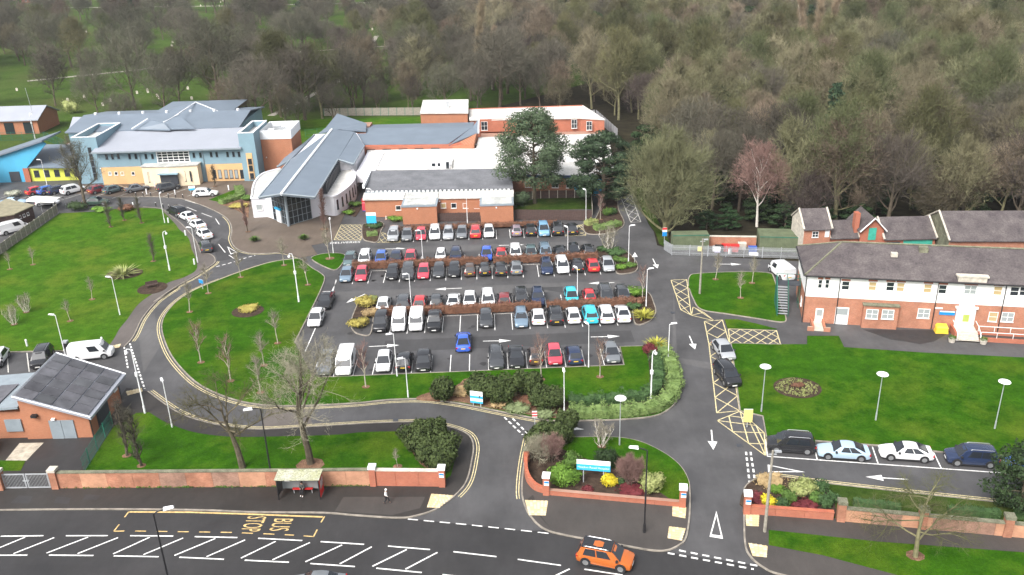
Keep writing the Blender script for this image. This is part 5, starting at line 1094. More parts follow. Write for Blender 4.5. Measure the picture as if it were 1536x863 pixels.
# ---- trees one can name
def poplar(label, x, y, s):
    t = thing('poplar_tree', label, 'tree', (x,y,0), rng.uniform(0,6), 'pale poplars above the wood'); t.scale = (s,s,s); put('trunk', POP[0], t); put('crown', POP[1], t)
x, y = (-8.56, 283.00); poplar('tall pale poplar rising behind white flat-roofed wards', x, y, 1.12); x, y = (-4.46, 285.75); poplar('slimmer pale poplar paired behind the flat-roofed wards', x, y, .8)
for k, (x, y) in enumerate(((91.34, 276.69), (95.18, 278.34), (97.62, 275.64))): poplar('tan poplar in a close clump of three deep in wood', x, y, 1.06)
for lb, p, s in (('big dark cypress standing alone beside green clearing', (-101.62, 476.90), 1.5), ('dark conifer towering over wood behind the rear ward', (25.34, 392.28), 1.2), ('dark conifer just lower than its neighbour behind rear ward', (35.74, 366.14), .95), ('dark evergreen of the deep wood beyond the birch', (100.04, 375.48), .9), ('dark leaning evergreen of the deep wood above cottage', (128.18, 289.55), .95), ('dark spreading evergreen of the deep wood above barn', (148.65, 285.88), 1.0), ('dark conifer at far rim of wood past poplar clump', (135.19, 438.09), 1.2), ('dark conifer at far rim of wood above the barn', (186.12, 392.09), 1.2)):
    e = EV[1 if s > 1.15 else 0]; s = s*1.2 if e is EV[0] else s; t = thing('dark_conifer', lb, 'tree', (p[0],p[1],0), p[0], 'evergreens in the wood'); t.scale = (s*1.4,s*1.4,s*1.15); put('trunk', e[2], t); put('crown', e[3], t)
for x, y, s in ((30,186,.75),(35,180,.8),(36,172,.7),(40,160,.75),(31,196,.8),(45,152,.6),(52,158,.75),(57,150,.55),(62,155,.7),(40,200,.9),(48,190,.8),(72,165,.7),(84,170,.8),(48,146,.5),(54,145,.45),(60,144,.5),(44,150,.5),(66,152,.6),(75,152,.6),(82,150,.6),(92,158,.7),(100,152,.6),(36,190,1.0),(42,184,.95),(47,178,.9),(38,146.5,.42),(34.5,147,.38)):
    e = EV[0]; t = thing('holly_thicket', 'dark glossy evergreen thicket along the wood edge', 'bush', (x,y,-.1), x, 'evergreen understorey of the wood edge'); t.scale = (s*1.5,s*1.5,s*.85); put('trunk', e[2], t); put('crown', e[3], t)
# big garden pines
def pine(name, label, x, y, h, cr, seed, m, z0, n, clumps, sx=1):
    tm, cb = evergreen(seed, h, cr, n, .26, clumps, z0, trunk=.38, clump=.215); t = tree_proto(name, label, None, tm, cb, bark, m, (x,y,0), 0); t.scale = (sx,1,1)
pine('pine_tree', 'large blue-green pine tree in front of the white flat roofs', 4.9, 164.6, 17.6, 8.6, 41, lf_pine, .27, 26000, 70)
pine('dark_pine', 'dark spreading pine beside the service drive', 17.9, 161.8, 13.8, 6.6, 42, lf_pine_dark, .16, 22000, 56, 1.2)
shrub('dark evergreen bush by the blue wall panel', 15.2, 165.5, 2.2, 1.6, 3.4, lf_dark, 900, .22, 3, z0=.05)
shrub('low pine bough bush under the large pine', 1.8, 163.0, 2.4, 1.5, 3.0, lf_pine, 700, .22, 4, z0=.0)
# the sprawling tree at the drive corner, birch, tall wood-edge trees
tm, cb = bare_tree(51, h=16.5, cr=8.2, fork=.03, trunk_r=.5, nl=40, el=(-5,80), up=.5, nb=8, nt_=6, tw=4, wid=.04, br=.06, tl=(.7,1.5), zc=.48, zr=.52, low=.1, shell=5000)
x, y = (26.84, 144.36); tree_proto('pollarded_tree', 'huge dense mossy bare tree at the drive corner by containers', None, tm, cb, bark_moss, tw_moss, (x,y,0))
tm, cb = bare_tree(52, h=14.0, cr=5.2, fork=.3, trunk_r=.22, nl=13, el=(25,65), up=.35, nb=7, nt_=6, tw=6, tl=(.5,1.1), droop=.15, shell=5000, wid=.026)
tree_proto('birch_tree', 'russet-twigged birch with white limbs at the wood edge', None, tm, cb, bark_white, tw_pink, (43.5,147.5,0))
tm, cb = bare_tree(53, h=21, cr=7, fork=.38, trunk_r=.42, nl=14, el=(20,68), up=.5, wid=.04, br=.08, nb=7, tw=5, shell=3000)
x, y = (56.5,146); tree_proto('tall_wood_edge_tree', 'tall mossy-trunked bare tree standing behind the brick cottage', None, tm, cb, bark_moss, tw_olive, (x,y,0))
for k, (x, y, s, lb) in enumerate(((66,146,1.2,'rounded purple-brown bare tree behind the teal-doored store'), (88,145,1.25,'rounded purple-brown bare tree behind the slate barn'), (50.5,143,.8,'small purple-brown bare tree between cottage and birch'))): place_kind(3, x, y, s, k*2., lb, 'purple trees of the wood edge')
for k, (x, y, s, lb) in enumerate(((76,143,.9,'pale-limbed bare tree rising above the slate barn ridge'), (93,152,1.0,'mossy pale-limbed bare tree beyond the slate barn'))): place_kind(5, x, y, s, k*2., lb, 'pale limbed trees of the wood edge')
# street trees behind the front wall
tm, cb = bare_tree(61, h=13.8, cr=6.2, fork=.36, trunk_r=.36, nl=10, el=(15,70), up=.2, nb=7, nt_=6, tw=7, wid=.02, tl=(.4,1.1), zc=.6, zr=.44, droop=.06)
tree_proto('street_tree', 'large pale-limbed bare tree behind the wall by bus shelter', None, tm, cb, bark, tw_pale, (-21.5,77.9,.12))
tm, cb = bare_tree(62, h=10.8, cr=5.6, fork=.45, trunk_r=.33, nl=8, el=(5,60), up=.12, nb=7, nt_=5, tw=6, wid=.016, tl=(.4,1.0), zc=.62, zr=.4, droop=.08)
tree_proto('street_tree', 'spreading bare tree with dark trunk behind the brick front wall', None, tm, cb, bark, tw_olive, (-28.5,77.6,.12))
tm, cb = bare_tree(63, h=7.4, cr=4.6, fork=.25, trunk_r=.2, nl=10, el=(0,50), up=.05, nb=6, nt_=5, tw=5, wid=.014, tl=(.4,1.0), zc=.55, zr=.45, droop=.06)
x, y = (34.13, 60.92); tree_proto('verge_tree', 'low wide bare tree on the roadside verge', None, tm, cb, bark_moss, tw_olive, (x,y,.12))
tm, cb = bare_tree(64, h=13, cr=4.0, fork=.28, trunk_r=.3, nl=12, el=(25,65), nb=6, nt_=6, tw=7)
x, y = (-85.19, 171.37); tree_proto('car_park_tree', 'bare tree beside the bike shelter in front of clinic', None, tm, cb, bark, tw_grey, (x,y,.1))
x, y = (46.21, 66.74); tm, cb = evergreen(65, 6.5, 3.4, 6000, .22, 28, .05); tree_proto('holly_tree', 'dark glossy evergreen tree beside the exit lane', None, tm, cb, bark, lf_dark, (x,y,.1))
x, y = (-111.89, 190.53); tm, cb = evergreen(66, 6, 3.0, 2600, .26, 22, .05); tree_proto('garden_tree', 'olive leafy tree beside the cyan gable wall', None, tm, cb, bark, lf_grey, (x-2,y-3,.0))
# saplings in the lawns
SAP = []
for sd, kw, tmx, cmx in ((71, dict(h=5.2,cr=1.25,fork=.33,trunk_r=.06,nl=9,el=(50,75),up=.6,nb=3,nt_=3,tw=5,wid=.010,tl=(.2,.55)), bark_pale, tw_pink), (72, dict(h=4.6,cr=.9,fork=.4,trunk_r=.05,nl=8,el=(45,75),up=.5,nb=4,nt_=3,tw=5,wid=.010,tl=(.2,.5)), bark_pale, tw_pale),
                         (73, dict(h=5.6,cr=.95,fork=.08,trunk_r=.07,nl=15,el=(62,80),up=.9,nb=3,nt_=3,tw=5,wid=.011,tl=(.25,.6),lead=.9,zc=.5,zr=.5), bark, tw_grey), (74, dict(h=3.6,cr=1.2,fork=.05,trunk_r=.07,nl=5,el=(50,75),up=.5,nb=3,nt_=3,tw=4,wid=.012,stems=5,tl=(.2,.5)), bark_white, tw_pale), (75, dict(h=5.4,cr=.75,fork=.06,trunk_r=.08,nl=18,el=(64,82),up=.9,nb=3,nt_=4,tw=6,wid=.014,tl=(.2,.5),lead=.92,zc=.5,zr=.5), bark, tw_pink)):
    tm, cb = bare_tree(sd, **kw); SAP.append((tm.mesh('trunk', tmx), cb.mesh('crown', cmx)))
pit = MB()
def sapling(k, p, s, label, group=None, name='sapling'):
    t = thing(name, label, 'tree', (p[0],p[1],.1), rng.uniform(0,6), group); t.scale = (s*(1.7 if k == 2 else 1.15),s*(1.7 if k == 2 else 1.15),s); put('trunk', SAP[k][0], t); put('crown', SAP[k][1], t); pits(pit, [p], .5 if s < 1.3 else .8)
GRL = 'saplings dotted over the lawns'
for k, p, s, lb in ((0,(-40.29, 101.57),1.15,'russet oval sapling on round lawn by its outer kerb'), (0,(-35.01, 96.36),1.2,'russet oval sapling on round lawn next to its lower kerb'), (1,(-31.55, 106.46),1.1,'pale sapling on round lawn towards the car park edge'), (1,(-31.83, 100.18),1.1,'pale sapling under the street tree, middle of round lawn'), (1,(-30.56, 93.20),1.15,'pale sapling at the lower rim of round lawn'),
                    (1,(-43.00, 130.57),1.1,'thin sapling on round lawn opposite the taxi queue'), (1,(-46.26, 124.38),1.1,'thin sapling on round lawn beside small blue sign'), (1,(-46.92, 117.61),1.1,'thin sapling at round lawn kerb by the low shrub bed'), (1,(-37.16, 135.21),1.1,'thin sapling at top rim of round lawn facing plaza'), (1,(-31.53, 126.55),1.1,'thin sapling on round lawn by the path corner'), (1,(-30.09, 137.68),1.3,'thin sapling on small triangular lawn by deliveries bay'),
                    (0,(3.21, 94.33),1.15,'russet sapling on front lawn behind the parked red car'), (0,(10.34, 94.54),1.0,'russet sapling on front lawn beneath silver car'), (0,(-17.98, 93.81),1.15,'russet sapling on front lawn beside white van'), (2,(-41.63, 80.42),1.2,'columnar bare tree beside plant room fence, inner of two'), (2,(-39.32, 78.44),1.2,'columnar bare tree by plant room nearest brick wall'),
                    (1,(30.90, 123.77),.95,'slender staked sapling on kerbed corner lawn by the telegraph pole'), (1,(35.96, 121.92),.95,'slender staked sapling on corner lawn beside white van'), (1,(32.92, 116.64),.95,'slender staked sapling in the middle of corner lawn'), (3,(8.96, 79.43),.85,'small white-stemmed tree on entrance island lawn'), (3,(16.26, 136.97),1.2,'white multi-stem birch on upper planted island'), (0,(18.90, 117.80),.95,'thin russet sapling on lower planted island'),
                    (4,(-47.65, 152.63),1.1,'columnar russet tree on plaza by curved wall'), (4,(-33.84, 152.77),1.35,'tall columnar russet tree beside glazed entrance'), (2,(-74.67, 157.82),.9,'columnar bare sapling on big lawn near bike shelter'), (2,(-73.58, 161.53),.8,'columnar bare sapling on big lawn near clinic drive'), (2,(-69.53, 159.56),.9,'columnar bare sapling at top corner of big lawn'), (2,(-59.91, 138.96),.85,'bushy bare sapling by camera pole on big lawn'),
                    (3,(-71.49, 119.29),.8,'white-stemmed birch clump on big lawn, upper of two'), (3,(-71.17, 115.11),.8,'white-stemmed birch clump on big lawn by parking bays'), (1,(-63.57, 123.40),.8,'faint pale sapling between the two beds of big lawn'), (1,(-63.45, 115.72),.75,'faint pale sapling low on the big lawn'), (1,(-80.12, 139.05),.7,'faint pale sapling towards the grey fence, right of two'), (1,(-83.07, 137.21),.7,'faint pale sapling towards the grey fence, by lawn edge'), (2,(-62.69, 183.06),.8,'dark bare shrub tree before the tan clinic wall'), (1,(-12.33, 76.87),.5,'tiny bare sapling behind the smooth brick wall'), (0,(16.49, 153.49),.95,'bare grey shrub tree at end of timber fence')): sapling(k, p, s, lb, GRL)
pits(pit, [(-21.5,77.6)], 1.5); pits(pit, [(34.19, 61.05)], .8)
struct('tree_pits', pit, bark_mulch)
# ---- hedges
hedge('upper russet beech hedge, part by the round lawn', [PK(-22.9,133.4),PK(-1.0,133.4)], 1.1, 1.15, lf_russet, 1, group='russet hedges between the parking rows'); hedge('upper russet beech hedge, part by access drive', [PK(-.2,133.4),PK(16.8,133.6)], 1.1, 1.15, lf_russet, 2, group='russet hedges between the parking rows')
hedge('lower russet beech hedge, part by golden grasses', [PK(-16.4,114.8),PK(6.4,114.8)], 1.15, 1.15, lf_russet, 3, group='russet hedges between the parking rows'); hedge('lower russet beech hedge, part by access drive', [PK(7.2,114.8),PK(19.9,115.0)], 1.15, 1.15, lf_russet, 4, group='russet hedges between the parking rows')
hedge('low russet hedge along foot of the brick annexe', [PK(-16,151.3),PK(11.5,151.2)], .9, .8, lf_russet, 5)
hedge('sage green clipped hedge curving round the front lawn corner', smooth([(5.95, 85.96), (8.43, 85.70), (12.44, 85.85), (15.33, 86.45), (17.18, 87.83), (18.59, 90.59), (19.12, 93.55), (19.25, 96.70), (18.91, 100.55)]), 1.7, 1.0, lf_sage, 6, 60, .17, lump=.3)
hedge('dark green inner hedge along the front lawn corner', smooth([(6.11, 88.09), (8.67, 88.25), (12.81, 88.69), (15.15, 89.23), (16.56, 90.92), (17.36, 94.55), (17.78, 99.16)]), 1.4, 1.0, lf_deep, 7, 50, .17, lump=.3)
hedge('pale green hedge beside curved white wing', smooth([(-57.66, 170.02), (-56.18, 172.17), (-54.91, 174.40), (-56.87, 180.32)]), 1.6, .9, lf_sage, 8, 40, .2)
hedge('weathered ivy hedge behind the far brick wall', [(31.42, 68.27), (35.46, 67.26)], .8, .8, lf_deep, 9, 40, .14); hedge('clipped dark hedge behind the right front wall', [(39.56, 66.59), (43.93, 65.81)], .8, .9, lf_deep, 10, 40, .14); hedge('clipped dark hedge beside the holly tree', [(45.32, 65.83), (49.00, 65.04)], .8, .9, lf_deep, 12, 40, .14)
hedge('golden hedge on the planted tip below timber fence', smooth([(13.61, 150.56), (15.62, 151.69)]), 1.5, .8, lf_var, 13, 45, .18); hedge('green clipped hedge on planted tip beside drive', smooth([(14.90, 147.86), (17.01, 148.69), (19.58, 150.27)]), 1.7, .8, lf_sage, 14, 45, .18)
hedge('box hedge under the blue notice sign', [(-25.46, 148.41), (-23.60, 148.85)], 1.3, .7, lf_sage, 15, 50, .16)
# ---- shrubs
DS = 'mountain pine shrubs along the drive'
for i, (p, rx, h, lb) in enumerate((((-8.20, 90.30),1.55,2.9,'lone dark pine shrub at tip of bark bed'), ((-3.83, 90.29),2.0,2.7,'dark pine shrub behind white notice board, left of group'), ((-1.85, 89.36),2.2,3.0,'largest dark pine shrub right of white notice board'), ((1.18, 90.90),1.9,2.7,'dark pine shrub at lawn side of bark bed'), ((3.43, 87.65),2.0,2.6,'dark pine shrub at hedge end of bark bed'),
                                 ((2.51, 79.96),1.8,2.3,'dark pine shrub at the island kerb corner'), ((4.22, 80.58),1.8,2.4,'dark pine shrub in middle of island group'), ((5.42, 82.15),1.2,2.6,'upright dark pine shrub at island lawn edge'), ((-10.71, 80.39),2.1,2.6,'dark pine shrub on mulch bed by the pavement lawn'), ((-8.28, 79.29),2.3,2.7,'dark pine shrub on mulch bed beside the kerb'), ((-9.36, 81.80),1.9,2.4,'dark pine shrub at back of mulch bed'), ((-8.29, 76.66),2.0,2.3,'dark pine shrub behind gate pier on mulch bed'))):
    shrub(lb, p[0], p[1], rx*.82, rx*.75, h*1.05, lf_shrub, 3600, .24, i, 12, 'pine_shrub', group=DS, jit=.52, core=.42)
for i, (p, rx, h, m, lb, n) in enumerate((((4.71, 73.07),1.75,1.75,lf_laurel,'bright green laurel behind the low island wall',1700), ((5.68, 76.20),1.25,1.3,lf_mid,'clipped round green shrub behind the laurel',1000), ((9.14, 75.69),1.3,2.3,lf_dark,'dark evergreen shrub behind the hospital sign',1200), ((8.93, 72.55),.85,1.25,lf_yellow,'vivid yellow shrub beside sign post',800), ((13.01, 71.28),1.25,2.1,lf_var,'variegated cream-green shrub by black lamp post',1100),
       ((6.70, 71.75),.6,.5,lf_red,'low dark red heather under the hospital sign',300), ((10.85, 71.54),1.6,.35,lf_red,'carpet of dark red heather behind island wall',500), ((10.19, 72.79),.5,.7,lf_deep,'small green shrub beside yellow shrub',250),
       ((27.14, 70.33),1.55,1.5,lf_var,'variegated round shrub in corner bed by exit',1200), ((28.84, 70.58),1.0,1.3,lf_deep,'dark clipped shrub right of the variegated one',700), ((24.63, 68.28),.75,1.1,lf_deep,'dark conical shrub beside yellow ball',500), ((25.53, 68.89),.8,1.4,lf_mid,'mid green upright shrub among corner bed',500), ((28.23, 68.93),.85,1.0,lf_mid,'green round shrub low in corner bed',500), ((28.85, 68.33),.85,1.1,lf_deep,'dark green ball by brick pier of corner bed',500), ((23.49, 68.40),.75,1.2,lf_yellow,'yellow clipped ball in corner bed',700),
       ((22.75, 69.20),1.3,.6,lf_red,'dark red low shrub behind white-capped gate pier',600), ((26.85, 68.24),1.5,.55,lf_red,'dark red heather mat in the corner bed',600), ((25.06, 72.28),1.8,.5,lf_straw,'tan ground cover at kerb of corner bed',500), ((24.89, 70.61),.8,.8,lf_laurel,'fresh green shrub behind yellow ball',400), ((29.75, 69.02),.7,.9,lf_deep,'dark ivy clump against brick pier',350),
       ((18.00, 118.88),1.9,1.2,lf_laurel,'lime green shrub at top of lower island',900), ((17.12, 114.02),1.2,.9,lf_deep,'dark low shrub beside spiky plant',500), ((17.88, 115.89),1.4,.8,lf_russet,'russet low shrub on lower island',500), ((17.27, 135.79),1.9,.9,lf_deep,'dark spreading shrub on upper island',700), ((17.42, 132.34),1.5,.8,lf_mid,'green low shrub on upper island middle',500), ((17.12, 129.07),1.2,.7,lf_laurel,'lime low shrub at tip of upper island',400), ((18.75, 129.82),1.1,.7,lf_mid,'green low shrub by triangular warning sign',400), ((15.37, 137.25),1.3,.9,lf_deep,'dark shrub at the hedge end of upper island',400),
       ((-21.25, 117.96),1.9,1.4,lf_gold,'golden grass clump on end island, upper',1100), ((-21.31, 111.04),1.6,1.1,lf_gold,'golden grass clump on end island, lower',900), ((-20.12, 114.33),1.3,1.1,lf_straw,'straw-brown clump between golden grasses',600), ((-20.42, 118.95),1.0,1.2,lf_var,'yellow-green clump beside the lower hedge end',500),
       ((17.37, 100.16),1.2,1.3,lf_red,'dark red shrub at lawn corner beside spiky plant',700), ((-1.95, 88.17),1.1,.7,lf_straw,'straw tuft grasses by the white notice board',400), ((0.27, 87.06),1.7,.7,lf_grey,'grey-green mound on the bark bed',700), ((3.45, 85.91),1.4,.8,lf_grey,'silver-green mound at end of bark bed',600), ((1.14, 89.18),2.2,.35,lf_russet,'russet ground cover patch of bark bed',500), ((-6.26, 91.69),1.6,.5,lf_straw,'brown bramble patch beside white notice board',500),
       ((-104.37, 180.00),1.9,1.3,lf_blossom,'white-blossomed shrub by clinic parking',700), ((-85.82, 168.89),2.2,1.9,lf_dark,'dark rounded bush at top of big lawn',700), ((-75.61, 167.48),2.0,1.2,lf_russet,'bare brown shrub on top edge of big lawn',400), ((-80.74, 167.98),2.2,.9,lf_laurel,'low lime shrub beside parked green car',400),
       ((-53.29, 167.52),2.2,.8,lf_gold,'golden perennials before the curved wing',400), ((-53.09, 172.56),1.9,.9,lf_mid,'green perennials by the curved wall corner',400), ((-20.98, 156.48),1.9,.8,lf_laurel,'green shrub against annexe corner',500), ((-30.68, 161.52),1.5,.7,lf_laurel,'green shrub at foot of the curved white wing',400), ((-30.21, 166.28),1.9,.9,lf_mid,'shrub in gap between wing and annexe',400), ((-24.96, 152.93),1.9,1.0,lf_deep,'dark shrub behind blue notice sign',600), ((18.18, 156.08),1.4,1.4,lf_mid,'green shrub at the end of timber fence',500), ((19.12, 156.55),1.2,1.3,lf_deep,'dark shrub on bank beside service drive',400),
       ((-38.50, 117.74),1.8,.5,lf_gold,'low mixed perennials in round lawn bed',700), ((-130.49, 267.81),3.0,4.0,lf_var,'yellowing shrub at the brick hall gable',900))):
    shrub(lb, p[0], p[1], rx, rx*.85, h, m, n, .15 if h < 1 else .17, 100+i, 5 if h > .6 else 9)
for i, (p, rx, h, lb) in enumerate((((2.39, 77.04),1.7,2.2,'pale bare shrub by curved island wall, upper'), ((3.54, 76.98),1.6,2.4,'pinkish bare shrub behind the laurel'))):
    tm, cb = bare_tree(80+i, h=h, cr=rx, fork=.05, trunk_r=.04, nl=6, stems=5, el=(35,75), nb=4, nt_=4, tw=8, wid=.012, tl=(.2,.6)); tree_proto('bare_shrub', lb, None, tm, cb, bark, tw_pale if i == 0 else tw_pink, (*p,.12), cat='shrub')
tm, cb = bare_tree(83, h=2.9, cr=1.5, fork=.06, trunk_r=.05, nl=7, stems=5, el=(40,75), nb=5, nt_=5, tw=10, wid=.012, tl=(.2,.5), zc=.5, zr=.5); x, y = (11.06, 72.44); tree_proto('bare_shrub', 'dense oval brown twiggy shrub beside variegated shrub', None, tm, cb, bark, tw_pink, (x,y,.12), cat='shrub')
for i, (p, r_, h, m, lb) in enumerate((((18.08, 110.93),1.35,1.4,lf_lime,'yellow spiky plant at tip of lower island'), ((18.32, 101.84),1.3,1.5,lf_lime,'yellow spiky plant at front lawn corner'), ((-62.61, 133.03),2.4,1.5,lf_var,'large silver-green spiky plant in big lawn bed'), ((-45.05, 147.38),.8,1.1,lf_mid,'potted spiky plant on plaza by columnar tree'), ((-36.49, 147.58),.8,1.1,lf_mid,'potted spiky plant before the glazed entrance'))): spiky(lb, p[0], p[1], r_, h, m, 140, i, w=.07)
# low carpet plants in the oval bed and heather
o = MB(); r_ = np.random.default_rng(9); c0 = (33.06, 90.48); cs = [(c0[0]+2.5*math.sqrt(r_.random())*math.cos(a), c0[1]+2.2*math.sqrt(r_.random())*math.sin(a), .2) for a in r_.uniform(0,6.28,240)]
leaf_cloud(o, cs, [(.13,.13,.13)]*240, 2400, .09, 3); tag(o.build('bed_plants', lf_var), 'pale green bedding plants in the oval lawn bed', 'plants', kind='stuff')
shrub('bronze spiky centre plant of the oval lawn bed', c0[0], c0[1]+.3, .9, .5, .5, lf_russet, 250, .14, 7)
# ------------------------------------------------------------------ vehicles
tyre = mat('tyre_rubber', (.015,.015,.016), .8); rim_m = mat('alloy_rim', (.38,.39,.40), .35, metal=.7); car_glass = mat('car_glass', (.018,.022,.028), .06, spec=.7); lamp_w = mat('headlamp_lens', (.72,.74,.76), .15, spec=.6); lamp_r = mat('tail_lamp_lens', (.40,.012,.012), .2, spec=.6)
plate_w = mat('white_number_plate', (.78,.78,.75), .5); plate_y = mat('yellow_number_plate', (.75,.50,.05), .5); trim_m = mat('black_plastic_trim', (.022,.022,.024), .6)
def paint(n, c, metal=.0, rough=.2): return mat('paint_'+n, c, rough, metal=metal, spec=.5, coat=.6)
PAINT = dict(white=paint('white',(.72,.73,.74)), silver=paint('silver',(.46,.48,.50),.35), grey=paint('grey',(.20,.215,.23),.3), dark=paint('dark_grey',(.07,.075,.082),.25), black=paint('black',(.018,.019,.022)), red=paint('red',(.48,.03,.035)), rose=paint('rose_red',(.55,.06,.09)), maroon=paint('maroon',(.20,.03,.035)), blue=paint('blue',(.05,.13,.42)), navy=paint('navy',(.025,.04,.09),.2), sky=paint('light_blue',(.22,.42,.62),.2), cyan=paint('cyan',(.04,.48,.60)), teal=paint('teal_grey',(.13,.19,.20),.3), orange=paint('orange',(.50,.13,.025),.15), steel=paint('steel_blue',(.19,.27,.35),.3), ice=paint('ice_blue',(.42,.56,.68),.2), brown=paint('brown',(.10,.065,.05),.2), mauve=paint('mauve',(.30,.24,.28),.2), green=paint('dark_green',(.03,.06,.045)), royal=paint('royal_blue',(.04,.11,.50)))
WORD = dict(rose='rose red', dark='dark grey', sky='light blue', teal='teal grey', steel='steel blue', ice='ice blue', green='dark green', royal='royal blue', navy='navy blue')
def loft(mb, secs, mi=0):
    n = len(secs[0]); b = len(mb.v)
    for s in secs: mb.v += s
    for i in range(len(secs)-1):
        for j in range(n):
            a = b+i*n+j; c = b+i*n+(j+1)%n; mb.f.append((a,c,c+n,a+n)); mb.m.append(mi)
    mb.f.append(tuple(b+j for j in range(n))[::-1]); mb.m.append(mi); mb.f.append(tuple(b+(len(secs)-1)*n+j for j in range(n))); mb.m.append(mi)
def ring(x, zb, zt, w, crown=.03):
    h = [(w*.80,zb),(w*.97,zb+.10),(w,zb+(zt-zb)*.45),(w*.985,zt-.16),(w*.93,zt-.04),(w*.70,zt+.005),(w*.25,zt+crown)]
    return [(x,y,z) for y,z in h]+[(x,-y,z) for y,z in h[::-1]]
def lerp(a, b, t): return tuple(a[i]+(b[i]-a[i])*t for i in range(3))
CARS = {}
def make_car(kind, L, W, belt, roof, stations, gh, wheel=.33, two=True, rails=False, glass_side=True, solid=False):
    """gh: cowl x, roof front x, roof rear x, tail x, half width at roof"""
    parts = {}; hw = W/2
    body = MB(); loft(body, [ring(x*L/2, zb, zt, hw*ww) for x,zb,zt,ww in stations]); 
    xc, xf, xr, xt, wr = gh; wb = hw*.95; zb_ = belt-.06
    base = [(xc,wb,zb_),(xc,-wb,zb_),(xt,-wb,zb_),(xt,wb,zb_)]; top = [(xf,wr,roof),(xf,-wr,roof),(xr,-wr,roof),(xr,wr,roof)]
    cab = MB(); n = 6
    secs = []
    for x, z, w in ((xc,zb_,wb),((xc*.6+xf*.4),zb_+(roof-zb_)*.42,wb+(wr-wb)*.42),(xf+.12,roof-.07,wr+.02),(xf-.15,roof-.005,wr),((xf+xr)/2,roof+.02,wr+.01),(xr+.15,roof-.01,wr-.01),(xr-.1,roof-.08,wr),((xt*.5+xr*.5),zb_+(roof-zb_)*.5,wb+(wr-wb)*.5),(xt,zb_,wb)):
        secs.append([(x,wb,zb_-.02),(x,w,z-.03),(x,w*.86,z),(x,w*.4,z+.03),(x,-w*.4,z+.03),(x,-w*.86,z),(x,-w,z-.03),(x,-wb,zb_-.02)])
    b0 = len(cab.v)
    for s in secs: cab.v += s
    for i in range(len(secs)-1):
        for j in range(7): a = b0+i*8+j; cab.f.append((a,a+1,a+9,a+8)); cab.m.append(0)
    body.add(cab.v, cab.f)
    def quad(a,b,c,d,i0=.1,i1=.9,j0=.1,j1=.9,off=.02):
        P = lambda s,t: lerp(lerp(a,b,s),lerp(d,c,s),t)
        q = [Vector(P(i0,j0)),Vector(P(i1,j0)),Vector(P(i1,j1)),Vector(P(i0,j1))]; nn = (q[1]-q[0]).cross(q[3]-q[0]).normalized(); mid = sum(q,Vector())/4
        if nn.dot(mid-Vector((0,0,belt*.8))) < 0: nn = -nn
        return MB().hexa([tuple(v-nn*.05) for v in q]+[tuple(v+nn*off) for v in q])
    parts['windscreen'] = [(quad(base[1],base[0],top[0],top[1],.05,.95,.06,.97,.045), car_glass)]
    if not solid: parts['rear_window'] = [(quad(base[3],base[2],top[2],top[3],.08,.92,.2,.94,.05), car_glass)]
    sw = []
    for sgn, (p,q,r_,s) in ((1,(base[0],base[3],top[3],top[0])), (-1,(base[2],base[1],top[1],top[2]))):
        spans = ((.2,.52),(.55,.86)) if two else ((.16,.42),)
        if sgn < 0: spans = tuple((1-b,1-a) for a,b in spans)
        for i0,i1 in spans: sw.append((quad(p,q,r_,s,i0,i1,.14,.88,.035), car_glass))
    parts['side_window'] = sw
    xw = (L/2-.78*L/4.2, -L/2+.78*L/4.2); wl = []; 
    for x in xw:
        for s in (1,-1): wl.append((x, s*(hw-.09), wheel))
    parts['wheel'] = wl
    arch = MB().ycyl((0,0,.02), wheel+.07, .2, 14)
    sill = MB().box(-L/2+.9,L/2-.9,-hw-.005,hw+.005,.2,.32)
    hl = MB(); 
    parts['headlight'] = [(MB().box(L/2-.34,L/2-.1,s*hw*.66-.16,s*hw*.66+.16,stations[1][2]-.2,stations[1][2]-.06), lamp_w) for s in (1,-1)]
    zt_ = stations[-2][2]
    parts['tail_light'] = [(MB().box(-L/2+.02,-L/2+.16,s*hw*.78-.13,s*hw*.78+.13,zt_-.28,zt_-.08), lamp_r) for s in (1,-1)]
    parts['number_plate'] = [(MB().box(L/2-.03,L/2+.02,-.26,.26,.36,.47), plate_w), (MB().box(-L/2-.02,-L/2+.04,-.26,.26,.62,.73), plate_y)]
    parts['mirror'] = [(MB().box(xc-.35,xc-.17,s*(hw+.03)-.1,s*(hw+.03)+.1,belt-.02,belt+.13), trim_m) for s in (1,-1)]
    parts['grille'] = [(MB().box(L/2-.06,L/2+.01,-hw*.55,hw*.55,.28,.35).box(L/2-.1,L/2-.01,-hw*.45,hw*.45,.5,.62), trim_m)]
    if rails: parts['roof_rail'] = [(MB().tube([(xf-.25,s*(wr-.06),roof+.02),(xf-.4,s*(wr-.06),roof+.08),(xr+.3,s*(wr-.06),roof+.08),(xr+.15,s*(wr-.06),roof+.02)], .025, 4), rim_m) for s in (1,-1)]
    wm = MB().ycyl((0,0,0), wheel, .2, 16).mesh('wheel', tyre); rm = MB().ycyl((0,0,0), wheel*.66, .225, 10).mesh('rim', rim_m)
    CARS[kind] = dict(body=body.mesh('body', PAINT['white'], 38), arch=arch.mesh('wheel_arch', trim_m), sill=sill.mesh('sill', trim_m), wheel=wm, rim=rm, wl=wl,
        rest=[(nm, mb.mesh(nm, m_)) for nm, l in parts.items() if nm != 'wheel' for mb, m_ in l])
ST = lambda bon, belt, tail, f=.62: [(1.0,.30,f,.76),(.955,.22,bon-.12,.90),(.72,.19,bon,.97),(.42,.18,belt,1.0),(-.1,.18,belt+.01,1.0),(-.72,.19,tail,.985),(-.95,.24,tail-.04,.92),(-1.0,.34,tail-.2,.82)]
make_car('hatchback', 4.1, 1.78, .90, 1.47, ST(.82,.90,.95), (1.22,.42,-1.35,-1.98,.63))
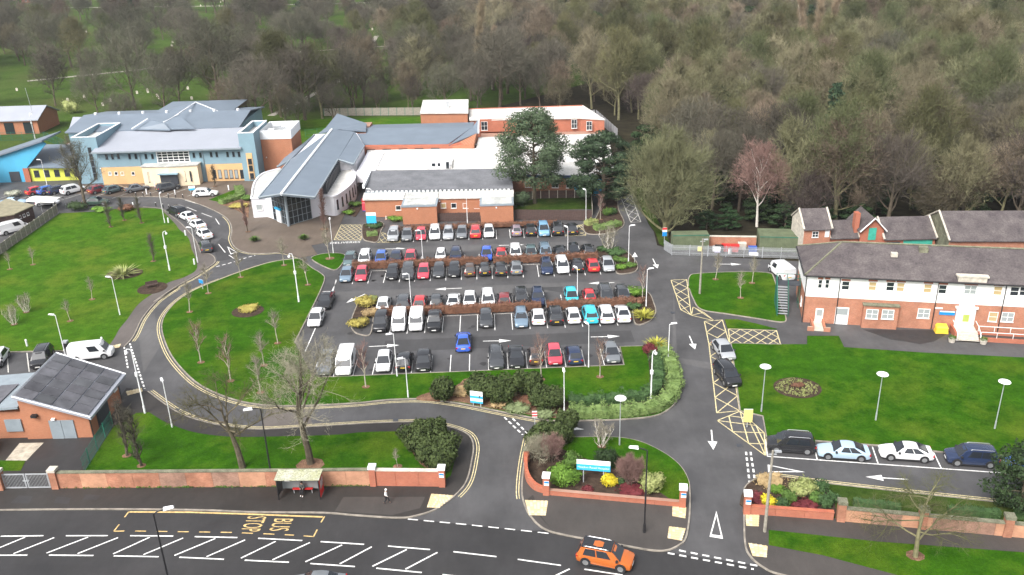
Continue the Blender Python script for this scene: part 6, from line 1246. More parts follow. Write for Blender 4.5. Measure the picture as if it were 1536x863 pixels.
make_car('small car', 3.6, 1.64, .95, 1.50, ST(.88,.95,1.0), (1.02,.45,-1.2,-1.72,.56), .30)
make_car('saloon', 4.65, 1.82, .93, 1.44, ST(.82,.93,.99), (1.05,.28,-.95,-1.75,.60), .33)
make_car('estate car', 4.65, 1.81, .93, 1.46, ST(.83,.93,.98), (1.08,.38,-1.75,-2.2,.61), .33, rails=True)
make_car('SUV', 4.5, 1.88, 1.0, 1.66, ST(.95,1.0,1.06,.76), (1.38,.62,-1.78,-2.2,.70), .37, rails=True)
make_car('people carrier', 4.5, 1.84, 1.02, 1.66, ST(.94,1.02,1.06,.7), (1.45,.6,-1.7,-2.15,.66), .34)
make_car('coupe', 4.7, 1.86, .90, 1.40, ST(.80,.90,.96), (1.05,.3,-.85,-2.05,.60), .35)
make_car('van', 5.0, 1.95, 1.10, 1.95, ST(1.05,1.10,1.2,.8), (1.95,1.25,-2.35,-2.47,.86), .35, two=False, solid=True)
make_car('small van', 4.5, 1.82, 1.05, 1.82, ST(.98,1.05,1.12,.72), (1.6,.9,-2.05,-2.22,.80), .33, two=False, solid=True)
make_car('pickup', 5.1, 1.86, 1.05, 1.76, ST(1.02,1.05,1.08,.8), (1.35,.75,-.55,-.8,.64), .38)
n_cars = [0]; CSC = 1.085
def car(kind, col, x, y, heading, label, group=None, z=.0):
    """heading: direction the nose points, radians"""
    c = CARS[kind]; t = thing({'SUV':'suv'}.get(kind, kind.replace(' ','_')), label, 'van' if 'van' in kind else 'car', (x,y,z), heading, group)
    b = put('body', c['body'], t); b.material_slots[0].link = 'OBJECT'; b.material_slots[0].material = PAINT[col]
    put('sill', c['sill'], t); t.scale = (CSC,)*3
    for x_, y_, z_ in c['wl']:
        w = put('wheel', c['wheel'], t, (x_,y_,z_)); put('rim', c['rim'], w); put('wheel_arch', c['arch'], t, (x_,y_+(.005 if y_ > 0 else -.005)-(.0 if y_ > 0 else 0),z_))
    for nm, me_ in c['rest']: put(nm, me_, t)
    n_cars[0] += 1; return t
ORD = ['first','second','third','fourth','fifth','sixth','seventh','eighth','ninth','tenth','eleventh','twelfth','thirteenth','fourteenth','fifteenth','sixteenth','seventeenth','eighteenth']
def row(n, where, group, cars, jit=.18):
    for i, (s, kind, col, nose) in enumerate(cars):
        x, y = PK(s+rng.uniform(-.08,.08), n+rng.uniform(-jit,jit)); h = AR+R(-90 if nose == 'f' else 90)+R(rng.uniform(-1.6,1.6))
        car(kind, col, x, y, h, '%s %s, %s car from the round lawn %s' % (WORD.get(col,col), kind, ORD[i], where), group)
row(147.4, 'in the row facing annexe wall', 'cars in the annexe row', [(-17.5,'SUV','silver','f'),(-15.1,'hatchback','grey','f'),(-12.7,'hatchback','rose','f'),(-10.3,'SUV','white','f'),(-7.9,'estate car','silver','f'),(-5.5,'hatchback','grey','f'),(-3.1,'SUV','red','r'),(-.7,'hatchback','white','f'),(4.1,'small car','mauve','r'),(6.5,'hatchback','black','r'),(8.9,'people carrier','sky','f'),(11.3,'SUV','black','r'),(13.9,'hatchback','black','r')])
row(136.25, 'on annexe side of upper hedge', 'cars on the annexe side of the upper hedge', [(-23.6,'hatchback','teal','f'),(-21.1,'SUV','white','f'),(-18.6,'hatchback','blue','f'),(-16.1,'hatchback','navy','f'),(-13.7,'hatchback','rose','f'),(-8.75,'small car','white','f'),(-6.3,'estate car','navy','f'),(-1.2,'hatchback','royal','f'),(1.2,'hatchback','red','r'),(3.55,'SUV','white','f'),(6.0,'hatchback','teal','f'),(8.4,'SUV','steel','f'),(10.8,'hatchback','black','r'),(13.2,'hatchback','black','f'),(15.5,'estate car','black','r')])
row(129.7, 'on entrance side of upper hedge', 'cars on the entrance side of the upper hedge', [(-23.3,'hatchback','steel','f'),(-20.85,'hatchback','rose','f'),(-16.0,'hatchback','black','f'),(-13.55,'SUV','dark','f'),(-11.1,'hatchback','rose','f'),(-8.7,'hatchback','dark','f'),(-6.3,'hatchback','black','f'),(-3.9,'small car','brown','r'),(-1.5,'small car','black','r'),(.95,'hatchback','black','r'),(3.35,'hatchback','grey','r'),(8.2,'estate car','navy','f'),(10.6,'SUV','white','f'),(13.05,'hatchback','black','r'),(15.5,'hatchback','red','r'),(17.85,'hatchback','silver','f')])
row(117.7, 'on annexe side of lower hedge', 'cars on the annexe side of the lower hedge', [(-16.2,'hatchback','white','r'),(-13.4,'SUV','dark','r'),(-10.9,'hatchback','red','r'),(-8.6,'small car','dark','r'),(-6.1,'saloon','white','r'),(-3.75,'hatchback','white','f'),(-1.2,'SUV','white','f'),(1.25,'hatchback','maroon','r'),(3.75,'SUV','black','f'),(6.1,'estate car','navy','f'),(11.05,'hatchback','cyan','f'),(13.6,'small car','red','r'),(16.0,'SUV','dark','f'),(18.5,'hatchback','dark','f')])
row(111.2, 'on entrance side of lower hedge', 'cars on the entrance side of the lower hedge', [(-15.9,'people carrier','black','f'),(-13.4,'small van','white','f'),(-11.0,'small van','white','f'),(-8.5,'pickup','black','f'),(-1.45,'hatchback','dark','f'),(3.35,'estate car','steel','f'),(5.75,'hatchback','white','r'),(8.15,'SUV','black','r'),(10.55,'hatchback','white','r'),(12.95,'SUV','cyan','r'),(15.2,'SUV','white','r'),(17.5,'saloon','white','r')])
row(99.55, 'in row beside the front lawn', 'cars in the front lawn row', [(-21.6,'SUV','grey','f'),(-19.2,'van','white','f'),(-14.35,'hatchback','white','f'),(-11.85,'hatchback','black','r'),(-9.4,'hatchback','black','f'),(-.2,'estate car','dark','f'),(2.3,'saloon','black','f'),(4.7,'small car','brown','r'),(7.1,'hatchback','rose','f'),(9.65,'hatchback','navy','r'),(14.3,'hatchback','grey','f')])
x, y = (-6.61, 104.42); car('coupe', 'royal', x, y, R(92), 'royal blue car driving up the lowest parking aisle')
def head(a, b): return math.atan2(b[1]-a[1], b[0]-a[0])
h1 = head((-27.40, 111.00), (-27.38, 103.90))
x, y = (-27.36, 119.21); car('saloon', 'black', x, y, h1, 'black saloon parked on the white line beside the round lawn'); x, y = (-27.61, 113.16); car('hatchback', 'white', x, y, h1, 'white car parked behind black saloon beside the round lawn')
# queue on the clinic drive
for lb, k, col, a, b_ in (('black SUV at head of the queue on the clinic drive','SUV','black',(-64.48, 164.45),(-66.26, 166.06)), ('white saloon second in the queue on clinic drive','saloon','white',(-61.45, 161.36),(-63.65, 163.66)), ('white saloon third in the queue on clinic drive','saloon','white',(-57.99, 156.34),(-60.42, 159.22)), ('white saloon fourth in the queue on clinic drive','saloon','white',(-55.09, 151.00),(-57.25, 154.01)), ('dark grey estate last in the clinic drive queue','estate car','dark',(-52.74, 144.27),(-54.51, 148.22))): car(k, col, a[0], a[1], head(a,b_), lb, 'cars queuing on the clinic drive')
x, y = (-62.57, 176.38); car('estate car', 'white', x, y, R(5), 'white estate parked by the green hedge before clinic', z=.06)
GC = 'cars parked before the clinic'
for lb, k, col, a, hd in (('red hatchback beside blue hatchback at cyan wing','hatchback','red',(-100.03, 181.90),52), ('blue hatchback next to the red one','hatchback','blue',(-97.78, 182.14),52), ('navy estate beside white SUV at the lime wall','estate car','navy',(-95.38, 182.08),52), ('white SUV parked before the lime wall','SUV','white',(-92.31, 181.76),50), ('dark red hatchback below the grey-blue tower','hatchback','maroon',(-86.69, 181.46),52), ('teal grey hatchback below the tan clinic wall','hatchback','teal',(-83.47, 181.12),52), ('silver-grey saloon parked left of the clinic porch','saloon','grey',(-78.73, 181.58),35), ('dark grey people carrier in front of cream porch','people carrier','dark',(-71.97, 181.35),40), ('dark green saloon by lawn opposite the clinic','saloon','green',(-83.55, 172.51),8)): car(k, col, a[0], a[1], R(hd), lb, GC, .06 if a[1] > 172 else 0)
# elsewhere
x, y = (-55.37, 104.18); car('van', 'white', x, y, head((-57.64, 103.81),(-53.12, 104.67)), 'white panel van pulling out beside the plant room'); x, y = (-61.46, 103.32); car('SUV', 'black', x, y, R(-78), 'black SUV parked beside big lawn near plant room'); x, y = (-67.40, 103.49); car('hatchback', 'white', x, y, R(-80), 'white hatchback in end bay beside big lawn')
x, y = (26.52, 99.64); car('hatchback', 'silver', x, y, R(-84), 'silver hatchback stopped on yellow hatching by right lawn'); x, y = (25.45, 93.20); car('SUV', 'black', x, y, R(-82), 'black SUV stopped on yellow hatching behind silver hatchback')
x, y = (41.16, 124.79); car('van', 'white', x, y, R(100), 'white panel van parked beside the green fire stair')
ha = head((48.86, 72.59), (25.74, 76.86))
for lb, k, col, a in (('black SUV in first bay of the exit lane','SUV','black',(28.51, 77.83)), ('ice blue coupe in second bay of the exit lane','coupe','ice',(33.41, 76.28)), ('white coupe in third bay of the exit lane','coupe','white',(39.60, 75.78)), ('dark blue SUV in fourth bay of the exit lane','SUV','navy',(45.66, 74.52)), ('blue hatchback beyond the dark blue SUV on exit lane','hatchback','blue',(50.78, 73.36))): car(k, col, a[0], a[1]+.25, ha, lb, 'cars parked along the exit lane')
a = (7.40, 61.59); t = car('SUV', 'orange', a[0], a[1], head((3.62, 62.89),(11.07, 60.32)), 'orange SUV with black roof driving along the main road', z=.004)
o = MB().box(-1.82,.60,-.69,.69,1.655,1.70).build('black_roof_panel', PAINT['black'], t); o.location = (0,0,0)
a = (-17.30, 61.10); car('saloon', 'grey', a[0], a[1]-1.9, R(178), 'grey car driving along near lane of the main road', z=.004)
x, y = (22.48, 174.25); car('hatchback', 'black', x, y, R(100), 'black car parked in shade at top of the service drive')
x, y = (-91.49, 156.83); car('van', 'white', x-1.0, y+.2, R(50), 'white van behind the weathered timber fence'); x, y = (-101.11, 174.15); car('saloon', 'ice', x, y, R(8), 'pale blue saloon beyond dark timber office')
x, y = (-93.76, 173.42); car('hatchback', 'white', x, y, R(8), 'white hatchback standing under the bike shelter edge')

# ------------------------------------------------------------------ walls, fences, gates
def wall_run(label, a, b, h, th_, m, n, name='brick_wall', cap=None, piers=(), pier_h=None, pier_w=.5, capm=stone, cap_h=.12, z0=.05):
    A, B = Vector(a), Vector(b); L = (B-A).length; an = math.atan2((B-A).y,(B-A).x); t = thing(name, label, 'wall', (a[0],a[1],z0), an)
    for k in range(n): x0, x1 = L*k/n+.01, L*(k+1)/n-.01; MB().box(x0,x1,-th_/2,th_/2,0,h*(1+rng.uniform(-.004,.004))).build('wall_panel', rng.choice((brick_wall,brick_wall_pale,brick_wall_pale,brick_wall_grey)) if m is brick_wall else m, t)
    MB().box(0,L,-th_/2-.05,th_/2+.05,h+.012,h+.012+cap_h).build('coping', cap or m, t)
    for p in piers:
        o = MB().box(p*L-pier_w/2,p*L+pier_w/2,-pier_w/2,pier_w/2,0,pier_h).build('pier', m, t); MB().box(p*L-pier_w/2-.07,p*L+pier_w/2+.07,-pier_w/2-.07,pier_w/2+.07,pier_h+.005,pier_h+.3).build('cap', capm, o)
    return t
wa, wb_, wc = (-46.6,75.05), (-14.4,73.85), (-7.5,73.35)
wall_run('long weathered brick wall along pavement behind bus shelter', wa, wb_, 1.82, .32, brick_wall, 12, cap=mossy, piers=(0.0,), pier_h=2.05, pier_w=.7, capm=stone)
wall_run('smooth orange brick wall with white-capped piers by the entrance', wb_, wc, 1.8, .34, brick_red, 3, cap=stone, piers=(0.0,1.0), pier_h=2.05, pier_w=.62, capm=sign_white)
wall_run('brick wall stub left of grey gates', (-60,75.4), (-52.2,75.1), 1.82, .32, brick_wall, 3, cap=mossy, piers=(1.0,), pier_h=2.05, pier_w=.7)
wd = MB(); rr_ = np.random.default_rng(4); tt_ = rr_.random(240)**.9
leaf_cloud(wd, [(-46.3+31.5*t_, 74.86-1.17*t_, .12) for t_ in tt_], [(.18,.1,.1+.1*v_) for v_ in rr_.random(240)], 2600, .11, 8); tag(wd.build('wall_weeds', lf_mid), 'low green weeds along the foot of the front wall', 'weeds', kind='stuff')
gt = thing('double_gate', 'grey steel mesh double gates beside plant room yard', 'gate', (-49.5,75.05,.1), R(-1.5))
for s in (-1,1):
    x0, x1 = (-2.35,-.05) if s < 0 else (.05,2.35); q = MB().box(x0,x0+.12,-.04,.04,.05,1.75).box(x1-.12,x1,-.04,.04,.05,1.75).box(x0+.12,x1-.12,-.04,.04,.05,.17).box(x0+.12,x1-.12,-.04,.04,1.63,1.75); lf = q.build('gate_leaf', grey_metal, gt)
    q = MB()
    for k in range(14): q.box(x0+.2+k*.145,x0+.23+k*.145,-.015,.015,.17,1.63)
    tag(q.build('mesh_bars', grey_metal, lf), kind='stuff')
MB().box(-.3,.3,-.06,.06,.85,1.0).build('latch', grey_metal, gt)
# entrance island walls
wall_run('low orange brick wall fronting the entrance island', (2.75,71.5), (15.5,68.95), .52, .35, brick_red, 5, 'low_brick_wall', brick_red, (0.0,1.0), 2.05, .62, sign_white, .06)
cw = smooth([(0.96, 77.29), (0.85, 75.16), (1.04, 73.57), (1.65, 72.31), (2.5,71.75)], 4); t = thing('curved_brick_wall', 'curved low brick wall stepping down at the island corner', 'wall', (*cw[0],.05))
q = MB(); 
for i in range(len(cw)-1):
    hh = 1.25-.6*i/(len(cw)-1); a_, b_ = cw[i], cw[i+1]; d_ = (Vector(b_)-Vector(a_)).normalized()*.0; n_ = Vector((-(b_[1]-a_[1]),b_[0]-a_[0])).normalized()*.17
    P4 = [(a_[0]-n_.x-cw[0][0],a_[1]-n_.y-cw[0][1]),(b_[0]-n_.x-cw[0][0],b_[1]-n_.y-cw[0][1]),(b_[0]+n_.x-cw[0][0],b_[1]+n_.y-cw[0][1]),(a_[0]+n_.x-cw[0][0],a_[1]+n_.y-cw[0][1])]; q.hexa([(*p,0) for p in P4]+[(*p,hh) for p in P4])
q.build('wall_body', brick_red, t); MB().box(-.3,.3,-.3,.3,0,1.4).build('end_pier', brick_red, t); MB().box(-.36,.36,-.36,.36,1.405,1.55).build('cap', mossy, t)
wall_run('low orange brick wall along the corner bed by exit', (21.25,67.65), (28.9,66.35), .85, .35, brick_red, 3, 'low_brick_wall', brick_red, (0.0,), 2.1, .62, sign_white, .06)
wall_run('old brick wall with mossy piers along right pavement', (29.5,66.2), (55,61.0), 1.35, .38, brick_wall, 10, cap=mossy, piers=(0.0,.268,.54,.8), pier_h=1.95, pier_w=.7, capm=mossy)
# timber and steel fences
def fence(label, pts_, h, panel_w, name='timber_fence', pm=grey_timber, planks=10, post=stone, z0=.05):
    t = thing(name, label, 'fence', (*pts_[0],z0)); L = seglen(pts_); n = max(1,round(L/panel_w)); w = L/n; mb = MB()
    for k in range(planks): x = -w/2+.06+(w-.12)*k/planks; mb.box(x+.005,x+(w-.12)/planks-.005,-.02+.015*(k%2),.02+.015*(k%2),.04,h*(1+.01*((k*7)%3)))
    mb.box(-w/2+.06,w/2-.06,.036,.09,h*.25,h*.25+.08).box(-w/2+.06,w/2-.06,.036,.09,h*.75,h*.75+.08); me_ = mb.mesh('panel', pm); po = MB().box(-.06,.06,-.06,.06,0,h+.08).mesh('post', post)
    for k in range(n):
        p, an = along(pts_, w*(k+.5)); o = put('panel', me_, t, (p[0]-pts_[0][0],p[1]-pts_[0][1],0), an); p, an = along(pts_, w*k); put('post', po, t, (p[0]-pts_[0][0],p[1]-pts_[0][1],0), an)
    return t
fence('weathered grey timber fence along the big lawn', [(-89.03, 167.45), (-88.42, 144.29), (-85.40, 130.35)], 1.8, 1.9)
fence('dark stained timber fence below the garden lawn', [(1.0,155.0),(15.0,153.1)], 1.95, 2.0, pm=dark_timber, post=dark_timber, planks=12)
fence('dark timber fence with pale posts behind garden lawn', [(1.2,167.2),(7.8,167.6),(16.2,167.0)], 1.55, 1.75, pm=dark_timber, post=stone, planks=10)
fence('dark timber fence between projecting annexe blocks', [(-13.2,155.2),(-5.4,154.9)], 1.65, 1.95, pm=dark_timber, post=dark_timber, planks=12)
fence('tall brown timber fence up the garden side', [(16.1,166.8),(15.3,156)], 1.7, 1.9, pm=grey_timber, post=grey_timber)
fence('grey timber fence behind the back lawn', [(-52,252),(-24,249)], 2.2, 2.4, pm=grey_timber, post=green_paint, planks=8)
fence('grey screen fence behind rear brick ward', [(-10,238),(24,236.5),(27,214)], 2.6, 2.6, pm=mat('grey_screen',(.25,.25,.26),.8), post=grey_metal, planks=6)
t = thing('palisade_fence', 'galvanised palisade fence around the container compound', 'fence', (26.2,134.6,0)); pf = [(26.2,134.6),(34.0,133.25),(45.9,131.2)]; q = MB(); L = seglen(pf); n = int(L/.16)
for k in range(n): p, an = along(pf, L*k/n); q.obox((p[0]-26.2,p[1]-134.6,.1), (.075,.02,1.75), an)
tag(q.build('pales', grey_metal, t), kind='stuff'); q = MB()
for z in (.45,1.4):
    for i in range(2): strip(q, [(pf[i][0]-26.2,pf[i][1]-134.6+.03),(pf[i+1][0]-26.2,pf[i+1][1]-134.6+.03)], .03, z, z+.06)
q.build('rails', grey_metal, t)
for k in range(8): p, an = along(pf, L*k/7.001); put('post', MB().box(-.05,.05,.03,.13,0,1.9).mesh('post', grey_metal), t, (p[0]-26.2,p[1]-134.6,0), an)
q = thing('palisade_fence', 'short palisade return fence at the drive corner', 'fence', (26.2,134.6,0)); mb = MB()
for k in range(22): mb.obox((-.9*k/22,2.6*k/22,.1), (.02,.075,1.75), .3)
tag(mb.build('pales', grey_metal, q), kind='stuff'); MB().tube([(0,.02,1.4),(-.9,2.6,1.4)], .03, 4).build('rail', grey_metal, q)
def mesh_fence(label, pts_, h=1.8, post_d=2.5):
    t = thing('mesh_fence', label, 'fence', (*pts_[0],.1)); L = seglen(pts_); q = MB(); n = int(L/.22); o0 = pts_[0]
    for k in range(n): p, an = along(pts_, L*k/n); q.obox((p[0]-o0[0],p[1]-o0[1],0), (.02,.02,h), an)
    for z in (.1,h/2,h-.05):
        for i in range(len(pts_)-1): strip(q, [(pts_[i][0]-o0[0],pts_[i][1]-o0[1]),(pts_[i+1][0]-o0[0],pts_[i+1][1]-o0[1])], .025, z, z+.04)
    tag(q.build('mesh_wires', green_paint, t), kind='stuff'); pm_ = MB().box(-.04,.04,-.04,.04,0,h+.1).mesh('post', green_paint)
    for k in range(int(L/post_d)+1): p, an = along(pts_, min(L,k*post_d)); put('post', pm_, t, (p[0]-o0[0],p[1]-o0[1],0), an)
mesh_fence('green mesh fence between plant room and lawn', [(-45.60, 86.65), (-45.30, 82.30), (-44.89, 77.33)]); mesh_fence('green mesh fence in front of the brick hall', [(-170,236),(-122,232),(-112,222)], 2.2, 3); mesh_fence('green mesh fence along the back lawn', [(-52,226),(-40,228)], 2.0, 3); mesh_fence('low green mesh fence before the boiler house', [(-38,222),(-23,222.5)], 1.6, 3)

# ------------------------------------------------------------------ lamps, poles, signs
def lamp(p, h, label, style='arm', rz=0, group=None, m=None):
    m = m or white_metal; t = thing({'arm':'lamp_post','disc':'mushroom_lamp','cctv':'camera_pole','street':'street_lamp','wood':'telegraph_pole'}[style], label, {'cctv':'camera pole','wood':'pole'}.get(style,'lamp'), (p[0],p[1],.05), rz, group)
    if style == 'wood':
        MB().tube([(0,0,0),(0,0,h)], [.16,.10], 8).build('pole', grey_timber, t); MB().box(-.35,.35,-.05,.05,h-.45,h-.35).build('cross_arm', grey_metal, t); MB().box(.15,.75,-.12,.12,h-.2,h-.05).build('lantern', grey_metal, t); return t
    r_ = .058 if style in ('arm','disc') else .09
    MB().tube([(0,0,0),(0,0,1.0)], [r_*1.55,r_*1.45], 8).build('base', m, t); MB().tube([(0,0,1.0),(0,0,h-.05)], [r_,r_*.7], 8).build('pole', m, t)
    if style == 'arm':
        MB().tube([(0,0,h-.1),(.35,0,h)], .05, 5).build('arm', m, t); MB().hexa([(.2,-.16,h-.03),(.95,-.13,h),(.95,.13,h),(.2,.16,h-.03),(.22,-.12,h+.1),(.9,-.1,h+.1),(.9,.1,h+.1),(.22,.12,h+.1)]).build('lantern', m, t)
    if style == 'disc':
        MB().tube([(0,0,h-.1),(0,0,h+.12)], [.1,.16], 8).build('lamp_bowl', sign_white, t); MB().tube([(0,0,h+.14),(0,0,h+.2),(0,0,h+.27)], [.62,.58,.15], 14).build('disc_shade', sign_white, t)
    if style == 'cctv':
        MB().tube([(0,0,h-.05),(.1,0,h+.35),(.45,0,h+.45),(.55,0,h+.15)], .06, 6).build('bracket', m, t); MB().blob((.55,0,h), .2, seed=2, jit=0).build('camera_dome', sign_white, t); MB().cyl((0,0,h*.62), .2, .45, 8).build('collar_box', m, t)
    if style == 'street':
        MB().tube([(0,0,h-.1),(.3,0,h+.05),(1.0,0,h+.15)], .06, 6).build('arm', m, t); MB().hexa([(.75,-.2,h+.08),(1.6,-.16,h+.14),(1.6,.16,h+.14),(.75,.2,h+.08),(.8,-.14,h+.26),(1.5,-.1,h+.26),(1.5,.1,h+.26),(.8,.14,h+.26)]).build('lantern', sign_white, t)
    return t
CL = 'white lamp posts of the car park'
for p, h, rz, lb in (((-14.36, 134.67),5.6,200,'lamp post in the upper hedge by small white car'), ((-14.52, 116.20),5.6,200,'lamp post in lower hedge beside dark SUV'), ((9.22, 134.14),5.5,120,'lamp post in the upper hedge towards access drive'), ((9.40, 117.02),5.3,120,'lamp post in lower hedge beside cyan hatchback'), ((18.71, 131.50),6.4,10,'lamp post on upper planted island'), ((19.00, 114.74),5.8,10,'lamp post on lower planted island'), ((13.79, 152.56),6.0,120,'lamp post below garden timber fence'), ((-7.73, 152.93),5.8,120,'lamp post at foot of brick annexe'), ((9.20, 97.12),5.9,120,'lamp post at front lawn edge by empty bays'), ((19.13, 97.65),5.4,10,'lamp post in corner hedge by the drive'), ((5.44, 85.99),5.5,90,'lamp post at hedge end by the drive'),
                  ((-14.48, 96.33),5.9,200,'lamp post at front lawn edge behind white hatchback'), ((-12.61, 91.04),5.3,200,'lamp post on front lawn beside lone pine shrub'), ((-29.97, 140.29),6.0,100,'lamp post on small triangular lawn'), ((-52.09, 137.74),6.2,170,'lamp post at footpath beside the clinic queue'), ((-65.07, 159.22),5.8,90,'lamp post at top corner of big lawn'), ((-56.97, 117.36),6.0,170,'lamp post on big lawn edge by the footpath'), ((-59.15, 104.69),6.0,170,'lamp post on big lawn beside black litter bin'), ((-38.66, 85.92),5.9,120,'lamp post on pavement by the curved road'), ((-100.32, 187.07),6.0,180,'lamp post before the lime wall'), ((-25.84, 160.12),5.2,170,'lamp post behind blue notice sign')): lamp(p, h, lb, 'arm', R(rz), CL)
ML = 'mushroom lamps'
for p, lb in (((10.87, 79.61),'mushroom lamp on entrance island lawn'), ((27.46, 85.44),'mushroom lamp on right lawn beside oval bed'), ((39.30, 82.96),'mushroom lamp with small notice on right lawn'), ((51.09, 80.57),'mushroom lamp with blue notice on right lawn')): lamp(p, 5.6, lb, 'disc', 0, ML, grey_metal)
for p, h, lb in (((-55.62, 134.46),6.3,'white camera pole on the big lawn'), ((-31.57, 120.10),7.3,'white camera pole on round lawn by plaza'), ((-42.93, 89.23),8.0,'tall white camera pole beside plant room'), ((15.46, 87.93),6.3,'hooked white camera pole in front lawn hedge'), ((-125.79, 234.18),6.5,'white camera pole before the brick hall')): lamp(p, h, lb, 'cctv', R(40 if h < 7 else 200))
lamp((-24.7,74.6), 8.8, 'black street lamp behind the bus shelter wall', 'street', R(200), 'black street lamps', black_m); lamp((11.35,65.3), 8.9, 'black street lamp on island pavement', 'street', R(170), 'black street lamps', black_m)
x, y = (-29.3,58.6); lamp((x,y), 8.8, 'black street lamp with white head on near roadside', 'street', R(20), 'black street lamps', black_m)
lamp((27.43, 118.60), 8.6, 'wooden telegraph pole on kerbed corner lawn', 'wood'); lamp((22.2,64.9), 8.7, 'leaning wooden pole on corner pavement by exit', 'wood')
def board(label, p, w, h, zb, rz, bands, posts=2, name='notice_sign', z0=.1, lettering=None):
    """bands: (z0, z1, material) up the face"""
    t = thing(name, label, 'sign', (p[0],p[1],z0), rz); MB().box(-w/2,w/2,-.04,.04,zb,zb+h).build('panel', sign_white, t)
    for i in range(posts): x = 0 if posts == 1 else (-w*.3 if i == 0 else w*.3); MB().box(x-.05,x+.05,.045,.12,0,zb+h*.9).build('post', grey_metal, t)
    for a, b_, m_ in bands: MB().box(-w/2,w/2,-.055,-.042,zb+h*a,zb+h*b_).build('colour_band', m_, t)
    if lettering:
        for s_, zz_, sz, m_ in lettering: text('lettering', s_, sz, Matrix.Translation((0,-.062,zb+h*zz_)) @ Matrix.Rotation(R(90),4,'X'), m_, t)
    return t
board('wide blue and white hospital name sign on two posts', (7.45, 72.93), 3.3, 1.15, 1.55, R(-11), [(0,.58,sign_cyan)], name='hospital_sign', lettering=[('Hesdon Road Hospital', .3, .34, sign_white)])
board('small white and blue notice board on the bark bed', (-4.45, 88.47), 1.5, 1.5, .45, R(-16), [(.0,.16,sign_cyan),(.42,.62,sign_cyan)])
board('blue notice sign with white header by the annexe', (-25.04, 152.43), 1.75, 2.0, 1.0, R(0), [(0,.72,sign_cyan)]); board('small blue and white sign on the clinic plaza', (-66.01, 178.61), 1.3, .9, .6, R(10), [(0,.45,sign_cyan)]); board('small blue arrow sign on the round lawn', (-47.71, 126.14), .9, .6, 1.0, R(-30), [(0,1,sign_blue)], 1)
board('yellow warning board on the yellow hatching', (25.06, 82.27), .95, 1.6, .7, R(-5), [(0,1,mat('yellow_board',(.72,.60,.20),.7))], 1); board('red and white chevron sign at the junction kerb', (2.04, 83.27), .55, .75, 1.5, R(0), [(.15,.4,red_m),(.6,.85,red_m)], 1); board('red and blue road sign at drive corner', (25.83, 139.78), .75, 1.5, 1.4, R(0), [(0,.5,sign_blue),(.75,1,red_m)], 1)
board('yellow notice fixed to palisade fence', (30.6,133.72), .85, .75, .95, R(-10), [(0,1,mat('pale_yellow_board',(.66,.58,.26),.7))], 0, z0=0); board('white notice on the palisade fence', (33.3,133.28), .85, .95, .8, R(-10), [(0,.3,mat('lilac_board',(.5,.5,.68),.7))], 0, z0=0); board('white plate low on the palisade fence', (38.9,132.35), 1.4, .5, .45, R(-10), [], 0, z0=0)
t = thing('warning_sign', 'white triangular warning sign on upper island', 'sign', (*(19.53, 130.35),.1), 0); MB().add([(-.45,0,1.5),(.45,0,1.5),(0,0,2.3),(-.45,.04,1.5),(.45,.04,1.5),(0,.04,2.3)], [(0,1,2),(5,4,3),(0,3,4,1),(1,4,5,2),(2,5,3,0)]).build('panel', sign_white, t); MB().box(-.04,.04,.04,.1,0,1.9).build('post', grey_metal, t)
for p, lb in ((( -7.5,73.02),'blue plate on pier at entrance side of wall'), ((2.75,71.17),'blue plate on island pier by curved wall'), ((15.5,68.62),'blue plate on island pier by exit drive'), ((21.25,67.32),'blue plate on pier of corner bed')):
    t = thing('pier_plate', lb, 'sign', (p[0],p[1],.05), R(-8)); MB().box(-.24,.24,-.03,.0,1.25,1.75).build('panel', sign_white, t); MB().box(-.22,.22,-.04,-.031,1.52,1.72).build('colour_band', sign_blue, t)
for i, p in enumerate(((-77.46, 177.67), (-75.91, 177.51), (-74.26, 177.34), (-70.13, 175.95), (-68.54, 175.63), (-66.90, 175.23), (-70.64, 170.18), (-68.78, 169.02), (-67.32, 168.14))):
    t = thing('bollard', 'black bollard edging the clinic drive', 'bollard', (*p,.05), 0, 'bollards along the clinic drive'); MB().cyl((0,0,0), .09, .95, 8).build('shaft', black_m, t); MB().cyl((0,0,.75), .095, .12, 8).build('reflective_band', sign_white, t)
for p, lb in (((-58.64, 151.62),'white bollard light on footpath by big lawn'), ((-75.72, 178.96),'white bollard light before clinic porch'), ((-75.77, 184.02),'white bollard light beside clinic porch parking'), ((-69.40, 177.90),'white bollard light next to grey people carrier'), ((-52.34, 136.89),'white bollard at foot of lamp post by queue'), ((-65.80, 107.96),'white parking meter post at bay end'), ((-55.60, 107.98),'white bollard at lawn corner by panel van'), ((-58.89, 180.11),'white bollard by the green hedge'), ((-75.02, 169.86),'white bollard light on top edge of big lawn'), ((-64.37, 159.25),'white bin at lamp post on top lawn corner')):
    t = thing('bollard_light', lb, 'bollard', (*p,.06)); MB().cyl((0,0,0), .13, .85, 8).build('shaft', white_metal, t); MB().cyl((0,0,.86), .15, .18, 8, r2=.1).build('cap', sign_white, t)
t = thing('litter_bin', 'black and grey litter bin beside big lawn lamp post', 'bin', (*(-59.72, 106.40),.1)); MB().box(-.3,.3,-.3,.3,0,1.1).build('body', black_m, t); MB().box(-.32,.32,-.32,.32,1.11,1.35).build('lid', grey_metal, t)
t = thing('grit_bin', 'bright yellow grit bin against long brick house', 'bin', (*(56.01, 103.85),0), HA); MB().hexa([(-.8,-.5,.05),(.8,-.5,.05),(.8,.5,.05),(-.8,.5,.05),(-.68,-.42,.8),(.68,-.42,.8),(.68,.42,.8),(-.68,.42,.8)]).build('body', yellow_m, t); MB().hexa([(-.75,-.5,.81),(.75,-.5,.81),(.75,.48,.81),(-.75,.48,.81),(-.6,-.3,1.05),(.6,-.3,1.05),(.6,.4,1.15),(-.6,.4,1.15)]).build('lid', yellow_m, t)
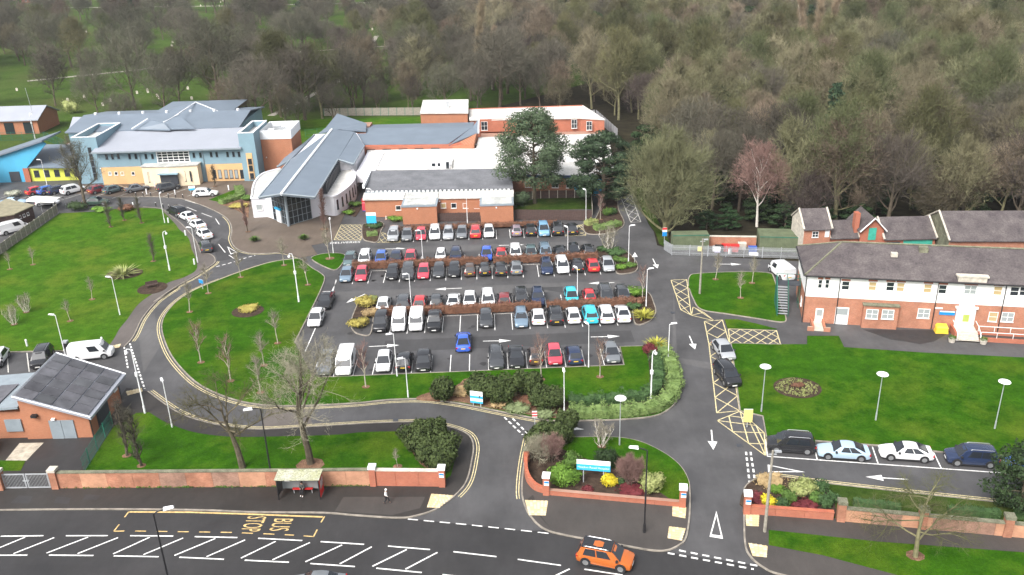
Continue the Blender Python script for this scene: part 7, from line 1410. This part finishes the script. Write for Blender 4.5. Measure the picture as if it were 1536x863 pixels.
for p, lb in (((56.14, 101.10),'planter tub left of the entrance steps'), ((59.80, 100.36),'planter tub at foot of the ramp')):
    t = thing('planter', lb, 'planter', (*p,0)); MB().cyl((0,0,0), .36, .5, 10, r2=.46).build('tub', stone, t); mb = MB(); leaf_cloud(mb, [(0,0,.6)], [(.42,.42,.35)], 160, .14, 4); mb.build('foliage', lf_mid, t)
GB = 'bins in the container compound'
for x, y, m_, lb in ((35.2,135.6,red_m,'red wheeled bin in the compound, left'), (36.6,135.3,red_m,'red wheeled bin in the compound, right'), (39.2,134.2,blue_m,'blue sack bin beside green container'), (34.0,135.2,black_m,'black wheeled bin by white drum'), (38.0,136.2,stone,'stone coloured crate by compound wall')):
    t = thing('wheeled_bin', lb, 'bin', (x,y,0), R(-9), GB); MB().hexa([(-.55,-.4,.1),(.55,-.4,.1),(.55,.4,.1),(-.55,.4,.1),(-.65,-.5,1.15),(.65,-.5,1.15),(.65,.5,1.15),(-.65,.5,1.15)]).build('body', m_, t); MB().box(-.68,.68,-.53,.53,1.16,1.24).build('lid', m_, t); MB().ycyl((-.4,0,.1), .1, .85, 8).build('wheels', black_m, t)
for x, y, lb in ((33.4,136.0,'white drum standing in compound by green container'), (35.6,134.5,'white drum beside the red bins')): t = thing('drum', lb, 'drum', (x,y,0)); MB().cyl((0,0,0), .3, .85, 10).build('body', sign_white, t); MB().cyl((0,0,.86), .28, .06, 10).build('lid', grey_metal, t)
wall_run('rough old brick wall behind the compound bins', (32.9,138.3), (40.6,137.3), 1.7, .4, brick_old, 3, cap=stone)
t = thing('bench', 'dark timber bench in the big lawn bed', 'bench', (*(-55.93, 127.50),.13), R(28)); MB().box(-.9,.9,-.25,.25,.42,.48).build('seat', dark_timber, t); MB().box(-.9,.9,.22,.28,.5,.95).build('backrest', dark_timber, t)
for x in (-.75,.75): MB().box(x-.05,x+.05,-.22,.25,0,.42).build('leg', dark_timber, t)
for i, p in enumerate(((-28.30, 165.60), (-27.88, 163.14))): t = thing('stacked_crate', ('red roll cage by annexe corner','rose roll cage in front of the red one')[i], 'roll cage', (*p,.05)); MB().box(-.4,.4,-.35,.35,.15,1.6).build('load', red_m if i == 0 else PAINT['rose'], t); MB().box(-.42,.42,-.37,.37,.0,.14).build('base', blue_m, t)
t = thing('white_crate', 'white laundry cage behind blue notice sign', 'roll cage', (*(-26.77, 162.08),.05)); MB().box(-.4,.4,-.35,.35,.15,1.6).build('load', sign_white, t); MB().box(-.42,.42,-.37,.37,0,.14).build('base', grey_metal, t)
t = thing('traffic_cone', 'white and orange traffic cone beside annexe wall', 'cone', (*(-23.12, 157.58),.02)); MB().box(-.22,.22,-.22,.22,0,.05).build('base', PAINT['orange'], t); MB().cyl((0,0,.05), .16, .65, 8, r2=.03).build('cone_body', sign_white, t)
# bus shelter
t = thing('bus_shelter', 'black framed bus shelter with mossy roof on the pavement', 'shelter', (-21.35,72.5,.1), R(-2.5))
MB().hexa([(-2.2,-.85,2.3),(2.2,-.85,2.3),(2.2,.8,2.3),(-2.2,.8,2.3),(-2.2,-.85,2.38),(2.2,-.85,2.38),(2.2,.8,2.48),(-2.2,.8,2.48)]).build('roof', mat('mossy_roof',(.30,.31,.17),.95,scale=.7,col2=(.45,.45,.40),fine=.4), t)
for x in (-2.05,0,2.05):
    MB().box(x-.045,x+.045,.66,.75,0,2.3).build('post', black_m, t)
    if x: MB().box(x-.045,x+.045,-.75,-.66,0,2.3).build('post', black_m, t)
q = MB().box(-2.1,2.1,.66,.74,2.15,2.29).box(-2.1,2.1,-.74,-.66,2.18,2.29); q.build('frame_rails', black_m, t); MB().box(-2.0,-.05,.69,.71,.3,2.0).build('glass_panel', glass_pale, t); MB().box(.05,2.0,.69,.71,.3,2.0).build('glass_panel', glass_pale, t)
MB().box(-2.07,-2.03,-.6,.6,.3,2.0).build('end_panel', mat('smoked_panel',(.06,.06,.065),.3), t); ad = MB().box(2.06,2.14,-.62,.62,.2,2.05).build('advert_panel', red_m, t); MB().box(2.141,2.15,-.5,.5,1.0,1.95).build('poster', mat('poster_print',(.62,.60,.58),.6,scale=2,col2=(.2,.12,.12)), ad)
MB().box(-.9,-.05,.2,.5,.5,.56).build('seat', red_m, t); MB().box(.3,1.1,.2,.5,.5,.56).build('seat', red_m, t)
for x in (-.8,1.0): MB().box(x-.03,x+.03,.32,.4,0,.5).build('seat_leg', grey_metal, t)
MB().box(-1.2,-.7,-.78,-.74,2.2,2.29).build('route_plate', sign_white, t)
# drain covers
dc = [(23.44, 79.00), (-13.56, 86.21), (-39.50, 89.90), (22.41, 112.52)]
for p in dc: tag(MB().box(-.3,.3,-.3,.3,0,.012).build('drain_cover', frame_dark), 'square iron drain cover set in the asphalt', 'drain cover', 'drain covers'); C.objects[-1].location = (*p,.01)

# ------------------------------------------------------------------ people
skin = mat('skin', (.52,.32,.23), .6); cloth_w = mat('white_coat', (.74,.73,.72), .8, .08, 4); cloth_b = mat('black_trousers', (.02,.02,.024), .85); cloth_g = mat('grey_jacket', (.10,.105,.10), .85, .2, 5); hair_m = mat('brown_hair', (.06,.04,.03), .7); shoe_w = mat('white_shoes', (.7,.7,.7), .6)
def skinned(name, verts, edges, rad, m, parent, sub=1, root=0):
    me_ = bpy.data.meshes.new(name); me_.from_pydata(verts, edges, []); o = bpy.data.objects.new(name, me_); C.objects.link(o); me_.materials.append(m)
    md = o.modifiers.new('skin', 'SKIN'); md.use_smooth_shade = True
    bm = bmesh.new(); bm.from_mesh(me_); sl_ = bm.verts.layers.skin.verify()
    for i, v in enumerate(bm.verts): v[sl_].radius = rad[i] if isinstance(rad[i], tuple) else (rad[i],)*2; v[sl_].use_root = (i == root)
    bm.to_mesh(me_); bm.free(); s = o.modifiers.new('sub', 'SUBSURF'); s.levels = sub; s.render_levels = sub; o.parent = parent; return o
def person(label, loc, rz, J, coat, legs, hair, shoes, hood=False):
    t = thing('person', label, 'person', loc, rz)
    names = ['pel','wai','che','nec','hea','top','sl','el','wl','hl','sr','er','wr','hr','hpl','kl','al','tl','hpr','kr','ar','tr']; V_ = [J[n] for n in names]; ix = {n:i for i,n in enumerate(names)}
    E_ = [('pel','wai'),('wai','che'),('che','nec'),('nec','hea'),('hea','top'),('che','sl'),('sl','el'),('el','wl'),('wl','hl'),('che','sr'),('sr','er'),('er','wr'),('wr','hr'),('pel','hpl'),('hpl','kl'),('kl','al'),('al','tl'),('pel','hpr'),('hpr','kr'),('kr','ar'),('ar','tr')]
    rd = dict(pel=.13,wai=.125,che=.15,nec=.055,hea=.10,top=.075,sl=.065,el=.045,wl=.032,hl=.04,sr=.065,er=.045,wr=.032,hr=.04,hpl=.085,kl=.062,al=.04,tl=.045,hpr=.085,kr=.062,ar=.04,tr=.045)
    skinned('body', V_, [(ix[a],ix[b]) for a,b in E_], [rd[n] for n in names], skin, t)
    cn = ['pel','wai','che','sl','el','wl','sr','er','wr']; ci = {n:i for i,n in enumerate(cn)}
    skinned('coat', [J[n] for n in cn], [(ci[a],ci[b]) for a,b in (('pel','wai'),('wai','che'),('che','sl'),('sl','el'),('el','wl'),('che','sr'),('sr','er'),('er','wr'))], [.19,.165,.18,.09,.07,.058,.09,.07,.058], coat, t)
    ln_ = ['pel','hpl','kl','al','hpr','kr','ar']; li = {n:i for i,n in enumerate(ln_)}
    skinned('trousers', [J[n] for n in ln_], [(li[a],li[b]) for a,b in (('pel','hpl'),('hpl','kl'),('kl','al'),('pel','hpr'),('hpr','kr'),('kr','ar'))], [.15,.105,.08,.062,.105,.08,.062], legs, t)
    hx, hy, hz = J['hea']; MB().blob((hx-.02,hy,hz+.06), (.125 if hood else .115,.12 if hood else .105,.125), seed=3, jit=.04).build('hair' if not hood else 'hood', hair, t)
    for n in ('al','ar'):
        a = J[n]; MB().blob((a[0]+.07,a[1],max(.045,a[2]-.05)), (.14,.055,.05), seed=1, jit=.03).build('shoe', shoes, t)
    return t
J = dict(pel=(0,0,.92),wai=(.01,0,1.08),che=(.03,0,1.28),nec=(.05,0,1.43),hea=(.07,0,1.54),top=(.07,0,1.62),sl=(.03,.17,1.36),el=(-.08,.21,1.12),wl=(.08,.20,.93),hl=(.12,.19,.87),sr=(.03,-.17,1.36),er=(.08,-.21,1.1),wr=(.22,-.19,.93),hr=(.27,-.18,.88),hpl=(0,.09,.86),kl=(.20,.09,.50),al=(.28,.09,.11),tl=(.40,.09,.04),hpr=(0,-.09,.86),kr=(.0,-.09,.47),ar=(-.24,-.09,.13),tr=(-.13,-.09,.04))
person('person in a white coat and black trousers walking on pavement', (-12.75,70.75,.1), R(-5), J, cloth_w, cloth_b, cloth_w, cloth_b, True)
J2 = dict(pel=(0,0,.66),wai=(.01,0,.82),che=(.03,0,1.03),nec=(.04,0,1.17),hea=(.06,0,1.28),top=(.06,0,1.36),sl=(.03,.17,1.1),el=(.08,.21,.85),wl=(.30,.12,.76),hl=(.36,.08,.75),sr=(.03,-.17,1.1),er=(.08,-.21,.85),wr=(.30,-.12,.76),hr=(.36,-.08,.75),hpl=(.05,.09,.62),kl=(.45,.11,.60),al=(.50,.1,.11),tl=(.62,.1,.04),hpr=(.05,-.09,.62),kr=(.45,-.11,.60),ar=(.42,-.1,.11),tr=(.54,-.1,.04))
p = (-21.25,72.78,.1); person('seated person in a dark grey jacket waiting in bus shelter', p, R(-92), J2, cloth_g, cloth_b, hair_m, shoe_w)

# ------------------------------------------------------------------ distant cemetery stones and houses
hs_ = MB().box(-.3,.3,-.07,.07,0,.75).hexa([(-.3,-.07,.75),(.3,-.07,.75),(.3,.07,.75),(-.3,.07,.75),(-.15,-.07,.95),(.15,-.07,.95),(.15,.07,.95),(-.15,.07,.95)]).mesh('headstone', stone)
for k in range(90):
    a, b_, c, d = rng.choice([OPEN[i] for i in (1,2,3,4,5,6,6,5,4)]); x, y = a+rng.uniform(-.9,.9)*c, b_+rng.uniform(-.9,.9)*d; o = bpy.data.objects.new('headstone', hs_); C.objects.link(o); o.location = (x,y,-.05); o.rotation_euler = (0,0,rng.uniform(-.2,.2)); o.scale = (1.2,1.2,1.1)
    tag(o, 'small pale headstone on the cemetery grass', 'headstone', 'headstones of the distant cemetery')
MP = MB(); strip(MP, smooth([(-175,330),(-140,350),(-118,372),(-60,392),(-20,398)]), 2.5, None, -.02); strip(MP, smooth([(-330,640),(-180,610),(-60,600)]), 3.5, None, -.02); strip(MP, smooth([(-68,255),(-62,285),(-56,330),(-60,430)]), 2.2, None, -.02); struct('cemetery_path', MP, mat('gravel_path', (.30,.28,.24), .95, .2, .5))
for k, (x, y, s) in enumerate(((-410,700,1),(-380,712,1),(-345,690,1.1),(-300,705,1),(-262,715,1),(-225,700,1.1),(-190,712,1),(-150,705,1))):
    o = thing('distant_house', 'red brick house with slate roof beyond the far cemetery', 'house', (x,y,0), R(rng.uniform(-12,12)), 'houses beyond the cemetery'); MB().box(-9,9,-4,4,0,5.5).build('wall', brick_red, o); MB().add([(-9.4,-4.4,5.5),(9.4,-4.4,5.5),(9.4,4.4,5.5),(-9.4,4.4,5.5),(-9.4,0,8.8),(9.4,0,8.8)], [(0,1,5,4),(2,3,4,5),(0,4,3),(1,2,5)]).build('roof', slate_grey, o)
    for i in range(4): window(o, -6+i*4, -4, 4.0, 1.6, 1.3); window(o, -6+i*4, -4, 1.5, 1.6, 1.4)
print('cars', n_cars[0])

# ------------------------------------------------------------------ damp winter air
hm = bpy.data.materials.new('damp_air'); hm.use_nodes = True; N, K = nt(hm); N.remove(N['Principled BSDF']); pv = N.new('ShaderNodeVolumePrincipled'); pv.inputs['Color'].default_value = (.86,.88,.92,1); pv.inputs['Density'].default_value = .00014; pv.inputs['Anisotropy'].default_value = .2
K.new(pv.outputs['Volume'], N['Material Output'].inputs['Volume'])
hz_ = MB().box(-2600,2600,-500,4000,-1.2,56).build('haze', hm); tag(hz_, 'thin damp winter haze over the whole site', 'haze', kind='stuff')
